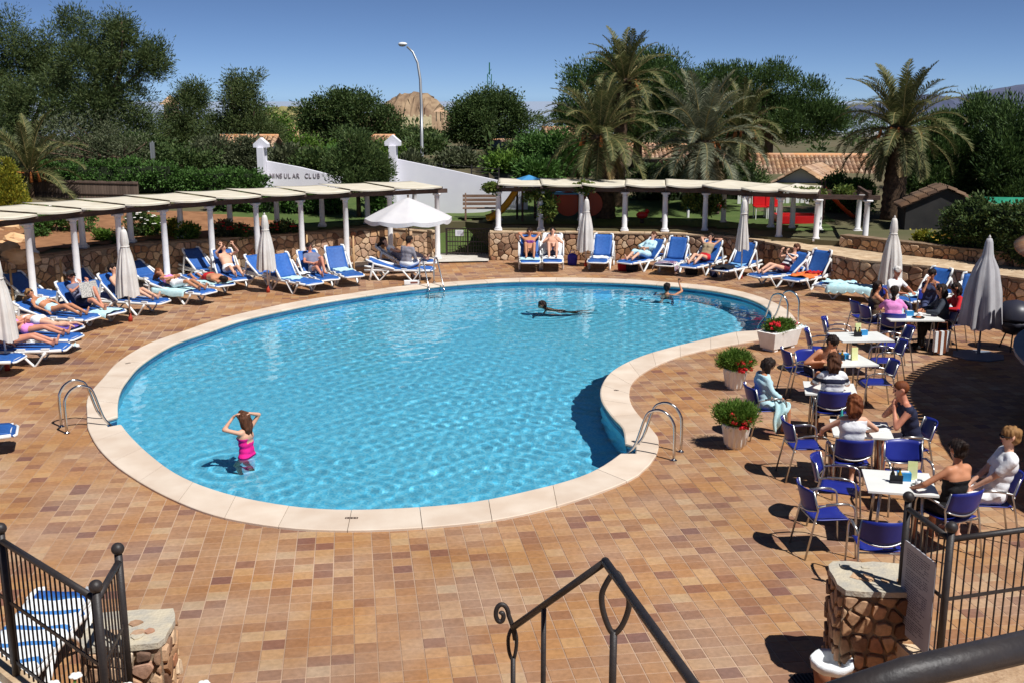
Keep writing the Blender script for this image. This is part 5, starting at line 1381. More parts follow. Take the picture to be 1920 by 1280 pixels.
def p_rec(ang, legs='straight', arms='sides', turn=0, x=-.1, s=1.0):
    a = rad(max(ang, 2)); T = V3(-cos(a), 0, sin(a)); F = V3(sin(a), 0, cos(a)); Lf = V3(0, 1, 0); P = V3(x, 0, .362 + .108 * s)
    up = min(ang + 22, 80); U = V3(-cos(rad(up)), 0, sin(rad(up))) if ang < 60 else T
    hF = V3(sin(rad(up)), 0, cos(rad(up))) + V3(0, turn, 0)
    d = dict(P=P, T=T, F=F, U=U, hF=hF, dn=V3(-.5, 0, -.4).normalized())
    if legs == 'straight': d.update(aL=P + V3(.8 * s, .1, -.06), aR=P + V3(.79 * s, -.1, -.06), kL=V3(0, .1, 1), kR=V3(0, -.1, 1), fL=V3(.35, .2, 1), fR=V3(.35, -.25, 1))
    elif legs == 'up': d.update(aL=P + V3(.5, .12, -.03), aR=P + V3(.48, -.11, -.03), kL=V3(.2, .1, 1), kR=V3(.2, -.1, 1), fL=V3(1, .1, .0), fR=V3(1, -.1, .0))
    elif legs == 'one': d.update(aL=P + V3(.46, .1, -.03), aR=P + V3(.8, -.12, -.06), kL=V3(.2, .05, 1), kR=V3(0, -.1, 1), fL=V3(1, .1, 0), fR=V3(.35, -.2, 1))
    hc = P + T * .62
    if arms == 'sides': d.update(wL=P + V3(.04, .27, .0) + T * .02, wR=P + V3(.04, -.27, 0) + T * .02, eL=V3(-.4, .8, .2), eR=V3(-.4, -.8, .2))
    elif arms == 'behind': d.update(wL=hc + V3(-.06, .09, .03), wR=hc + V3(-.06, -.09, .03), eL=Lf + T, eR=-Lf + T, hL=-Lf, hR=Lf)
    elif arms == 'read': d.update(wL=P + T * .3 + F * .32 + Lf * .11, wR=P + T * .3 + F * .32 - Lf * .11, eL=V3(.2, .8, -.6), eR=V3(.2, -.8, -.6), hL=T + F * .4, hR=T + F * .4)
    elif arms == 'high': d.update(wL=P + T * .52 + F * .42 + Lf * .16, wR=P + T * .52 + F * .42 - Lf * .16, eL=V3(.4, .8, -.2), eR=V3(.4, -.8, -.2), hL=T, hR=T)
    elif arms == 'belly': d.update(wL=P + T * .12 + F * .15 + Lf * .04, wR=P + T * .1 + F * .15 - Lf * .06, eL=V3(-.2, 1, 0), eR=V3(-.2, -1, 0))
    return d
def p_prone(rev=False, prop=0, bentleg=False, x=.0):
    k = -1 if rev else 1; a = rad(prop); T = V3(-k * cos(a), 0, sin(a)); F = V3(-k * sin(a), 0, -cos(a)); P = V3(x, 0, .362 + .1)
    d = dict(P=P, T=T, F=F, U=(T * .9 + V3(0, 0, .35 if prop else .05)).normalized(), hF=V3(-k * .3, .8, -.1) if not prop else V3(-k * .8, -.5, .2),
             aL=P + V3(k * .8, .12, -.05), aR=P + V3(k * .79, -.1, -.05), kL=V3(0, .2, -1), kR=V3(0, -.2, -1), fL=V3(k, .1, -.25), fR=V3(k, -.1, -.25), dn=V3(k * .3, 0, -.3).normalized())
    if prop: d.update(wL=P + V3(-k * .62, .14, -.05), wR=P + V3(-k * .62, -.14, -.05), eL=V3(k * .3, .5, -1), eR=V3(k * .3, -.5, -1), hL=V3(-k, 0, 0), hR=V3(-k, 0, 0))
    else: d.update(wL=P + V3(-k * .66, -.02, -.03), wR=P + V3(-k * .6, .04, -.03), eL=V3(-k * .2, 1, 0), eR=V3(-k * .2, -1, 0))
    if bentleg: d.update(aL=P + V3(k * .5, .12, .34))
    return d
def on_l(key): L = LG[key]; return L.location.copy(), L.rotation_euler.z
def on_c(key, z=0): c = CH[key]; return c.location.copy(), c.rotation_euler.z
FAR = .025
def pl(key, label, pose, look, s=1.0, voxel=FAR):
    l, a = on_l(key); return person(label, l, a, pose, look, s, voxel)
def pcx(key, label, pose, look, s=1.0, voxel=.015, dz=0):
    l, a = on_c(key); return person(label, l + Vector((0, 0, dz)), a + rad(dz), pose, look, s, voxel)
B = lambda c: [(c, .27, .36, 0)]
pl('L2', 'person in a black and white bikini lying on the lounger', p_rec(14, 'straight', 'sides'), dict(fem=True, skin='ruddy', hair='brown', style='bob', tops=B('bw'), bottom=('bw', .1, 0)), .96)
pl('L2b', 'person in a pink bikini lying on the lounger behind the patterned bikini', p_rec(14, 'straight', 'belly'), dict(fem=True, skin='ruddy', hair='sandy', style='bob', tops=B('pink'), bottom=('pink', .08, 0)), .94)
pl('L3', 'person in white bikini bottoms lying face down on the purple towel', p_prone(x=.05), dict(fem=True, skin='fair', hair='sandy', style='bob', tops=[('white', .29, .33, 0)], bottom=('white', .12, 0)), .96)
pl('L4', 'person in sunglasses propped on elbows on a lounger', p_rec(24, 'straight', 'sides', turn=-.5), dict(fem=True, skin='tan', hair='sandy', style='bob', tops=B('paleblue'), bottom=('paleblue', .1, 0), shades=True), .97)
o, _ = pl('L5', 'person in a cap and grey shirt reading a newspaper', p_rec(52, 'one', 'read'), dict(skin='ruddy', hair='brown', tops=[('slate', .02, .5, .6)], bottom=('navy', .1, .75), cap='black', shades=True, fat=1.1))
l, a = on_l('L5'); t = thing('newspaper', 'newspaper held open by the man in a cap', 'newspaper', l + Vector((cos(a) * .12, sin(a) * .12, .72)), a)
for sg in (-1, 1): MB().box((.02, sg * .13, .08), (.006, .26, .36), Matrix.Rotation(sg * .25, 3, 'Z') @ Matrix.Rotation(-.3, 3, 'Y')).obj('sheet', mat('newsprint', srgb(196, 192, 184), srgb(150, 148, 144), rough=.9, scale=40, ramp=(.45, .55)), t)
pl('L6', 'dark-haired person in black shorts behind the closed parasol', p_rec(56, 'straight', 'belly'), dict(skin='fair', hair='dark', bottom=('black', .1, .4)))
pl('L7', 'person in a white skirt sunbathing on the pale towel', p_rec(16, 'straight', 'belly'), dict(fem=True, skin='tan', hair='auburn', style='bob', tops=[('pink', .28, .35, 0)], bottom=('white', .12, .8)), .97)
pl('L8', 'person in red swimming trunks lying face down, head towards the pool', p_prone(rev=True, x=.15), dict(skin='tan', hair='dark', bottom=('red', .12, .3)))
pl('L9', 'person holding up a book with both arms', p_rec(50, 'straight', 'high'), dict(skin='fair', hair='brown', bottom=('white', .12, .3), tops=[('white', -.1, .02, 0)]))
pl('L12', 'person in sunglasses and grey top with one knee raised', p_rec(52, 'one', 'belly', s=1), dict(skin='ruddy', hair='dark', tops=[('slate', .04, .5, .5)], bottom=('slate', .08, .35), shades=True))
pl('L15', 'dark-haired person in white reclining under the open parasol', p_rec(40, 'straight', 'belly', turn=-.4), dict(fem=True, skin='fair', hair='dark', style='bob', tops=[('white', .3, .5, .3)], bottom=('grey', .3, 1.7)))
d = p_sit(-12, 'knees', seat=.36, feet=.34, nod=20); l, a = on_l('L14')
person('person in a grey top sitting on the lounger edge with back turned', l + Vector((cos(a) * .2, sin(a) * .2, 0)), a + rad(60), d, dict(skin='tan', hair='dark', style='short', tops=[('grey', .0, .5, 1.8)], bottom=('white', .05, 1.0), loose=.018), 1.0, FAR)
pl('R1', 'person with hands clasped behind the head on the lounger by the wall', p_rec(56, 'up', 'behind'), dict(fem=True, skin='tan', hair='dark', style='short', tops=B('purple'), bottom=('black', .1, 0)))
pl('R2', 'person reading with knees drawn up on the white towel', p_rec(60, 'up', 'read'), dict(skin='fair', hair='dark', bottom=('navy', .12, .35)))
pl('R4', 'person in a pale blue robe lying back by the stone wall', p_rec(46, 'straight', 'belly'), dict(fem=True, skin='fair', hair='brown', style='short', tops=[('paleblue', -.1, .5, 1.6)], bottom=('paleblue', .1, 1.2), loose=.018), 1.0)
pl('R6', 'person with both hands on top of the head beside the striped towel', p_rec(52, 'straight', 'behind'), dict(fem=True, skin='fair', hair='dark', style='bob', tops=[('khaki', .1, .45, 0)], bottom=('red', .1, .3)))
pl('R8', 'person reading in a striped top near the orange towel', p_rec(48, 'straight', 'read'), dict(fem=True, skin='fair', hair='brown', style='short', tops=[('maroon', .05, .45, .4)], stripes=True, bottom=('maroon', .1, .3)))
l, a = on_l('LE')
person('person in a dark red suit sitting on the lounger by the left ladder', l + Vector((-.62, .12, 0)), a + rad(70), p_sit(5, 'knees', seat=.36, feet=.4), dict(fem=True, skin='brown', hair='dark', style='bob', tops=[('maroon', .0, .44, 0)], bottom=('maroon', .1, 0)), 1.0, .02)
# swimmers and the girl in the pool
gp = G(463, 852, WZ); fz = floor_z(gp); gs = .88; ph = fz + .07 + .83 * gs
P = V3(0, 0, ph)
girl = dict(P=P, T=V3(.02, 0, 1), F=V3(1, .25, 0), U=V3(.1, 0, 1), hF=V3(1, .1, -.15), aL=V3(.02, .12, fz + .07), aR=V3(.04, -.12, fz + .07), fL=V3(1, .1, 0), fR=V3(1, -.1, 0),
            wL=P + V3(.13, .12, .62), wR=P + V3(-.02, -.07, .665), eL=V3(.5, .8, -.6), eR=V3(-.2, -1, .35), hL=V3(-.6, -.3, .6), hR=V3(.2, .8, .2), dn=V3(-.08, 0, -1))
person('girl in a hot pink swimsuit standing in the pool with hands to her hair', (gp.x, gp.y, 0), rad(150), girl, dict(fem=True, skin='fair', hair='brown', style='long', tops=[('hotpink', -.1, .36, 0)], scoop=-1, bottom=('hotpink', .12, 0)), gs, .011)
sp = G(1050, 577, WZ); P = V3(0, 0, WZ - .42)
sw1 = dict(P=P, T=V3(-.75, 0, .62), F=V3(-.62, 0, -.75), U=V3(-.1, 0, 1), hF=V3(-1, .2, 0), aL=P + V3(.8, .15, -.1), aR=P + V3(.78, -.12, -.2), fL=V3(1, 0, -.3), fR=V3(1, 0, -.3), kL=V3(0, .2, -1), kR=V3(0, -.2, -1), wL=P + V3(-.5, .4, .22), wR=P + V3(-.45, -.4, .2))
person('dark-haired person swimming with only the head above water', (sp.x, sp.y, 0), rad(5), sw1, dict(skin='tan', hair='dark', bottom=('navy', .1, .3)), 1.0, .02)
sp = G(1250, 552, WZ); P = V3(0, 0, WZ - .5)
sw2 = dict(P=P, T=V3(0, 0, 1), F=V3(1, 0, 0), aL=P + V3(.1, .2, -.8), aR=P + V3(-.1, -.2, -.75), wL=P + V3(.3, .35, .3), wR=P + V3(.25, -.3, .78), eR=V3(.2, -1, -.2), hR=V3(0, 0, 1))
person('dark-haired person in the water raising one arm near the pool edge', (sp.x, sp.y, 0), rad(75), sw2, dict(skin='tan', hair='dark', bottom=('navy', .1, .3)), 1.0, .02)
# diners
pcx('c9', 'girl wrapped in a pale blue towel, looking down', p_sit(2, 'lap', nod=38, s=.92), dict(fem=True, skin='tan', hair='dark', style='bob', tops=[('paleblue', -.1, .5, 1.9)], bottom=('paleblue', .2, 1.0), loose=.022), .9)
l, a = on_c('c9')
def drape(u, v):
    x = -.30 + .62 * u; y = -.30 + .0; t_ = v
    return (.02 + .26 * u * (1 - .25 * v) + .02 * sin(7 * v), -.235 - .05 * sin(3 * v) - .02 * sin(14 * u) - .03 * v, .66 - .05 * u - (.36 + .14 * sin(4 * u + 1)) * v)
o = MB().sheet(drape, 12, 12, .012).obj('towel', M_tpale, None, True, l, (0, 0, a)); tag(o, 'pale blue towel hanging down from the shoulders of the wrapped girl', 'towel')
pcx('c10b', 'bare-shouldered person leaning forward to reach across the table', p_sit(-38, 'reach', nod=30), dict(skin='tan', hair='dark', style='short', bottom=('navy', .1, .6)), .98)
pcx('c11', 'person with curly brown hair in a navy and white striped shirt, back turned', p_sit(0, 'table'), dict(fem=True, skin='tan', hair='brown', style='bob', tops=[('lilac', -.05, .52, .8)], stripes=True, bottom=('navy', .05, 1.7), loose=.014), 1.0)
pcx('c5', 'person with auburn hair in a white vest, back turned', p_sit(2, 'wide'), dict(fem=True, skin='fair', hair='auburn', style='bob', tops=[('white', .0, .47, 0)], bottom=('khaki', .02, 1.2)), 1.0)
pcx('c21', 'person in a navy vest and white trimmed shorts resting his chin on his hand', p_sit(-16, 'chin', nod=12), dict(skin='ruddy', hair='auburn', style='crop', tops=[('navy', -.02, .5, .14)], bottom=('white', .0, .85), fat=1.08), 1.06)
pcx('c7', 'person with dark bun and black strappy top, back turned', p_sit(4, 'wide', nod=8), dict(fem=True, skin='tan', hair='dark', style='bun', tops=[('black', -.05, .36, 0)], bottom=('black', .05, 1.5)), 1.0)
pcx('c8', 'person in sunglasses and white polo shirt leaning back', p_sit(14, 'lap', nod=0), dict(skin='fair', hair='sandy', style='short', tops=[('white', -.05, .53, .75)], bottom=('white', .0, 1.0), shades=True, loose=.018), 1.04)
pcx('c17b', 'girl in a brown top with dark hair at the dining group', p_sit(-4, 'chin', nod=5), dict(fem=True, skin='tan', hair='dark', style='pony', tops=[('brown', .0, .42, 0)], bottom=('denim', .05, 1.8)), .95, .018)
pcx('c18', 'person in a pink shirt with dark ponytail, back turned', p_sit(-10, 'table'), dict(fem=True, skin='fair', hair='dark', style='pony', tops=[('pink', -.05, .52, .7)], bottom=('denim', .0, 1.9), loose=.014), .97, .018)
pcx('c23', 'white-haired person in a pale shirt across the table', p_sit(-4, 'table', nod=8), dict(skin='ruddy', hair='white', style='short', tops=[('white', -.05, .52, .7)], bottom=('denim', .0, 1.9)), 1.0, .018)
pcx('c22', 'dark-haired person in a blue top raising a hand to the mouth', p_sit(-6, 'chin', nod=10), dict(fem=True, skin='tan', hair='dark', style='short', tops=[('denim', -.05, .48, .6)], bottom=('denim', .0, 1.9)), .98, .018)
pcx('c19', 'person in a dark jacket at the dining group', p_sit(-8, 'table'), dict(fem=True, skin='tan', hair='dark', style='bob', tops=[('jacket', -.05, .52, 1.9)], bottom=('black', .0, 2), loose=.02, shoes='black'), 1.0, .018)
pcx('c20', 'person in a red top at the end of the dining group', p_sit(-14, 'table', nod=10), dict(fem=True, skin='tan', hair='dark', style='bob', tops=[('red', -.05, .52, 1.9)], bottom=('jacket', .0, 2), loose=.016, shoes='black'), .97, .018)

bpy.data.scenes.remove(TMP)
# ============================================================ UPPER GROUND
def lerp(pts, d):
    for (a, za), (b, zb) in zip(pts, pts[1:]):
        if d <= b: return za + (zb - za) * (d - a) / (b - a)
    return pts[-1][1]
ZP = [(0, 1.0), (2, 1.06), (4, 1.2), (8, 1.45), (15, 1.8), (40, 1.9), (100, .6), (200, -2.5), (300, -6), (900, -30), (5000, -120)]
edge = [Vector((-26, 16)), Vector((-20, 22))] + [p + Vector((-.25, .15)) for p in LWALL] + [Vector((-3.2, 36.6)), Vector((-1.6, 37.0)), Vector((-.5, 36.0))] + [p + Vector((.1, .25)) for p in RWALL[:5]] + [p + Vector((.05, .1)) for p in RW3] + [Vector((24, 16))]
DS = [0, 1, 2, 3, 4, 6, 8, 11, 15, 22, 40, 80, 160, 300, 600, 900, 2000, 5000]
cen = Vector((0, 14))
def ground_pt(p, d):
    u = (p - cen).normalized(); q = p + u * d; return q
pts2 = []
for a, b in zip(edge, edge[1:]):
    k = max(1, int((b - a).length / 1.2)); pts2 += [a + (b - a) * (i / k) for i in range(k)]
pts2.append(edge[-1])
vs = []; fs = []; w = len(DS)
rr = random.Random(2)
for p in pts2:
    for d in DS:
        q = ground_pt(p, d); vs.append((q.x, q.y, lerp(ZP, d) + (rr.uniform(-.06, .06) if d > 1 else 0) * min(1, d / 8)))
for i in range(len(pts2) - 1):
    for j in range(w - 1): a = i * w + j; fs.append((a, a + w, a + w + 1, a + 1))
for i in range(len(pts2) - 1):      # earth bank down from the edge of the upper ground
    a, b = pts2[i], pts2[i + 1]; k0 = len(vs); vs += [(a.x, a.y, 1.0), (b.x, b.y, 1.0), (b.x, b.y, -.05), (a.x, a.y, -.05)]; fs.append((k0, k0 + 1, k0 + 2, k0 + 3))
M_ground = mat('scrub_ground', (.085, .085, .035), (.14, .11, .06), rough=.95, scale=.35, bump=.4, bscale=4)
g = MB().add(vs, fs).obj('terrain', M_ground, None, True); tag(g, kind='structure')
def gz(x, y):
    """height of the upper ground at a plan point"""
    q = Vector((x, y)); best = 1e9; u = (q - cen).normalized(); r0 = 0
    for a, b in zip(edge, edge[1:]):
        d = b - a; den = u.x * d.y - u.y * d.x
        if abs(den) < 1e-9: continue
        ca = a - cen; t = (ca.x * d.y - ca.y * d.x) / den; s = (ca.x * u.y - ca.y * u.x) / den
        if t > 0 and -.001 <= s <= 1.001: r0 = t
    return lerp(ZP, max(0, (q - cen).length - r0))
sea = MB().add([(-6000, 700, -24), (6000, 700, -24), (6000, 5900, -24.5), (-6000, 5900, -24.5)], [(0, 1, 2, 3)]).obj('sea', mat('hazed_sea_water', (.3, .36, .46), rough=.6)); tag(sea, kind='structure')  # pale blue-grey colour stands in for haze over the water
# lawn in front of the white gate walls, and grass blades on it
M_lawn = mat('lawn', (.06, .1, .02), (.09, .13, .03), rough=.9, scale=2.2, bump=.6, bscale=60)
def patch(name, poly, m, dz, step=.5):
    xs = [p[0] for p in poly]; ys = [p[1] for p in poly]; X = np.arange(min(xs), max(xs) + step, step); Y = np.arange(min(ys), max(ys) + step, step)
    mb = MB(); idx = {}
    for i, x in enumerate(X):
        for j, y in enumerate(Y):
            if inside((x, y), poly): idx[i, j] = len(mb.v); mb.v.append((x, y, gz(x, y) + dz))
    for (i, j), k in idx.items():
        q = (k, idx.get((i + 1, j)), idx.get((i + 1, j + 1)), idx.get((i, j + 1)))
        if None not in q: mb.f.append(q); mb.mi.append(0)
    o = mb.obj(name, m, None, True); tag(o, kind='structure'); return o
LAWN = [(-8.2, 33.0), (-5.5, 34.6), (-3.4, 36.8), (-1.5, 37.3), (-.6, 35.6), (5.0, 35.2), (9.0, 33.6), (10.5, 33.5), (11, 42), (3, 42.0), (-9, 41.5), (-11, 36)]
patch('lawn', LAWN, M_lawn, .03, .4)
tag(MB().sheet(lambda u, v: (-3.0 + .25 * (1 - v) + u * (2.5 - .35 * (1 - v)), 35.95 + 1.35 * v, .06 + 1.04 * v ** 1.3), 8, 6, .05).obj('lawn_slope', M_lawn, None, True), kind='structure')
BED = [(-16, 27.3), (-13.3, 28.4), (-11.1, 31.4), (-8.1, 32.9), (-6.6, 33.8), (-7.4, 36), (-11, 37.5), (-20, 35), (-20, 26)]
patch('flower_bed', BED, M_soil, .035, .4)
rng = np.random.default_rng(8)
# ============================================================ FOLIAGE
def leaf_mat(name, c_dark, c_mid, c_light, trans=.25, rough=.6):
    if name in MATS: return MATS[name]
    m = bpy.data.materials.new(name); m.use_nodes = True; MATS[name] = m
    n, l = m.node_tree.nodes, m.node_tree.links; b = n['Principled BSDF']; b.inputs['Roughness'].default_value = rough; b.inputs['Specular IOR Level'].default_value = .25
    r = n.new('ShaderNodeValToRGB'); cr = r.color_ramp; cr.elements[0].color = (*c_dark, 1); cr.elements[1].color = (*c_light, 1); e = cr.elements.new(.55); e.color = (*c_mid, 1)
    g = n.new('ShaderNodeNewGeometry'); l.new(g.outputs['Random Per Island'], r.inputs[0]); l.new(r.outputs[0], b.inputs['Base Color'])
    t = n.new('ShaderNodeBsdfTranslucent'); l.new(r.outputs[0], t.inputs[0]); mx = n.new('ShaderNodeMixShader'); mx.inputs[0].default_value = trans
    l.new(b.outputs[0], mx.inputs[1]); l.new(t.outputs[0], mx.inputs[2]); l.new(mx.outputs[0], n['Material Output'].inputs[0]); return m
LM = dict(
    pine=leaf_mat('pine_needles', (0.045, 0.070, 0.023), (0.077, 0.115, 0.036), (0.134, 0.160, 0.051)),
    stone=leaf_mat('stone_pine_needles', (0.036, 0.070, 0.020), (0.064, 0.115, 0.031), (0.115, 0.179, 0.046)),
    olive=leaf_mat('olive_leaves', (0.064, 0.083, 0.038), (0.109, 0.128, 0.064), (0.166, 0.179, 0.096)),
    carob=leaf_mat('carob_leaves', (0.038, 0.070, 0.020), (0.070, 0.115, 0.032), (0.122, 0.166, 0.051)),
    hedge=leaf_mat('hedge_leaves', (0.045, 0.102, 0.020), (0.077, 0.166, 0.033), (0.128, 0.243, 0.058)),
    lime=leaf_mat('lime_leaves', (0.115, 0.154, 0.015), (0.256, 0.256, 0.026), (0.461, 0.384, 0.038)),
    bright=leaf_mat('bright_leaves', (0.064, 0.128, 0.019), (0.109, 0.205, 0.028), (0.179, 0.282, 0.045)),
    palm=leaf_mat('palm_leaflets', (0.064, 0.077, 0.026), (0.115, 0.128, 0.044), (0.205, 0.192, 0.077), trans=.2),
    palmg=leaf_mat('palm_leaflets_grey', (0.090, 0.109, 0.064), (0.154, 0.166, 0.102), (0.256, 0.256, 0.166), trans=.2),
    dry=leaf_mat('dry_leaves', (0.166, 0.115, 0.051), (0.256, 0.179, 0.077), (0.358, 0.256, 0.128), trans=.15),
    vine=leaf_mat('vine_leaves', (0.064, 0.102, 0.019), (0.115, 0.166, 0.032), (0.205, 0.230, 0.051)))
M_bark = mat('bark', srgb(74, 58, 46), srgb(104, 84, 68), rough=.95, scale=6, stretch=(1, 1, .3), bump=.7, bscale=18)
M_palmbark = mat('palm_bark', srgb(66, 50, 40), srgb(104, 82, 62), rough=.95, scale=9, bump=.8, bscale=26)
def leaf_arrays(C, length, width, dirs, rg):
    """quads of given length and width around centres C pointing along dirs"""
    N = len(C); rnd = rg.normal(size=(N, 3)); side = np.cross(dirs, rnd); side /= np.linalg.norm(side, axis=1, keepdims=True) + 1e-9
    L = length * rg.uniform(.6, 1.3, (N, 1)); W = width * rg.uniform(.6, 1.3, (N, 1))
    return np.stack([C - dirs * L / 2, C + side * W / 2, C + dirs * L / 2, C - side * W / 2], 1)
def clump_leaves(blobs, n_cl, per, csize, length, width, seed, up=.3, shell=.55, flat=.8):
    rg = np.random.default_rng(seed); out = []
    vol = np.array([b[1][0] * b[1][1] * b[1][2] for b in blobs]) ** (2 / 3); vol = vol / vol.sum()
    for b, v in zip(blobs, vol):
        c, r = np.array(b[0]), np.array(b[1]); k = max(3, int(n_cl * v))
        d = rg.normal(size=(k, 3)); d /= np.linalg.norm(d, axis=1, keepdims=True); rad_ = rg.uniform(shell, 1.0, (k, 1)) ** .7
        cc = c + d * rad_ * r; cs = csize * rg.uniform(.55, 1.35, k)
        M = per
        off = np.clip(rg.normal(size=(k, M, 3)) * .5, -.85, .85); off[:, :, 2] *= flat
        pos = cc[:, None] + off * cs[:, None, None]
        dirs = off + d[:, None] * .5 + np.array([0, 0, up]) + rg.normal(size=(k, M, 3)) * .35
        dirs /= np.linalg.norm(dirs, axis=2, keepdims=True)
        out.append(leaf_arrays(pos.reshape(-1, 3), length, width, dirs.reshape(-1, 3), rg))
    return np.concatenate(out)
def leaf_obj(name, Q, m, parent, loc=(0, 0, 0)):
    V = Q.reshape(-1, 3) - np.array(loc); return put(name, fast_mesh(name, V, np.arange(len(V)), 4, m), parent, loc=(0, 0, 0))
def px_blob(px, py, rx, ry, zc, rd=None):
    c = GD(px, py, zc); k = zc / FPX; return ((c.x, c.y, c.z), (rx * k, (rd or (rx + ry) / 2) * k, ry * k))
def limb_pts(a, b, r, bend=.15, n=5):
    a, b = Vector(a), Vector(b); L = (b - a).length; o = Vector((r.uniform(-1, 1), r.uniform(-1, 1), r.uniform(-.3, .3))) * L * bend
    return [a + (b - a) * (i / n) + o * sin(pi * i / n) for i in range(n + 1)]
def tree(name, label, zc, blobs, base_px, kind, n_cl=260, per=46, csize=.55, ll=.2, lw=.06, seed=1, tr=.16, up=.3, limbs=9, group=None, shell=.55, bark=None):
    B0 = [px_blob(*b[:4], zc + (b[4] if len(b) > 4 else 0)) for b in blobs]; rb = random.Random(seed * 7 + 1); B_ = []
    for c, q in B0:      # break each mass into uneven lobes
        B_.append((c, tuple(v * (.9 if kind == 'stone' else .74) for v in q)))
        for _ in range(5):
            d = Vector((rb.gauss(0, 1), rb.gauss(0, 1), rb.gauss(.15, .9))).normalized() * rb.uniform(.5, .8); k = rb.uniform(.28, .52)
            B_.append(((c[0] + d.x * q[0], c[1] + d.y * q[1], c[2] + d.z * q[2]), tuple(v * k for v in q)))
    p = GD(base_px, HOR + 60, zc); z0 = gz(p.x, p.y) if p.y > 30 else 1.0; base = Vector((p.x, p.y, z0 - .05))
    t = thing(name, label, 'tree', base, 0, group); B2 = [((c[0] - base.x, c[1] - base.y, c[2] - base.z), r) for c, r in B_]
    leaf_obj('crown', clump_leaves(B2, int(n_cl * 1.15), int(per * 1.45), csize, ll * .72, lw * .8, seed, up, shell), LM[kind], t)
    r = random.Random(seed); zmin = min(c[2] - q[2] for c, q in B2); zt = max(c[2] for c, q in B2)
    fork = Vector((r.uniform(-.1, .1), r.uniform(-.1, .1), max(.5, (zmin + zt) / 2 * .8)))
    tp = limb_pts((0, 0, 0), fork, r, .05, 6); MB().tube(tp, [tr * (1 - .45 * i / 6) for i in range(7)], 8).obj('trunk', bark or M_bark, t, True)
    for i in range(limbs):
        c, q = B2[i % len(B2)]; e = Vector(c) + Vector((r.uniform(-.7, .7) * q[0], r.uniform(-.7, .7) * q[1], r.uniform(-.3, .6) * q[2]))
        s = tp[r.choice((3, 4, 5, 6))]; MB().tube(limb_pts(s, e, r, .12, 5), [tr * .5 * (1 - .85 * k / 5) + .008 for k in range(6)], 6).obj('limb', bark or M_bark, t, True)
    return t
tree('pine_tree', 'tall dark pine at the edge of the garden beside the reed fence', 47, [(30, 140, 95, 95), (70, 215, 110, 85, -2), (-40, 190, 95, 120), (5, 75, 60, 50), (100, 130, 60, 70, 1), (40, 300, 110, 60, -2), (60, 95, 50, 45)], 40, 'pine', 860, 52, .55, .24, .045, 1, .22)
tree('pine_tree', 'tallest ragged pine rising beside the small tiled turret', 45, [(190, 75, 75, 62), (245, 110, 55, 58), (150, 130, 75, 70), (240, 190, 65, 55), (165, 215, 85, 70), (283, 110, 25, 45), (135, 38, 28, 28), (225, 50, 35, 30), (230, 260, 75, 50), (295, 125, 16, 30)], 190, 'pine', 700, 52, .52, .24, .045, 2, .22)
tree('olive_tree', 'bare-branched greyish shrub tree before the tall pines', 42, [(120, 270, 80, 50), (220, 290, 80, 40), (60, 280, 60, 40), (180, 240, 60, 40)], 225, 'olive', 170, 40, .5, .16, .05, 3, .1, limbs=16)
tree('pine_tree', 'slim dark pine to the right of the tiled turret', 60, [(360, 225, 50, 66), (365, 175, 32, 28), (350, 280, 62, 46), (330, 240, 30, 40)], 360, 'pine', 380, 48, .55, .26, .055, 4, .18)
tree('pine_tree', 'pointed olive-green pine behind the lettered wall', 56, [(458, 215, 58, 60), (452, 160, 34, 30), (425, 265, 80, 50), (485, 250, 44, 50)], 450, 'pine', 460, 48, .55, .26, .055, 5, .18)
tree('carob_tree', 'broad dark tree between the lettered wall and the rocky hill', 66, [(600, 215, 48, 42), (685, 215, 55, 40), (640, 195, 50, 28), (722, 235, 32, 42), (610, 250, 60, 40), (690, 260, 60, 30)], 640, 'carob', 420, 48, .6, .26, .1, 6, .2)
tree('oleander_tree', 'dense leafy tree growing in front of the white gate wall', 36.6, [(672, 290, 46, 40), (652, 318, 30, 36), (704, 322, 28, 38), (676, 330, 42, 34), (668, 262, 30, 20)], 668, 'carob', 300, 46, .34, .17, .05, 7, .09, up=.8, limbs=14)
tree('broad_tree', 'rounded spreading tree alone between the hill and the palms', 70, [(915, 215, 70, 45), (868, 235, 36, 34), (972, 232, 30, 36), (915, 185, 45, 26), (880, 205, 40, 28), (950, 205, 40, 28), (900, 255, 60, 26)], 915, 'carob', 430, 48, .6, .26, .1, 8, .3)
tree('leafy_tree', 'mid green bush tree left of the palm trunks', 48, [(1042, 280, 45, 36), (1000, 265, 26, 26), (1090, 300, 40, 36), (1050, 315, 60, 30)], 1045, 'hedge', 260, 46, .5, .2, .09, 9, .14)
tree('stone_pine', 'domed stone pine behind the tallest palm', 50, [(1105, 185, 66, 56), (1235, 155, 66, 66), (1180, 125, 60, 40), (1080, 215, 38, 40), (1170, 215, 90, 50), (1275, 190, 50, 70), (1225, 230, 70, 50)], 1195, 'stone', 680, 50, .55, .26, .06, 10, .26, up=.9)
tree('stone_pine', 'wide flat-topped stone pine behind the tiled roofs', 55, [(1345, 160, 55, 44), (1425, 160, 85, 44), (1515, 190, 62, 46), (1440, 215, 110, 42), (1555, 225, 36, 40), (1350, 215, 66, 56), (1300, 190, 40, 50), (1500, 235, 70, 36)], 1440, 'stone', 760, 50, .55, .28, .06, 11, .28, up=.9)
tree('pine_tree', 'shaggy dark pine right of the palm, over the shed', 41, [(1835, 245, 50, 72), (1780, 300, 55, 75), (1850, 340, 75, 60), (1735, 330, 40, 65), (1800, 385, 75, 45), (1765, 250, 25, 40)], 1800, 'stone', 700, 50, .5, .26, .055, 12, .2, up=.8)
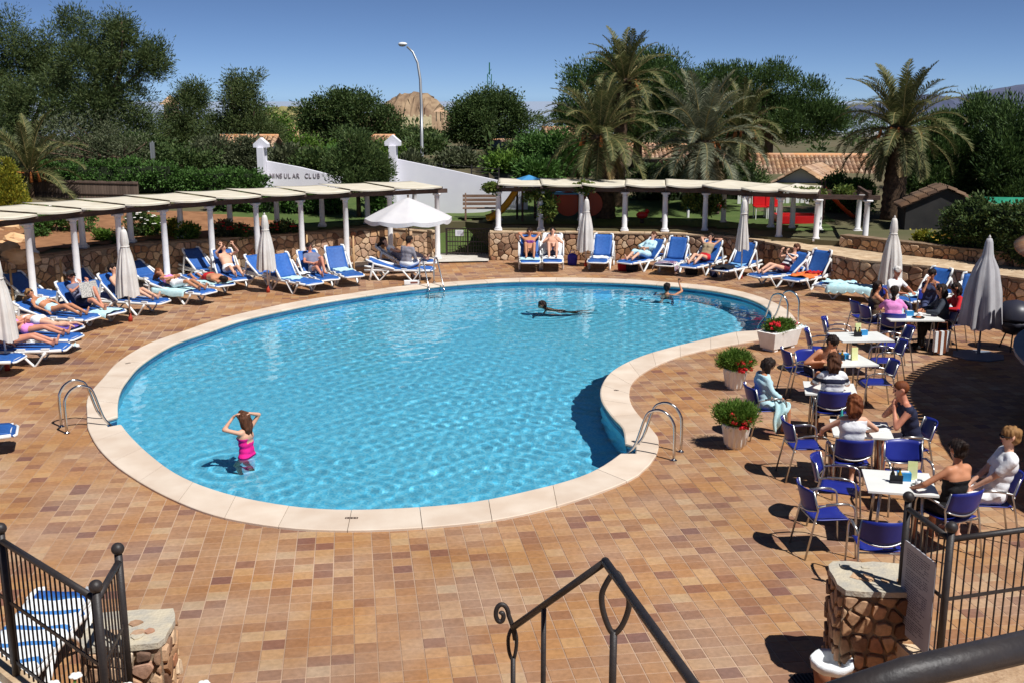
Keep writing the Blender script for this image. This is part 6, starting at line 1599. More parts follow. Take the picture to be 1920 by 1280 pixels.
tree('pine_tree', 'dark pine beside the green sunshade', 39, [(1905, 240, 50, 70), (1935, 320, 60, 80), (1890, 310, 50, 60), (1970, 250, 50, 80), (1910, 380, 60, 50)], 1925, 'stone', 560, 50, .5, .26, .055, 13, .2, up=.8)
tree('leafy_tree', 'dark thicket tree behind the left hedge', 44, [(140, 318, 130, 28), (330, 312, 110, 32), (260, 290, 90, 40)], 250, 'carob', 360, 44, .5, .22, .09, 14, .1)
tree('leafy_tree', 'dark bush tree directly left of the lettered wall pillar', 45, [(440, 305, 60, 32), (400, 290, 50, 35), (470, 280, 30, 30)], 430, 'olive', 260, 44, .45, .2, .08, 15, .1)
tree('leafy_tree', 'yellow-green scrub tree below the rocky hill', 62, [(620, 290, 60, 25), (560, 285, 50, 35), (520, 245, 35, 35)], 590, 'bright', 240, 42, .55, .24, .1, 16, .12)
for i, (x, y, rx, ry, zc_, kd, lab) in enumerate(((860, 310, 40, 22, 52, 'olive', 'low olive scrub bush behind the white wall top'), (960, 315, 50, 20, 50, 'bright', 'bright low bush behind the mesh fence'), (800, 290, 35, 30, 64, 'carob', 'dark bush at the foot of the lamp post'), (1010, 325, 40, 18, 47, 'hedge', 'low green bush near the pergola end'), (780, 265, 40, 22, 90, 'carob', 'dark scrub bush on the slope under the beige wall'), (860, 275, 40, 24, 95, 'carob', 'dark scrub bush on the slope left of the broad tree'), (990, 290, 35, 25, 60, 'carob', 'dark bush right of the broad tree trunk'), (730, 300, 25, 25, 60, 'bright', 'light bush behind the right gate pillar'), (530, 300, 42, 18, 48, 'olive', 'grey scrub bush just behind the lettered wall'), (590, 306, 40, 16, 47, 'carob', 'dark scrub bush behind the far end of the lettered wall'), (640, 300, 40, 18, 50, 'hedge', 'green bush between the two gate walls'), (770, 312, 34, 16, 46, 'olive', 'olive bush behind the mesh fence by the gate pillar'), (1240, 345, 40, 18, 45, 'carob', 'dark bush below the low white house'))):
    B_ = [px_blob(x, y, rx, ry, zc_)]; c = Vector(B_[0][0]); z0 = gz(c.x, c.y)
    t = thing('scrub_bush', lab, 'bush', (c.x, c.y, z0)); r_ = B_[0][1]; h = max(.6, c.z + r_[2] - z0)
    leaf_obj('foliage', clump_leaves([((0, 0, h * .5), (r_[0], r_[1], h * .55))], 80, 40, .5, .22, .1, 40 + i), LM[kd], t)
    MB().tube([(0, 0, -.05), (.05, 0, h * .6)], [.08, .03], 6).obj('stem', M_bark, t)
# filler wood far behind, reads as one mass
FW = []
for px in range(-40, 1990, 60):
    if 1000 < px < 1040 or 735 < px < 830: continue
    FW.append(px_blob(px, 226 + 7 * sin(px * .4), 60, 20, 230 + 20 * sin(px * .9)))
for px in range(-40, 1990, 46):
    if 1000 < px < 1050: continue
    zz = 120 + 40 * sin(px * .7); yy = 262 + 12 * sin(px * .31) + (18 if px < 560 else 0) - (10 if 1050 < px else 0)
    FW.append(px_blob(px, yy, 44, 26, zz))
for px in range(-40, 1990, 40):
    if 985 < px < 1040: continue
    FW.append(px_blob(px, 292 + 9 * sin(px * .23) + (6 if 480 < px < 1000 else 0), 40, 26, 72 + 6 * sin(px * .9)))
o = leaf_obj('distant_wood', clump_leaves(FW, 2200, 34, .95, .42, .17, 77), LM['carob'], None); tag(o, 'belt of dark woodland far behind the houses', 'wood', kind='stuff')
# ---- palms
def frond_mesh(name, e0, droop, L, kind, seed):
    r = random.Random(seed); n = 16; pts = []; a = rad(e0); p = Vector((0, 0, 0)); 
    for i in range(n + 1):
        pts.append(p.copy()); a -= rad(droop) * (i / n) * 2 / n; p = p + Vector((cos(a), 0, sin(a))) * (L / n)
    mb = MB(); mb.tube(pts, [.022 * (1 - .85 * i / n) + .003 for i in range(n + 1)], 5); nq = len(mb.f)
    for i in range(2, n * 4):
        t = i / (n * 4); k = min(n - 1, int(t * n)); f = t * n - k; q = pts[k] + (pts[k + 1] - pts[k]) * f; d = (pts[k + 1] - pts[k]).normalized(); u = Vector((0, 1, 0)).cross(d) * -1
        ll = L * .2 * (sin(pi * min(1, t * .85 + .14)) ** .6) * r.uniform(.85, 1.1)
        for s in (-1, 1):
            v = (d * r.uniform(.55, .8) + Vector((0, s, 0)) * r.uniform(.6, .85) + u * r.uniform(.1, .45)).normalized(); m1 = q + v * ll * .5 - Vector((0, 0, .012)); e = q + v * ll - Vector((0, 0, .08 * r.uniform(.4, 1.4) * ll / .4))
            wv = d * .018
            mb.add([q - wv * .6, q + wv * .6, m1 + wv, m1 - wv, e], [(0, 1, 2, 3), (3, 2, 4)])
    mb.mi = [0] * nq + [1] * (len(mb.f) - nq)
    return mb.mesh(name, [M_frondstem, LM[kind]])
M_frondstem = mat('frond_stem', srgb(128, 118, 70), srgb(150, 130, 84), rough=.7)
FM = {}
def palm(label, crown_px, zc, trunk_px, tr, L, nfr, kind='palm', seed=1, dry=4, lean=0):
    c = GD(*crown_px, zc); bx = GD(trunk_px, 300, zc).x; z0 = gz(bx, c.y); t = thing('palm_tree', label, 'palm', (bx, c.y, z0 - .03)); r = random.Random(seed)
    top = Vector((c.x - bx, 0, c.z - z0)); H_ = top.z; n = int(H_ / .11); mb = MB(); prof = []
    pts = []; rs = []
    for i in range(n + 1):
        u = i / n; pts.append(Vector((top.x * u * u, 0, H_ * u))); rs.append(tr * (1.15 - .25 * u + (.1 if u > .85 else 0)) * (1 + (.07 if i % 2 else -.03)) )
    mb.tube(pts, rs, 14); mb.obj('trunk', M_palmbark, t, True)
    sc = MB()       # stubs of old leaf bases
    for i in range(int(H_ * 26)):
        u = i / (H_ * 26); a = i * 2.4; q = Vector((top.x * u * u, 0, H_ * u)); rr_ = tr * (1.12 - .22 * u); d = Vector((cos(a), sin(a), .75)).normalized()
        sc.bar(q + d * rr_ * .82, q + d * (rr_ + .05), .085, .03)
    tag(sc.obj('leaf_stubs', M_palmbark, t), kind='stuff')
    key = (kind, L)
    if key not in FM: FM[key] = [frond_mesh('frond', e, dr, L * k, kind, 5 + i) for i, (e, dr, k) in enumerate(((82, 40, .95), (66, 62, 1), (48, 78, 1.02), (28, 84, 1.02), (6, 80, 1), (-18, 62, .95), (-42, 40, .85)))]
    dkey = ('dry', L)
    if dkey not in FM: FM[dkey] = [frond_mesh('frond', -60, 25, L * .7, 'dry', 3)]
    for i in range(nfr):
        u = (i + .5) / nfr; m = FM[key][min(6, int((u ** 1.05) * 7))]; a = i * 2.39996 + r.uniform(-.2, .2)
        o = put('frond', m, t, (top.x + cos(a) * tr * .5, sin(a) * tr * .5, top.z + .1 - .3 * u), (r.uniform(-.15, .15), r.uniform(-.1, .1), a)); o.scale = [r.uniform(.88, 1.1)] * 3
    for i in range(dry):
        a = r.uniform(0, 6.28); put('dry_frond', FM[dkey][0], t, (top.x + cos(a) * tr * .8, sin(a) * tr * .8, top.z - .3), (0, r.uniform(-.2, .2), a))
    for i in range(6):
        a = r.uniform(0, 6.28); MB().tube([(top.x + cos(a) * tr * .7, sin(a) * tr * .7, top.z - .1), (top.x + cos(a) * (tr + .25), sin(a) * (tr + .25), top.z - .05), (top.x + cos(a) * (tr + .35), sin(a) * (tr + .35), top.z - .4)], [.03, .035, .06], 6).obj('fruit_stalk', mat('fruit_orange', srgb(176, 96, 44), srgb(196, 120, 60), rough=.7, scale=8), t, True)
    return t
palm('tallest date palm with thin trunk in front of the stone pine', (1172, 146), 38.5, 1162, .24, 1.95, 40, 'palm', 1)
palm('thick-trunked date palm with low drooping crown by the playground', (1124, 250), 36.6, 1138, .3, 2.1, 52, 'palm', 2, dry=8)
palm('grey-green date palm with feathery arching crown before the tiled roof', (1318, 262), 38, 1318, .28, 2.5, 58, 'palmg', 3, dry=6)
palm('date palm with stout dark trunk at the end of the pergola', (1690, 235), 34.8, 1686, .33, 2.15, 58, 'palm', 4, dry=10)
palm('young palm with arching fronds beside the yellow conifer', (55, 318), 39, 50, .18, 2.2, 26, 'palm', 5, dry=0)
palm('short palm half hidden behind the grey-green palm', (1392, 240), 42, 1370, .25, 2.0, 36, 'palm', 6, dry=4)
# ---- hedges and garden plants
def leaf_box(name, label, cat, a, b, h, dp, kind, seed, n=260, z0=None, ll=.11, lw=.06, cs=.22):
    a, b = Vector(a[:2]), Vector(b[:2]); L = (b - a).length; t = thing(name, label, cat, ((a.x + b.x) / 2, (a.y + b.y) / 2, z0 if z0 is not None else gz((a.x + b.x) / 2, (a.y + b.y) / 2)), math.atan2(b.y - a.y, b.x - a.x))
    k = max(2, int(L / (h * .9))); r = random.Random(seed); bl = [(((i + .5) / k * L - L / 2, 0, h * .5), (L / k * .8, dp / 2, h * .52 * r.uniform(.9, 1.12))) for i in range(k)]
    leaf_obj('foliage', clump_leaves(bl, int(n * .8), 42, cs, ll, lw, seed, .3, .6), LM[kind], t)
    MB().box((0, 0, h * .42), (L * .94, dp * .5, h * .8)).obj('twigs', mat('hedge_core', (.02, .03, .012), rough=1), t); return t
def HP(px, py, z): return G(px, py, z)
leaf_box('hedge', 'long clipped green hedge above the reed fence', 'hedge', GD(60, 350, 41), GD(330, 350, 41.5), 1.15, .9, 'hedge', 101, 420)
leaf_box('hedge', 'green hedge running up to the lettered white wall', 'hedge', GD(335, 350, 41.5), GD(488, 350, 41.2), .95, .9, 'hedge', 102, 380)
leaf_box('hedge', 'dark flowering hedge below the lettered wall behind the lawn', 'hedge', GD(400, 395, 37.6), GD(640, 385, 37.6), .7, .9, 'hedge', 103, 380)
leaf_box('hedge', 'dark leafy shrub mass beside the right gate pillar', 'hedge', GD(690, 385, 37.2), GD(725, 385, 37.2), .95, .7, 'hedge', 104, 120)
leaf_box('hedge', 'clipped green hedge beside the orange slide', 'hedge', GD(1545, 430, 37.5), GD(1625, 430, 37), 1.2, .8, 'hedge', 105, 220)
leaf_box('hedge', 'shaded hedge behind the playground columns', 'hedge', GD(1185, 420, 41), GD(1420, 420, 41), 1.3, .9, 'carob', 106, 320)
leaf_box('hedge', 'dark ivy hedge behind the grey closed parasol', 'hedge', GD(1790, 430, 30), GD(1960, 440, 27.5), 1.5, .9, 'carob', 107, 420)
# reed fence
fn_ = thing('reed_fence', 'brown reed screen fence below the clipped hedge', 'fence')
a, b = GD(62, 385, 39.6), GD(262, 385, 39.7); L = (b - a).length; r = random.Random(6); k = 40; M_reed = mat('reed', srgb(98, 82, 72), srgb(126, 106, 92), rough=.95, scale=3, stretch=(4, 4, .4), rand=.2)
for i in range(k):
    q = a + (b - a) * ((i + .5) / k); z = gz(q.x, q.y); MB().box((0, 0, .33), (L / k - .01, .03, .7 + r.uniform(-.03, .03))).obj('reed_panel', M_reed, fn_, loc=(q.x, q.y, z - .05))
for zz in (.15, .55): MB().bar((a.x, a.y - .03, gz(a.x, a.y) + zz), (b.x, b.y - .03, gz(b.x, b.y) + zz), .03, .03).obj('batten', M_dark, fn_)
def shrub(label, px, py, z, w, h, kind, seed, flowers=None, name='shrub', cat='shrub', nfl=26):
    p = G(px, py, z); t = thing(name, label, cat, (p.x, p.y, gz(p.x, p.y)))
    Q = clump_leaves([((0, 0, h * .5), (w / 2, w / 2, h * .52))], 46, 40, .16, .09, .05, seed, .4, .4); leaf_obj('foliage', Q, LM[kind], t)
    MB().tube([(0, 0, -.04), (.02, .01, h * .5)], [.025, .012], 6).obj('stem', M_bark, t)
    if flowers:
        r = random.Random(seed)
        for i in range(nfl):
            a, e = r.uniform(0, 6.28), r.uniform(.1, 1.4); q = Vector((cos(a) * cos(e) * w * .54, sin(a) * cos(e) * w * .54, h * .5 + sin(e) * h * .54))
            mb = MB()
            for k in range(5):
                b = 2 * pi * k / 5; mb.ball(q + Vector((cos(b) * .025, sin(b) * .025, .005)), (.022, .022, .014), 6, 4)
            mb.obj('flower', flowers, t)
    return t
FWH = mat('petal_white', srgb(234, 230, 222), rough=.7); FRD = mat('petal_red', srgb(200, 30, 40), rough=.7); FYL = mat('petal_yellow', srgb(220, 180, 70), rough=.7); FPK = mat('petal_pink', srgb(226, 130, 140), rough=.7)
SH = [(75, 440, 1.2, .8, .7, 'hedge', None, 'rounded green shrub by the sandstone boulders'), (105, 430, 1.25, .9, .85, 'hedge', FWH, 'large green shrub dotted white beside the boulders'), (150, 425, 1.3, 1.0, .95, 'hedge', None, 'tall dark green shrub in the flower bed'), (262, 428, 1.3, .8, .8, 'carob', FWH, 'bush covered in white blossom in the flower bed'), (285, 430, 1.25, .6, .6, 'bright', FWH, 'small white-flowered bush next to the big white one'),
      (325, 428, 1.3, .6, .5, 'lime', FYL, 'low yellow-flowered bush in the flower bed'), (352, 438, 1.2, .7, .45, 'bright', FYL, 'spreading bush with pale yellow flowers near the wall'), (420, 432, 1.25, .6, .5, 'olive', FRD, 'dull green bush with red flowers near the lawn'), (452, 438, 1.15, .6, .4, 'carob', FRD, 'low dark bush with red flowers beside the closed parasol'), (530, 434, 1.1, .9, .35, 'carob', FRD, 'dark red-flowered bush overhanging the wall'),
      (195, 442, 1.2, .4, .3, 'bright', None, 'tiny shrub on the bare soil'), (230, 446, 1.2, .45, .35, 'hedge', None, 'small green shrub on the bare soil near the white blossom'), (60, 415, 1.4, .7, .6, 'bright', FYL, 'yellowish shrub behind the boulders'), (1770, 470, 1.0, .8, .5, 'bright', FYL, 'yellow-green shrub on the upper bed by the two-tier parasol'), (1815, 474, 1.0, .9, .6, 'olive', FPK, 'pink-flowered shrub on the upper bed'), (1735, 462, 1.0, .7, .4, 'lime', None, 'lime green shrub under the stout palm'), (1860, 480, 1.0, .9, .6, 'carob', None, 'dark shrub on the upper bed near the ivy hedge'), (590, 388, 1.4, .8, .7, 'hedge', FPK, 'pink-flowered shrub at the back of the lawn')]
for i, (x, y, z, w_, h, kd, fl_, lab) in enumerate(SH): shrub(lab, x, y, z, w_, h, kd, 200 + i, fl_)
# lime conifer
p = GD(22, 395, 36); t = thing('conifer', 'cone-shaped yellow-green conifer at the end of the pergola', 'conifer', (p.x, p.y, gz(p.x, p.y)))
bl = [((0, 0, .35 + .28 * i), (.62 - .11 * i, .62 - .11 * i, .3)) for i in range(5)]; leaf_obj('foliage', clump_leaves(bl, 230, 44, .16, .09, .04, 301, 1.2, .6), LM['lime'], t); MB().tube([(0, 0, -.05), (0, 0, 1.3)], [.06, .02], 6).obj('trunk', M_bark, t)
# boulders by the left end of the bed
for i, (x, y, s) in enumerate(((12, 432, .4), (28, 446, .35), (5, 462, .45), (30, 470, .38), (56, 470, .26))):
    q = G(x, y, 1.25); r = random.Random(i); mb = MB().ball((0, 0, s * .35), (s, s * .8, s * .6), 10, 7)
    mb.v = [(a * r.uniform(.82, 1.15), b * r.uniform(.82, 1.15), c * r.uniform(.85, 1.1)) for a, b, c in mb.v]
    o = mb.obj('boulder', mat('sandstone', srgb(206, 160, 112), srgb(224, 186, 142), rough=.9, scale=3, bump=.5, bscale=12), None, False, (q.x, q.y, gz(q.x, q.y) - .05)); tag(o, 'rounded orange sandstone boulder at the end of the flower bed', 'boulder', 'sandstone boulders by the pergola')
# vines on the playground pergola
for i, (x, y, w_, h, lab) in enumerate(((1005, 365, .9, .5, 'leafy vine over the pergola corner above the yellow slide'), (1030, 390, .5, .7, 'vine hanging down a column beside the red play frame'), (1095, 352, .4, .3, 'small vine tuft on the awning above the closed parasol'), (1330, 385, .9, .7, 'thick vine around a column in front of the shaded hedge'), (1300, 380, .5, .6, 'vine trailing beside the shaded column'), (1520, 362, .7, .3, 'vine sprawling over the bare end of the pergola'), (1580, 360, .4, .25, 'small vine tuft on the last pergola beams'), (925, 352, .5, .25, 'sparse vine on the first pergola beam'))):
    c = GD(x, y, 34.8 if x < 1500 else 33); t = thing('vine', lab, 'vine', c); leaf_obj('foliage', clump_leaves([((0, 0, 0), (w_ * .6, .3, h * .5))], 34, 34, .16, .1, .07, 320 + i, .1, .2), LM['vine'], t)
    MB().tube([(0, .0, -h * .5), (.05, .05, 0), (-.05, 0, h * .3)], [.015, .012, .006], 6).obj('stem', M_bark, t)
# ============================================================ GATE WALLS, LAMP, SIGNS
def cap_block(t, x, y, z, w, m):
    mb = MB(); mb.prism([(-w / 2, -.22), (w / 2, -.22), (w / 2, .22), (-w / 2, .22)], 0, .14); mb.add([(-w / 2, -.22, .14), (w / 2, -.22, .14), (w / 2, .22, .14), (-w / 2, .22, .14), (0, -.22, .38), (0, .22, .38)], [(0, 1, 4), (3, 5, 2), (0, 4, 5, 3), (1, 2, 5, 4)])
    return mb.obj('pillar_cap', m, t, loc=(x, y, z))
M_wallw = mat('whitewash', srgb(232, 230, 236), srgb(224, 222, 230), rough=.8, scale=1.2, bump=.06, bscale=30)
def wing(label, zc, pil_px, pil_top, edge_pts, base_z, pw=.24):
    """pillar with pitched cap and a wall whose top slopes away from it; edge_pts = (px, py) along the wall top"""
    t = thing('gate_wall', label, 'wall'); p = GD(pil_px, pil_top, zc)
    MB().box((p.x, p.y - .12, (p.z - .3 + base_z) / 2), (pw, .75, p.z - .3 - base_z)).obj('pillar', M_wallw, t)
    cap_block(t, p.x, p.y - .12, p.z - .3, .56, M_wallw)
    P_ = [GD(x, y, zc) for x, y in edge_pts]; yb = p.y
    vs = [(P_[0].x, yb, base_z)] + [(q.x, yb, q.z) for q in P_] + [(P_[-1].x, yb, base_z)]
    n = len(vs); mb = MB().add([(a, b, c) for a, b, c in vs] + [(a, b + .22, c) for a, b, c in vs], [tuple(range(n)), tuple(range(2 * n - 1, n - 1, -1))] + [(i, i + n, (i + 1) % n + n, (i + 1) % n) for i in range(n)])
    mb.obj('wall', M_wallw, t)
    return t, p, P_
w1, wp, wP = wing('white gate wall with pitched pillar cap sloping down behind the open parasol', 38.2, 737, 257, [(741, 299), (850, 322), (958, 346), (990, 356)], .9)
w2, lp_, lP = wing('white gate wall carrying the raised club lettering, pillar at its left', 43.0, 491, 262, [(497, 303), (560, 315), (632, 333), (660, 341)], 1.0)
# lettering on the left wall
def text_obj(body, name, size, loc, rot, m, parent, extrude=.01):
    cu = bpy.data.curves.new('t', 'FONT'); cu.body = body; cu.size = size; cu.extrude = extrude; cu.space_character = 1.12
    o = bpy.data.objects.new('t', cu); COL.objects.link(o); dg = bpy.context.evaluated_depsgraph_get(); me = bpy.data.meshes.new_from_object(o.evaluated_get(dg)); bpy.data.objects.remove(o); bpy.data.curves.remove(cu)
    me.materials.append(m); return put(name, me, parent, loc, rot)
q = GD(501.5, 335.5, 42.95); M_let = mat('grey_letters', srgb(150, 140, 146), rough=.6)
x = q.x
for ch in 'NINSULAR CLUB':
    if ch == ' ': x += .17; continue
    o = text_obj(ch, 'letter', .27, (x, lp_.y - .012, q.z), (pi / 2, 0, 0), M_let, w2); o.scale = (.8, 1, 1); x += (.085 if ch == 'I' else .165)
# mesh fence behind the right wall
mf = thing('mesh_fence', 'thin black posts and wire of a fence behind the sloping white wall', 'fence')
for x in (760, 832, 884, 935):
    a = GD(x, 345, 41.5); b = GD(x, 298 + (x - 760) * .09, 41.5); MB().tube([(a.x, a.y, a.z - .6), b], .03, 6).obj('post', M_iron, mf)
for k in range(4):
    a, b = GD(760, 303 + k * 9, 41.5), GD(935, 318 + k * 7, 41.5); MB().tube([a, b], .006, 5).obj('wire', M_iron, mf)
# street lamp
M_galv = mat('galvanised', srgb(168, 170, 172), rough=.45, metal=.6)
p = GD(793, 320, 58); z0 = gz(p.x, p.y); t = thing('street_lamp', 'tall curved grey street lamp rising behind the white gate wall', 'street lamp', (p.x, p.y, z0))
tp = [GD(791, 300, 58), GD(790, 200, 58), GD(788, 150, 58), GD(783, 118, 58), GD(774, 98, 58), GD(763, 88, 58)]
MB().tube([(0, 0, 0)] + [q - Vector((p.x, p.y, z0)) for q in tp], [.11, .1, .085, .075, .065, .055, .05], 10).obj('pole', M_galv, t, True)
hd = GD(755, 83, 58) - Vector((p.x, p.y, z0)); MB().ball(hd, (.25, .14, .1), 12, 8).obj('lamp_head', M_whitep, t, True); MB().ball(hd - Vector((.02, 0, .06)), (.2, .11, .08), 10, 6).obj('lens', mat('lens', srgb(190, 190, 186), rough=.2), t, True)
# tower crane
p = GD(918, 200, 190); t = thing('tower_crane', 'green lattice mast of a crane behind the broad tree', 'crane', (p.x, p.y, gz(p.x, p.y) - 1))
M_cr = mat('crane_green', srgb(40, 110, 84), rough=.6); zt = GD(918, 118, 190).z - t.location.z
for a, b in ((-.35, -.35), (.35, -.35), (.35, .35), (-.35, .35)): MB().bar((a, b, 0), (a, b, zt - 2), .12).obj('chord', M_cr, t)
for k in range(int(zt / 1.0) - 1):
    s = 1 if k % 2 else -1; MB().bar((-.35 * s, -.35, k), (.35 * s, -.35, k + 1), .09).obj('brace', M_cr, t)
MB().bar((0, 0, zt - 2.1), (0, 0, zt), .2).obj('tip', M_cr, t)
# sign post seen edge on
p = GD(291, 345, 41.8); t = thing('sign_post', 'grey sign post seen edge on among the hedges', 'sign', (p.x, p.y, gz(p.x, p.y))); MB().tube([(0, 0, 0), (0, 0, 1.9)], .03, 8).obj('post', M_galv, t); MB().box((0, -.035, 1.55), (.05, .4, .6)).obj('plate', M_galv, t)
# ============================================================ HOUSES
M_roofm = island_mat('far_roof', [(1, srgb(150, 112, 84)), (2, srgb(172, 134, 102)), (2, srgb(188, 154, 120)), (1, srgb(160, 120, 90))], rough=.85, src='island', fine=.2, nscale=3)
M_cream = mat('cream_render', srgb(222, 204, 160), srgb(232, 214, 172), rough=.85, scale=1); M_glass = mat('dark_window', srgb(40, 44, 52), rough=.15); M_frame = mat('window_frame', srgb(226, 226, 228), rough=.6)
def tiled_plane(parent, a, b, c, d, pitch, rows, name='roof', m=None):
    """barrel tiles over the quad a-b (eave) c-d (ridge, c above b)"""
    a, b, c, d = (Vector(v) for v in (a, b, c, d)); n = max(3, int((b - a).length / pitch)); mb = MB(); nr = (b - a).cross(d - a).normalized()
    MB().add([a, b, c, d], [(0, 1, 2, 3)]).obj('roof_board', M_dark, parent)
    for i in range(n):
        for j in range(rows):
            def at(u, v): return (a * (1 - u) + b * u) * (1 - v) + (d * (1 - u) + c * u) * v
            u0, u1 = i / n, (i + 1) / n; v0, v1 = j / rows, (j + 1.12) / rows
            if v1 > 1: v1 = 1
            vs = []
            for v, hgt in ((v0, .03), (v1, .0)):
                for k in range(5):
                    u = u0 + (u1 - u0) * (.04 + .92 * k / 4); vs.append(at(u, v) + nr * (.015 + hgt + sin(pi * k / 4) * pitch * .42))
            mb.add(vs, [(k, k + 1, 6 + k, 5 + k) for k in range(4)])
    o = mb.obj(name, m or M_roofm, parent, True); tag(o, kind='stuff'); return o
def house(label, c_px, zc, W, D, Hw, rise, wall, rz=0, roof='gable', wins=((-.25, .55), (.25, .55)), pitch=.28, rows=8, z0=None, name='house', ridge=None):
    p = GD(*c_px, zc); z0 = gz(p.x, p.y) if z0 is None else z0
    if ridge is not None:
        zr = GD(c_px[0], ridge, zc).z; Hw = max(1.7, zr - rise - z0); z0 = zr - rise - Hw
    t = thing(name, label, 'house', (p.x, p.y, z0), rz)
    mb = MB().box((0, 0, Hw / 2 - .2), (W, D, Hw + .4)); 
    if roof == 'gable': mb.add([(-W / 2, -D / 2, Hw), (-W / 2, D / 2, Hw), (-W / 2, 0, Hw + rise), (W / 2, -D / 2, Hw), (W / 2, D / 2, Hw), (W / 2, 0, Hw + rise)], [(0, 2, 1), (3, 4, 5)])
    mb.obj('walls', wall, t); e = .3
    if roof == 'gable':
        s = rise / (D / 2)
        tiled_plane(t, (-W / 2 - e, -D / 2 - e, Hw - s * e), (W / 2 + e, -D / 2 - e, Hw - s * e), (W / 2 + e, 0, Hw + rise), (-W / 2 - e, 0, Hw + rise), pitch, rows)
        tiled_plane(t, (W / 2 + e, D / 2 + e, Hw - s * e), (-W / 2 - e, D / 2 + e, Hw - s * e), (-W / 2 - e, 0, Hw + rise), (W / 2 + e, 0, Hw + rise), pitch, rows)
        MB().tube([(-W / 2 - e, 0, Hw + rise + .03), (W / 2 + e, 0, Hw + rise + .03)], .1, 8).obj('ridge', M_roof, t, True)
    elif roof == 'front':
        s = rise / (W / 2)
        tiled_plane(t, (-W / 2 - e, D / 2 + e, Hw - s * e), (-W / 2 - e, -D / 2 - e, Hw - s * e), (0, -D / 2 - e, Hw + rise), (0, D / 2 + e, Hw + rise), pitch, rows)
        tiled_plane(t, (W / 2 + e, -D / 2 - e, Hw - s * e), (W / 2 + e, D / 2 + e, Hw - s * e), (0, D / 2 + e, Hw + rise), (0, -D / 2 - e, Hw + rise), pitch, rows)
        MB().add([(-W / 2, -D / 2 - .01, Hw), (W / 2, -D / 2 - .01, Hw), (0, -D / 2 - .01, Hw + rise)], [(0, 1, 2)]).obj('gable', wall, t)
    for (wx, wz) in wins:
        f = MB().box((wx * W, -D / 2 - .01, wz * Hw + .1), (.8, .06, 1.05)).obj('window', M_frame, t); MB().box((wx * W, -D / 2 - .035, wz * Hw + .1), (.6, .04, .85)).obj('pane', M_glass, f); MB().box((wx * W, -D / 2 - .08, wz * Hw - .47), (.95, .14, .06)).obj('sill', M_frame, f)
    return t
house('white house with wide clay tile roof behind the playground pergola', (1488, 350), 50, 6.2, 4.6, 2.0, 1.15, M_wallw, rad(-4), wins=((.15, .6), (.38, .6), (-.3, .6)), pitch=.2, rows=9, ridge=292)
house('small projecting gable with tiled verge in front of the wide tile roof', (1518, 352), 46, 2.4, 3.0, 1.9, .7, M_wallw, rad(-28), roof='front', wins=(), pitch=.2, rows=5, ridge=311)
house('low white house with tile roof between the two palm crowns', (1280, 350), 52, 4.4, 4.4, 2.05, .95, M_wallw, rad(5), wins=((-.3, .6), (.1, .6)), pitch=.2, rows=8, ridge=304)
house('white two storey house glimpsed between palm trunks', (1220, 320), 62, 3.4, 4, 3.6, .8, M_wallw, 0, wins=((-.2, .7), (.2, .7)), pitch=.25, rows=6, ridge=272)
house('house with orange tile roof left of the palm crowns', (1065, 268), 78, 3.2, 4, 2.2, .7, M_cream, .2, pitch=.3, rows=6, ridge=240)
house('house roof showing behind the right gate pillar', (700, 268), 62, 1.9, 3, 2.8, .5, M_cream, 0, wins=(), pitch=.25, rows=5, ridge=256)
house('tiled roof peeping out behind the lettered wall pillar', (468, 265), 52, 2.2, 3, 2.6, .5, M_wallw, 0, wins=(), pitch=.25, rows=5, ridge=257)
house('orange roofed house among trees left of the dark carob', (525, 250), 85, 2.2, 3, 3.6, .9, M_cream, .3, wins=((0, .7),), pitch=.3, rows=6, ridge=243)
house('cream villa below the broad tree', (925, 285), 95, 3.6, 4, 2.6, .8, M_cream, .2, pitch=.3, rows=6, ridge=263)
house('small cream cottage right of the broad tree', (975, 300), 88, 2.6, 3, 1.6, .7, M_cream, -.2, pitch=.3, rows=5, ridge=267)
house('row of cream garden walls and roofs under the rocky hill', (860, 280), 110, 4.2, 3, 1.6, .5, M_cream, .1, pitch=.35, rows=4, ridge=268)
# turret
p = GD(320, 200, 75); t = thing('turret', 'small cream turret with conical clay tile roof above the trees', 'turret', (p.x, p.y, 1.5)); zt = GD(320, 196, 75).z - 1.5
MB().box((0, 0, zt / 2), (.75, .75, zt)).obj('shaft', M_cream, t)
for k in range(2): MB().box((0, -.38, zt - .45 - k * .7), (.4, .05, .4)).obj('opening', M_glass, t)
MB().add([(-.6, -.6, zt), (.6, -.6, zt), (.6, .6, zt), (-.6, .6, zt), (0, 0, zt + .65)], [(0, 1, 4), (1, 2, 4), (2, 3, 4), (3, 0, 4), (3, 2, 1, 0)]).obj('roof', M_roofm, t)
M_shedt = island_mat('shade_toned_shed_tiles', [(1, srgb(84, 64, 50)), (1, srgb(112, 88, 68)), (1, srgb(98, 74, 56))], rough=.9, src='island', fine=.2, nscale=5)
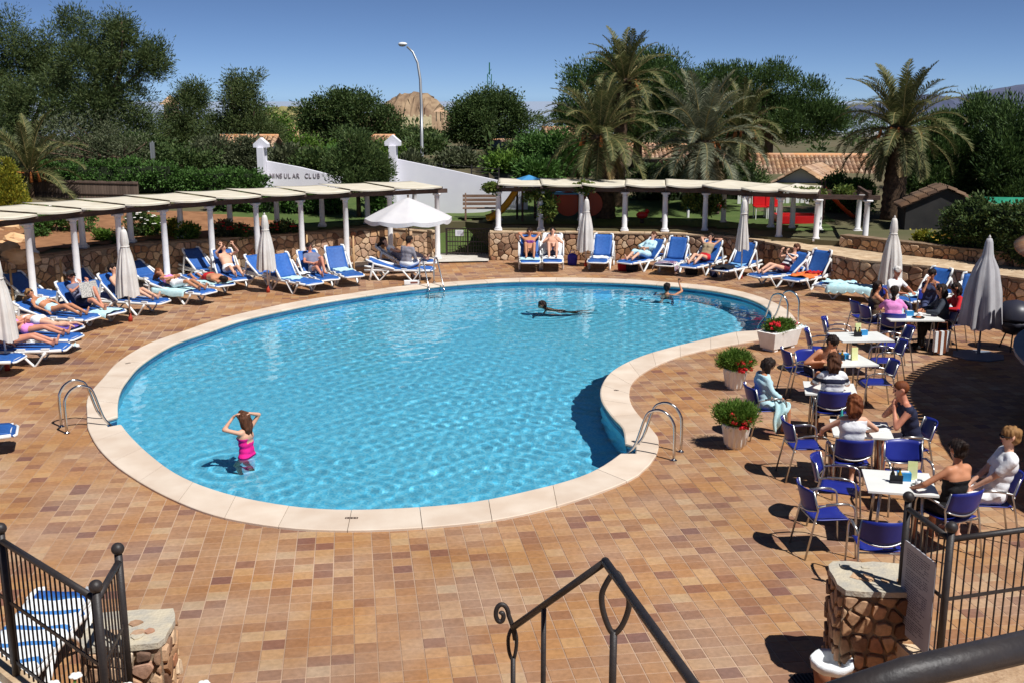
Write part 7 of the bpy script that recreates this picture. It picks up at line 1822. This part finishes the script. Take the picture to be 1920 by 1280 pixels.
# shed with tiled gable edge near the stout palm, walls and tiles darkened in place of pine shade
p = GD(1765, 470, 33.5); t = thing('garden_shed', 'shade-darkened rendered shed with clay tiles along its gable, under the pines', 'shed', (p.x, p.y, gz(p.x, p.y) - .05), rad(-8))
MB().add([(-1.15, 0, 0), (1.15, 0, 0), (1.15, 0, .75), (0, 0, 1.28), (-1.15, 0, .75), (-1.15, 1.2, 0), (1.15, 1.2, 0), (1.15, 1.2, .75), (0, 1.2, 1.28), (-1.15, 1.2, .75)], [(0, 1, 2, 3, 4), (9, 8, 7, 6, 5), (0, 4, 9, 5), (1, 6, 7, 2)]).obj('walls', mat('shade_toned_render', srgb(44, 43, 43), srgb(58, 56, 54), rough=.9, scale=2), t)
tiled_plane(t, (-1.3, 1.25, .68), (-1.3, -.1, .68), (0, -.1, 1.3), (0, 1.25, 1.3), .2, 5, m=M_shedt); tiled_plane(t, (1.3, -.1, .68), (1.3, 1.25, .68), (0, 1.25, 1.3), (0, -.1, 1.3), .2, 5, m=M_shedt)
# green sunshade far right, and white block building behind it
p = GD(1890, 400, 36); t = thing('sunshade', 'flat green sunshade under the right-hand pine', 'sunshade', (p.x, p.y, gz(p.x, p.y))); zz = GD(1890, 379, 36).z - t.location.z
MB().add([(-.75, -.6, zz), (.75, -.6, zz - .03), (.75, .6, zz + .1), (-.75, .6, zz + .12), (0, 0, zz + .16)], [(0, 1, 4), (1, 2, 4), (2, 3, 4), (3, 0, 4)]).obj('canopy', mat('green_canvas', srgb(30, 130, 100), rough=.8), t); MB().tube([(0, 0, 0), (0, 0, zz + .14)], .025, 8).obj('pole', M_alu, t)
# ============================================================ HILLS
def hill(name, label, px0, px1, prof, zc, depth, m, kind='structure', seed=1, base=250, rough=.5):
    r = random.Random(seed); n = 40; k = 9; vs = []; fs = []
    for i in range(n + 1):
        px = px0 + (px1 - px0) * i / n; y = base - (base - lerp(prof, px)) * 1.0
        top = GD(px, y, zc)
        for j in range(k + 1):
            v = j / k; h = sin(pi * v) ** .8 if v < .5 else 1 - .2 * (v - .5)
            b = GD(px, base, zc).z; vs.append((top.x * (1 + .0 * v) + r.uniform(-1, 1) * rough, top.y - depth * (.5 - v) + r.uniform(-1, 1) * rough, b + (top.z - b) * h + r.uniform(-1, 1) * rough * (.6 if 0 < v < .5 else .15)))
    for i in range(n):
        for j in range(k): a = i * (k + 1) + j; fs.append((a, a + k + 1, a + k + 2, a + 1))
    o = MB().add(vs, fs).obj(name, m, None, False); tag(o, kind=kind); return o
M_rock = mat('hill_rock', srgb(108, 84, 66), srgb(158, 134, 106), rough=.95, scale=.35, bump=.9, bscale=1.2, ramp=(.3, .62))
hill('rocky_hill', '', 690, 850, [(690, 235), (735, 185), (750, 176), (780, 172), (805, 177), (822, 195), (838, 212), (850, 230)], 240, 30, M_rock, seed=3, base=262, rough=.55)
hill('scrub_hill', '', 480, 760, [(480, 215), (510, 200), (560, 202), (620, 205), (700, 215), (760, 228)], 300, 40, mat('scrub_hill', srgb(120, 118, 70), srgb(150, 136, 90), rough=.95, scale=.1), seed=4, base=262, rough=.8)
hill('far_hills', '', 1540, 2000, [(1540, 215), (1585, 200), (1640, 196), (1700, 200), (1745, 176), (1775, 182), (1800, 192), (1850, 190), (1880, 176), (1920, 166), (2000, 150)], 1500, 300, mat('hazed_hill_scrub', srgb(74, 82, 108), srgb(88, 94, 116), rough=1, scale=.02), seed=5, base=225, rough=1.5)  # distance haze is mixed into the blue-grey hill colour
hill('near_slope', '', 1560, 1760, [(1560, 262), (1600, 250), (1680, 252), (1760, 262)], 140, 20, mat('slope_scrub', srgb(84, 86, 80), srgb(150, 146, 140), rough=1, scale=.5), seed=6, base=290, rough=.6)
p = GD(782, 238, 200); t = thing('hill_wall', 'beige crenellated terrace wall below the rocky hilltop', 'wall', (p.x, p.y, p.z - 1)); MB().box((0, 0, 1.3), (5.4, .6, 3.0)).obj('wall', M_cream, t)
for i in range(6): MB().box((-2.5 + i, 0, 2.95), (.35, .6, .4)).obj('merlon', M_cream, t)
p = GD(748, 232, 205); house('beige house at the left end of the hill terrace wall', (750, 240), 206, 2.2, 2, 2.6, .5, M_cream, 0, wins=(), z0=p.z - 2, pitch=.5, rows=3)
p = GD(826, 222, 205); t = thing('hill_pavilion', 'small tiled pavilion on posts beside the rocky hill', 'pavilion', (p.x, p.y, p.z - .6))
for a in (-.8, 0, .8): MB().box((a, 0, .9), (.18, .18, 1.8)).obj('post', M_cream, t)
MB().add([(-1.3, -1, 1.8), (1.3, -1, 1.8), (1.3, 1, 1.8), (-1.3, 1, 1.8), (0, 0, 2.5)], [(0, 1, 4), (1, 2, 4), (2, 3, 4), (3, 0, 4), (3, 2, 1, 0)]).obj('roof', M_roofm, t)
# ============================================================ PLAYGROUND AND LAWN FURNITURE
def at_g(px, zc): p = GD(px, 400, zc); return Vector((p.x, p.y, gz(p.x, p.y)))
M_yel = mat('yellow_plastic', srgb(214, 150, 20), srgb(224, 164, 34), rough=.35, scale=4); M_redp = mat('red_plastic', srgb(186, 24, 28), srgb(200, 34, 36), rough=.35, scale=4); M_orp = mat('orange_plastic', srgb(190, 76, 34), rough=.4); M_blup = mat('pale_blue_plastic', srgb(70, 140, 190), rough=.4)
t = thing('playground_slide', 'yellow curved slide on a dark frame behind the pergola columns', 'slide', at_g(972, 36.6), rad(200))
def chute(u, v):
    x = .0 + 1.1 * u; z = .08 + 1.0 * (1 - u) ** 1.6; y = (v - .5) * .5; return (x, y + .12 * sin(u * 3), z + .16 * abs(2 * v - 1) ** 3)
MB().sheet(chute, 14, 8, .03).obj('chute', M_yel, t, True)
for s in (-1, 1):
    MB().tube([(-.05, s * .26, 0), (-.05, s * .26, 1.4)], .04, 8).obj('post', M_dark, t); MB().tube([(-.7, s * .26, 0), (-.7, s * .26, 1.4)], .04, 8).obj('post', M_dark, t)
for k in range(4): MB().box((-.7, 0, .25 + k * .27), (.06, .5, .04)).obj('rung', M_dark, t)
MB().box((-.38, 0, 1.08), (.7, .56, .05)).obj('platform', M_dark, t); MB().add([(-.75, -.3, 1.4), (.0, -.3, 1.4), (.0, .3, 1.4), (-.75, .3, 1.4), (-.38, 0, 1.55)], [(0, 1, 4), (1, 2, 4), (2, 3, 4), (3, 0, 4), (3, 2, 1, 0)]).obj('roof', M_blup, t)
t = thing('play_frame', 'red play frame with curved panels and orange wheel beside the closed parasol', 'play frame', at_g(1062, 37.0))
MB().box((.15, .2, .62), (1.5, .06, .5)).obj('panel', M_redp, t)
for k in range(2): MB().lathe([(.42, 0), (.42, .06)], 24).obj('disc', M_orp, t, loc=(.05 + k * .75, -.1, .55), rot=(pi / 2, 0, 0))
MB().box((0, 0, .9), (1.5, .7, .05)).obj('deck', M_blup, t)
for a in (-.7, .7):
    for b in (-.3, .3): MB().tube([(a, b, 0), (a, b, 1.1)], .035, 8).obj('post', M_dark, t)
MB().sheet(lambda u, v: (-.35 - .5 * u, -.4 + .35 * v - .4 * u, .5 * (1 - u) ** 1.4 + .05), 8, 4, .03).obj('small_slide', M_redp, t, True)
for i, (x, zc, lab) in enumerate(((1204, 35.9, 'small red ride-on toy on the shaded lawn'), (1345, 37.5, 'red spring rocker behind the vine-wrapped column'))):
    t = thing('ride_on_toy', lab, 'toy', at_g(x, zc)); MB().ball((0, 0, .3), (.2, .11, .12), 12, 8).obj('body', M_redp, t, True); MB().ball((.17, 0, .42), (.07, .06, .07), 10, 7).obj('head', M_redp, t, True); MB().lathe([(.08, 0), (.06, .04), (.08, .08), (.06, .12), (.08, .16)], 10).obj('spring', M_dark, t)
for i, (x, lab) in enumerate(((1425, 'red plastic garden chair left of the pair behind the pergola'), (1448, 'red plastic garden chair right of the pair behind the pergola'))):
    t = thing('garden_chair', lab, 'chair', at_g(x, 36.4) + Vector((0, 0, .0)), rad(-90)); MB().box((0, 0, .42), (.42, .42, .03)).obj('seat', M_redp, t); MB().sheet(lambda u, v: (-.2 - .05 * u, -.22 + .44 * v, .46 + .42 * u - .03 * (2 * v - 1) ** 2), 6, 6, .02).obj('backrest', M_redp, t, True)
    for a in (-.18, .18):
        for b in (-.18, .18): MB().tube([(a, b, 0), (a, b, .42)], .018, 6).obj('leg', M_whitep, t)
t = thing('paddling_box', 'low red sandpit frame beside the playground columns', 'sandpit', at_g(1495, 35.6)); 
for a, b, c, d in ((0, -.5, 1.3, .1), (0, .5, 1.3, .1), (-.65, 0, .1, .9), (.65, 0, .1, .9)): MB().box((a, b, .12), (c, d, .24)).obj('side', M_redp, t)
MB().box((0, 0, .06), (1.15, .85, .1)).obj('sand', mat('sand', srgb(190, 160, 120), rough=1), t)
t = thing('playground_slide', 'orange slide running down to the right behind the last columns', 'slide', at_g(1545, 35.8)); MB().sheet(lambda u, v: (-.05 + 1.05 * u, -.2 + .4 * v, .95 * (1 - u) ** 1.2 + .06 + .1 * abs(2 * v - 1) ** 3), 10, 6, .03).obj('chute', M_orp, t, True)
for b in (-.22, .22): MB().tube([(-.08, b, 0), (-.08, b, 1.3)], .03, 8).obj('post', M_dark, t)
for k in range(3): MB().box((-.3, 0, .25 + .25 * k), (.04, .4, .03)).obj('rung', M_dark, t)
t = thing('blue_post', 'pale blue and white play post between shaded columns', 'post', at_g(1290, 37)); MB().tube([(0, 0, 0), (0, 0, .3)], .05, 10).obj('base', M_whitep, t); MB().tube([(0, 0, .3), (0, 0, .75)], .055, 10).obj('sleeve', M_blup, t)
# white picket panel with rounded tops
t = thing('picket_fence', 'tall white picket screen with rounded tops behind the red chairs', 'fence', (0, 0, 0)); a, b = GD(1385, 400, 39.6), GD(1512, 400, 39.2); k = 15
for i in range(k):
    q = a + (b - a) * (i / (k - 1)); z = gz(q.x, q.y); w_ = .125; pl = [(-w_ / 2, 0)] + [(-w_ / 2 * cos(pi * j / 8), .95 + w_ / 2 * sin(pi * j / 8)) for j in range(9)] + [(w_ / 2, 0)]
    mb = MB(); n = len(pl); mb.add([(x, -.012, y) for x, y in pl] + [(x, .012, y) for x, y in pl], [tuple(range(n)), tuple(range(2 * n - 1, n - 1, -1))] + [(j, j + n, (j + 1) % n + n, (j + 1) % n) for j in range(n)])
    mb.obj('picket', M_white, t, loc=(q.x, q.y, GD(1450, 411, 39.4).z))
for zz in (.2, .7): MB().bar((a.x, a.y + .03, GD(1450, 411, 39.4).z + zz), (b.x, b.y + .03, GD(1450, 411, 39.4).z + zz), .03, .06).obj('rail', M_white, t)
for q in (a, (a + b) / 2, b): MB().bar((q.x, q.y + .08, gz(q.x, q.y)), (q.x, q.y + .08, GD(1450, 375, 39.4).z), .07).obj('post', M_dark, t)
# bench by the white wall
p = at_g(903, 37.3); t = thing('garden_bench', 'brown wooden bench seat against the white gate wall', 'bench', p, rad(2))
M_bw = mat('bench_wood', srgb(112, 88, 72), srgb(136, 110, 92), rough=.8, scale=5, stretch=(.4, 3, 3))
for k in range(4): MB().box((0, -.2 + k * .11, .4), (1.3, .09, .03)).obj('seat_slat', M_bw, t)
for k in range(3): MB().box((0, .28 + k * .03, .52 + k * .13), (1.3, .03, .1)).obj('back_slat', M_bw, t)
for s in (-1, 1):
    MB().box((s * .55, 0, .19), (.06, .45, .385)).obj('leg', M_bw, t); MB().bar((s * .55, .24, .38), (s * .55, .37, .88), .05).obj('back_post', M_bw, t)
# ============================================================ PLANTERS, BIN, SMALL THINGS
M_pot = mat('planter_stone', srgb(242, 240, 236), srgb(230, 226, 220), rough=.85, scale=5, bump=.2, bscale=50)
def pot(label, px, sc=1.0, seed=1):
    p = G(*px); t = thing('flower_pot', label, 'planter', p, .2 * seed); n = 72
    MB().lathe([(.14 * sc, 0), (.15 * sc, .05 * sc), (.165 * sc, .06 * sc), (.21 * sc, .36 * sc), (.23 * sc, .38 * sc), (.23 * sc, .42 * sc), (.19 * sc, .42 * sc), (.19 * sc, .38 * sc)], n, fn=lambda a, z: 1 + (.12 * cos(12 * a) if .055 * sc < z < .37 * sc else 0)).obj('pot', M_pot, t, True)
    MB().lathe([(.0, .385 * sc), (.19 * sc, .385 * sc)], 16).obj('earth', M_soil, t)
    r = np.random.default_rng(seed); Q = clump_leaves([((0, 0, .58 * sc), (.34 * sc, .34 * sc, .19 * sc))], 330, 40, .1 * sc, .07, .014, 400 + seed, .8, .25); leaf_obj('foliage', Q, LM['bright'], t)
    rr_ = random.Random(seed)
    for i in range(9):
        a = rr_.uniform(-2.5, -.9); q = Vector((cos(a) * .24 * sc + rr_.uniform(-.05, .05), sin(a) * .3 * sc, (.42 + rr_.uniform(0, .2)) * sc)); mb = MB()
        for k in range(6): b = k * 1.05; mb.ball(q + Vector((cos(b) * .03, sin(b) * .02, rr_.uniform(-.02, .03))), .024, 6, 4)
        mb.obj('flower', FRD, t)
    return t
pot('fluted white pot with clipped green bush and red geraniums by the steel ladder', (1378, 838), .92, 1)
pot('fluted white pot with green bush and red geraniums beside the towel-wrapped girl', (1377, 728), .92, 2)
a, b = G(1432, 660), G(1487, 646); c = (a + b) / 2; t = thing('flower_trough', 'long pale stone trough of green plants and red flowers at the pool corner', 'planter', c, math.atan2(b.y - a.y, b.x - a.x))
L = .95; mb = MB(); z0, z1 = .06, .4
mb.add([(-L / 2 + .06, -.17, z0), (L / 2 - .06, -.17, z0), (L / 2 - .06, .17, z0), (-L / 2 + .06, .17, z0), (-L / 2, -.23, z1), (L / 2, -.23, z1), (L / 2, .23, z1), (-L / 2, .23, z1), (-L / 2 + .05, -.18, z1), (L / 2 - .05, -.18, z1), (L / 2 - .05, .18, z1), (-L / 2 + .05, .18, z1)], [(3, 2, 1, 0), (0, 1, 5, 4), (1, 2, 6, 5), (2, 3, 7, 6), (3, 0, 4, 7), (4, 5, 9, 8), (5, 6, 10, 9), (6, 7, 11, 10), (7, 4, 8, 11), (8, 9, 10, 11)]).obj('trough', M_pot, t)
for s in (-1, 1): MB().box((s * .3, 0, .03), (.12, .3, .06)).obj('foot', M_pot, t)
leaf_obj('foliage', clump_leaves([((-.1, 0, .5), (.32, .2, .16)), ((.22, 0, .46), (.2, .2, .12))], 200, 38, .09, .065, .02, 431, .6, .25), LM['bright'], t)
rr_ = random.Random(3)
for i in range(14):
    mb = MB(); q = Vector((rr_.choice((-.34, -.25, .36)) + rr_.uniform(-.06, .06), rr_.uniform(-.2, .05), .5 + rr_.uniform(-.04, .1)))
    for k in range(6): b_ = k * 1.05; mb.ball(q + Vector((cos(b_) * .028, sin(b_) * .02, rr_.uniform(-.02, .02))), .022, 6, 4)
    mb.obj('flower', FRD if q.x < .2 else FPK, t)
# bin with white liner, drain grate
p = G(1556, 1296); t = thing('waste_bin', 'brown waste bin lined with a white bag beside the stone pillar', 'bin', p)
MB().lathe([(.13, 0), (.17, .3), (.165, .3), (.13, .05)], 20).obj('bin', mat('terracotta', srgb(150, 96, 66), rough=.8), t, True)
MB().lathe([(.175, .24), (.19, .3), (.18, .33), (.15, .31), (.1, .2), (0, .16)], 20, fn=lambda a, z: 1 + .04 * sin(7 * a + 20 * z)).obj('liner', M_twhite, t, True)
p = G(1520, 1272, .004); t = thing('drain_grate', 'black slotted drain grate set in the tiles by the waste bin', 'drain', p, .15)
MB().box((0, 0, .001), (.34, .2, .004)).obj('recess', M_black, t)
for k in range(9): MB().box((-.15 + k * .0375, 0, .006), (.016, .19, .008)).obj('bar', M_iron, t)
# white flowers reaching into view from pots on the stairs
t = thing('potted_plant', 'white flowers on thin stems rising from a pot on the stairs', 'plant', (-1.75, 3.62, 2.14))
MB().lathe([(.14, 0), (.2, .3), (.18, .3)], 16).obj('pot', mat('terracotta', srgb(150, 96, 66)), t, True)
for (x, y) in ((100, 1281), (142, 1266), (238, 1285), (382, 1281)):
    q = GD(x, y, 4.45) - t.location; MB().tube([(0, 0, .28), (q.x * .5, q.y * .5, q.z * .75), q], .006, 5).obj('stem', LM['hedge'], t)
    for k in range(5): b_ = 2 * pi * k / 5; MB().ball(q + Vector((cos(b_) * .014, sin(b_) * .014, 0)), (.015, .015, .008), 8, 5).obj('petal', FWH, t, True)
# depth figures set into the coping: dark inlaid marks
M_ink = mat('inlay', srgb(96, 78, 70), rough=.8)
for k, (c, d) in enumerate((((648, 970), (672, 970)), ((1152, 731), (1160, 731)), ((236, 681), (246, 679)))):
    a, b = G(*c, .0395), G(*d, .0395); n = 4 if k == 0 else 2; t = thing('depth_figures', ('dark inlaid depth figures on the coping facing the stairs', 'small dark inlaid marks on the coping of the inner bend', 'small dark inlaid marks on the coping at the left bend')[k], 'marking', a, math.atan2(b.y - a.y, b.x - a.x)); L = (b - a).length
    for i in range(n):
        x = i * L / n
        for (ox, oy, w_, h) in ((0, 0, .012, .05), (.03, 0, .012, .05), (.015, .02, .03, .011), (.015, -.02, .03, .011)): MB().box((x + ox, oy, .001), (w_, h, .002)).obj('figure_stroke', M_ink, t)
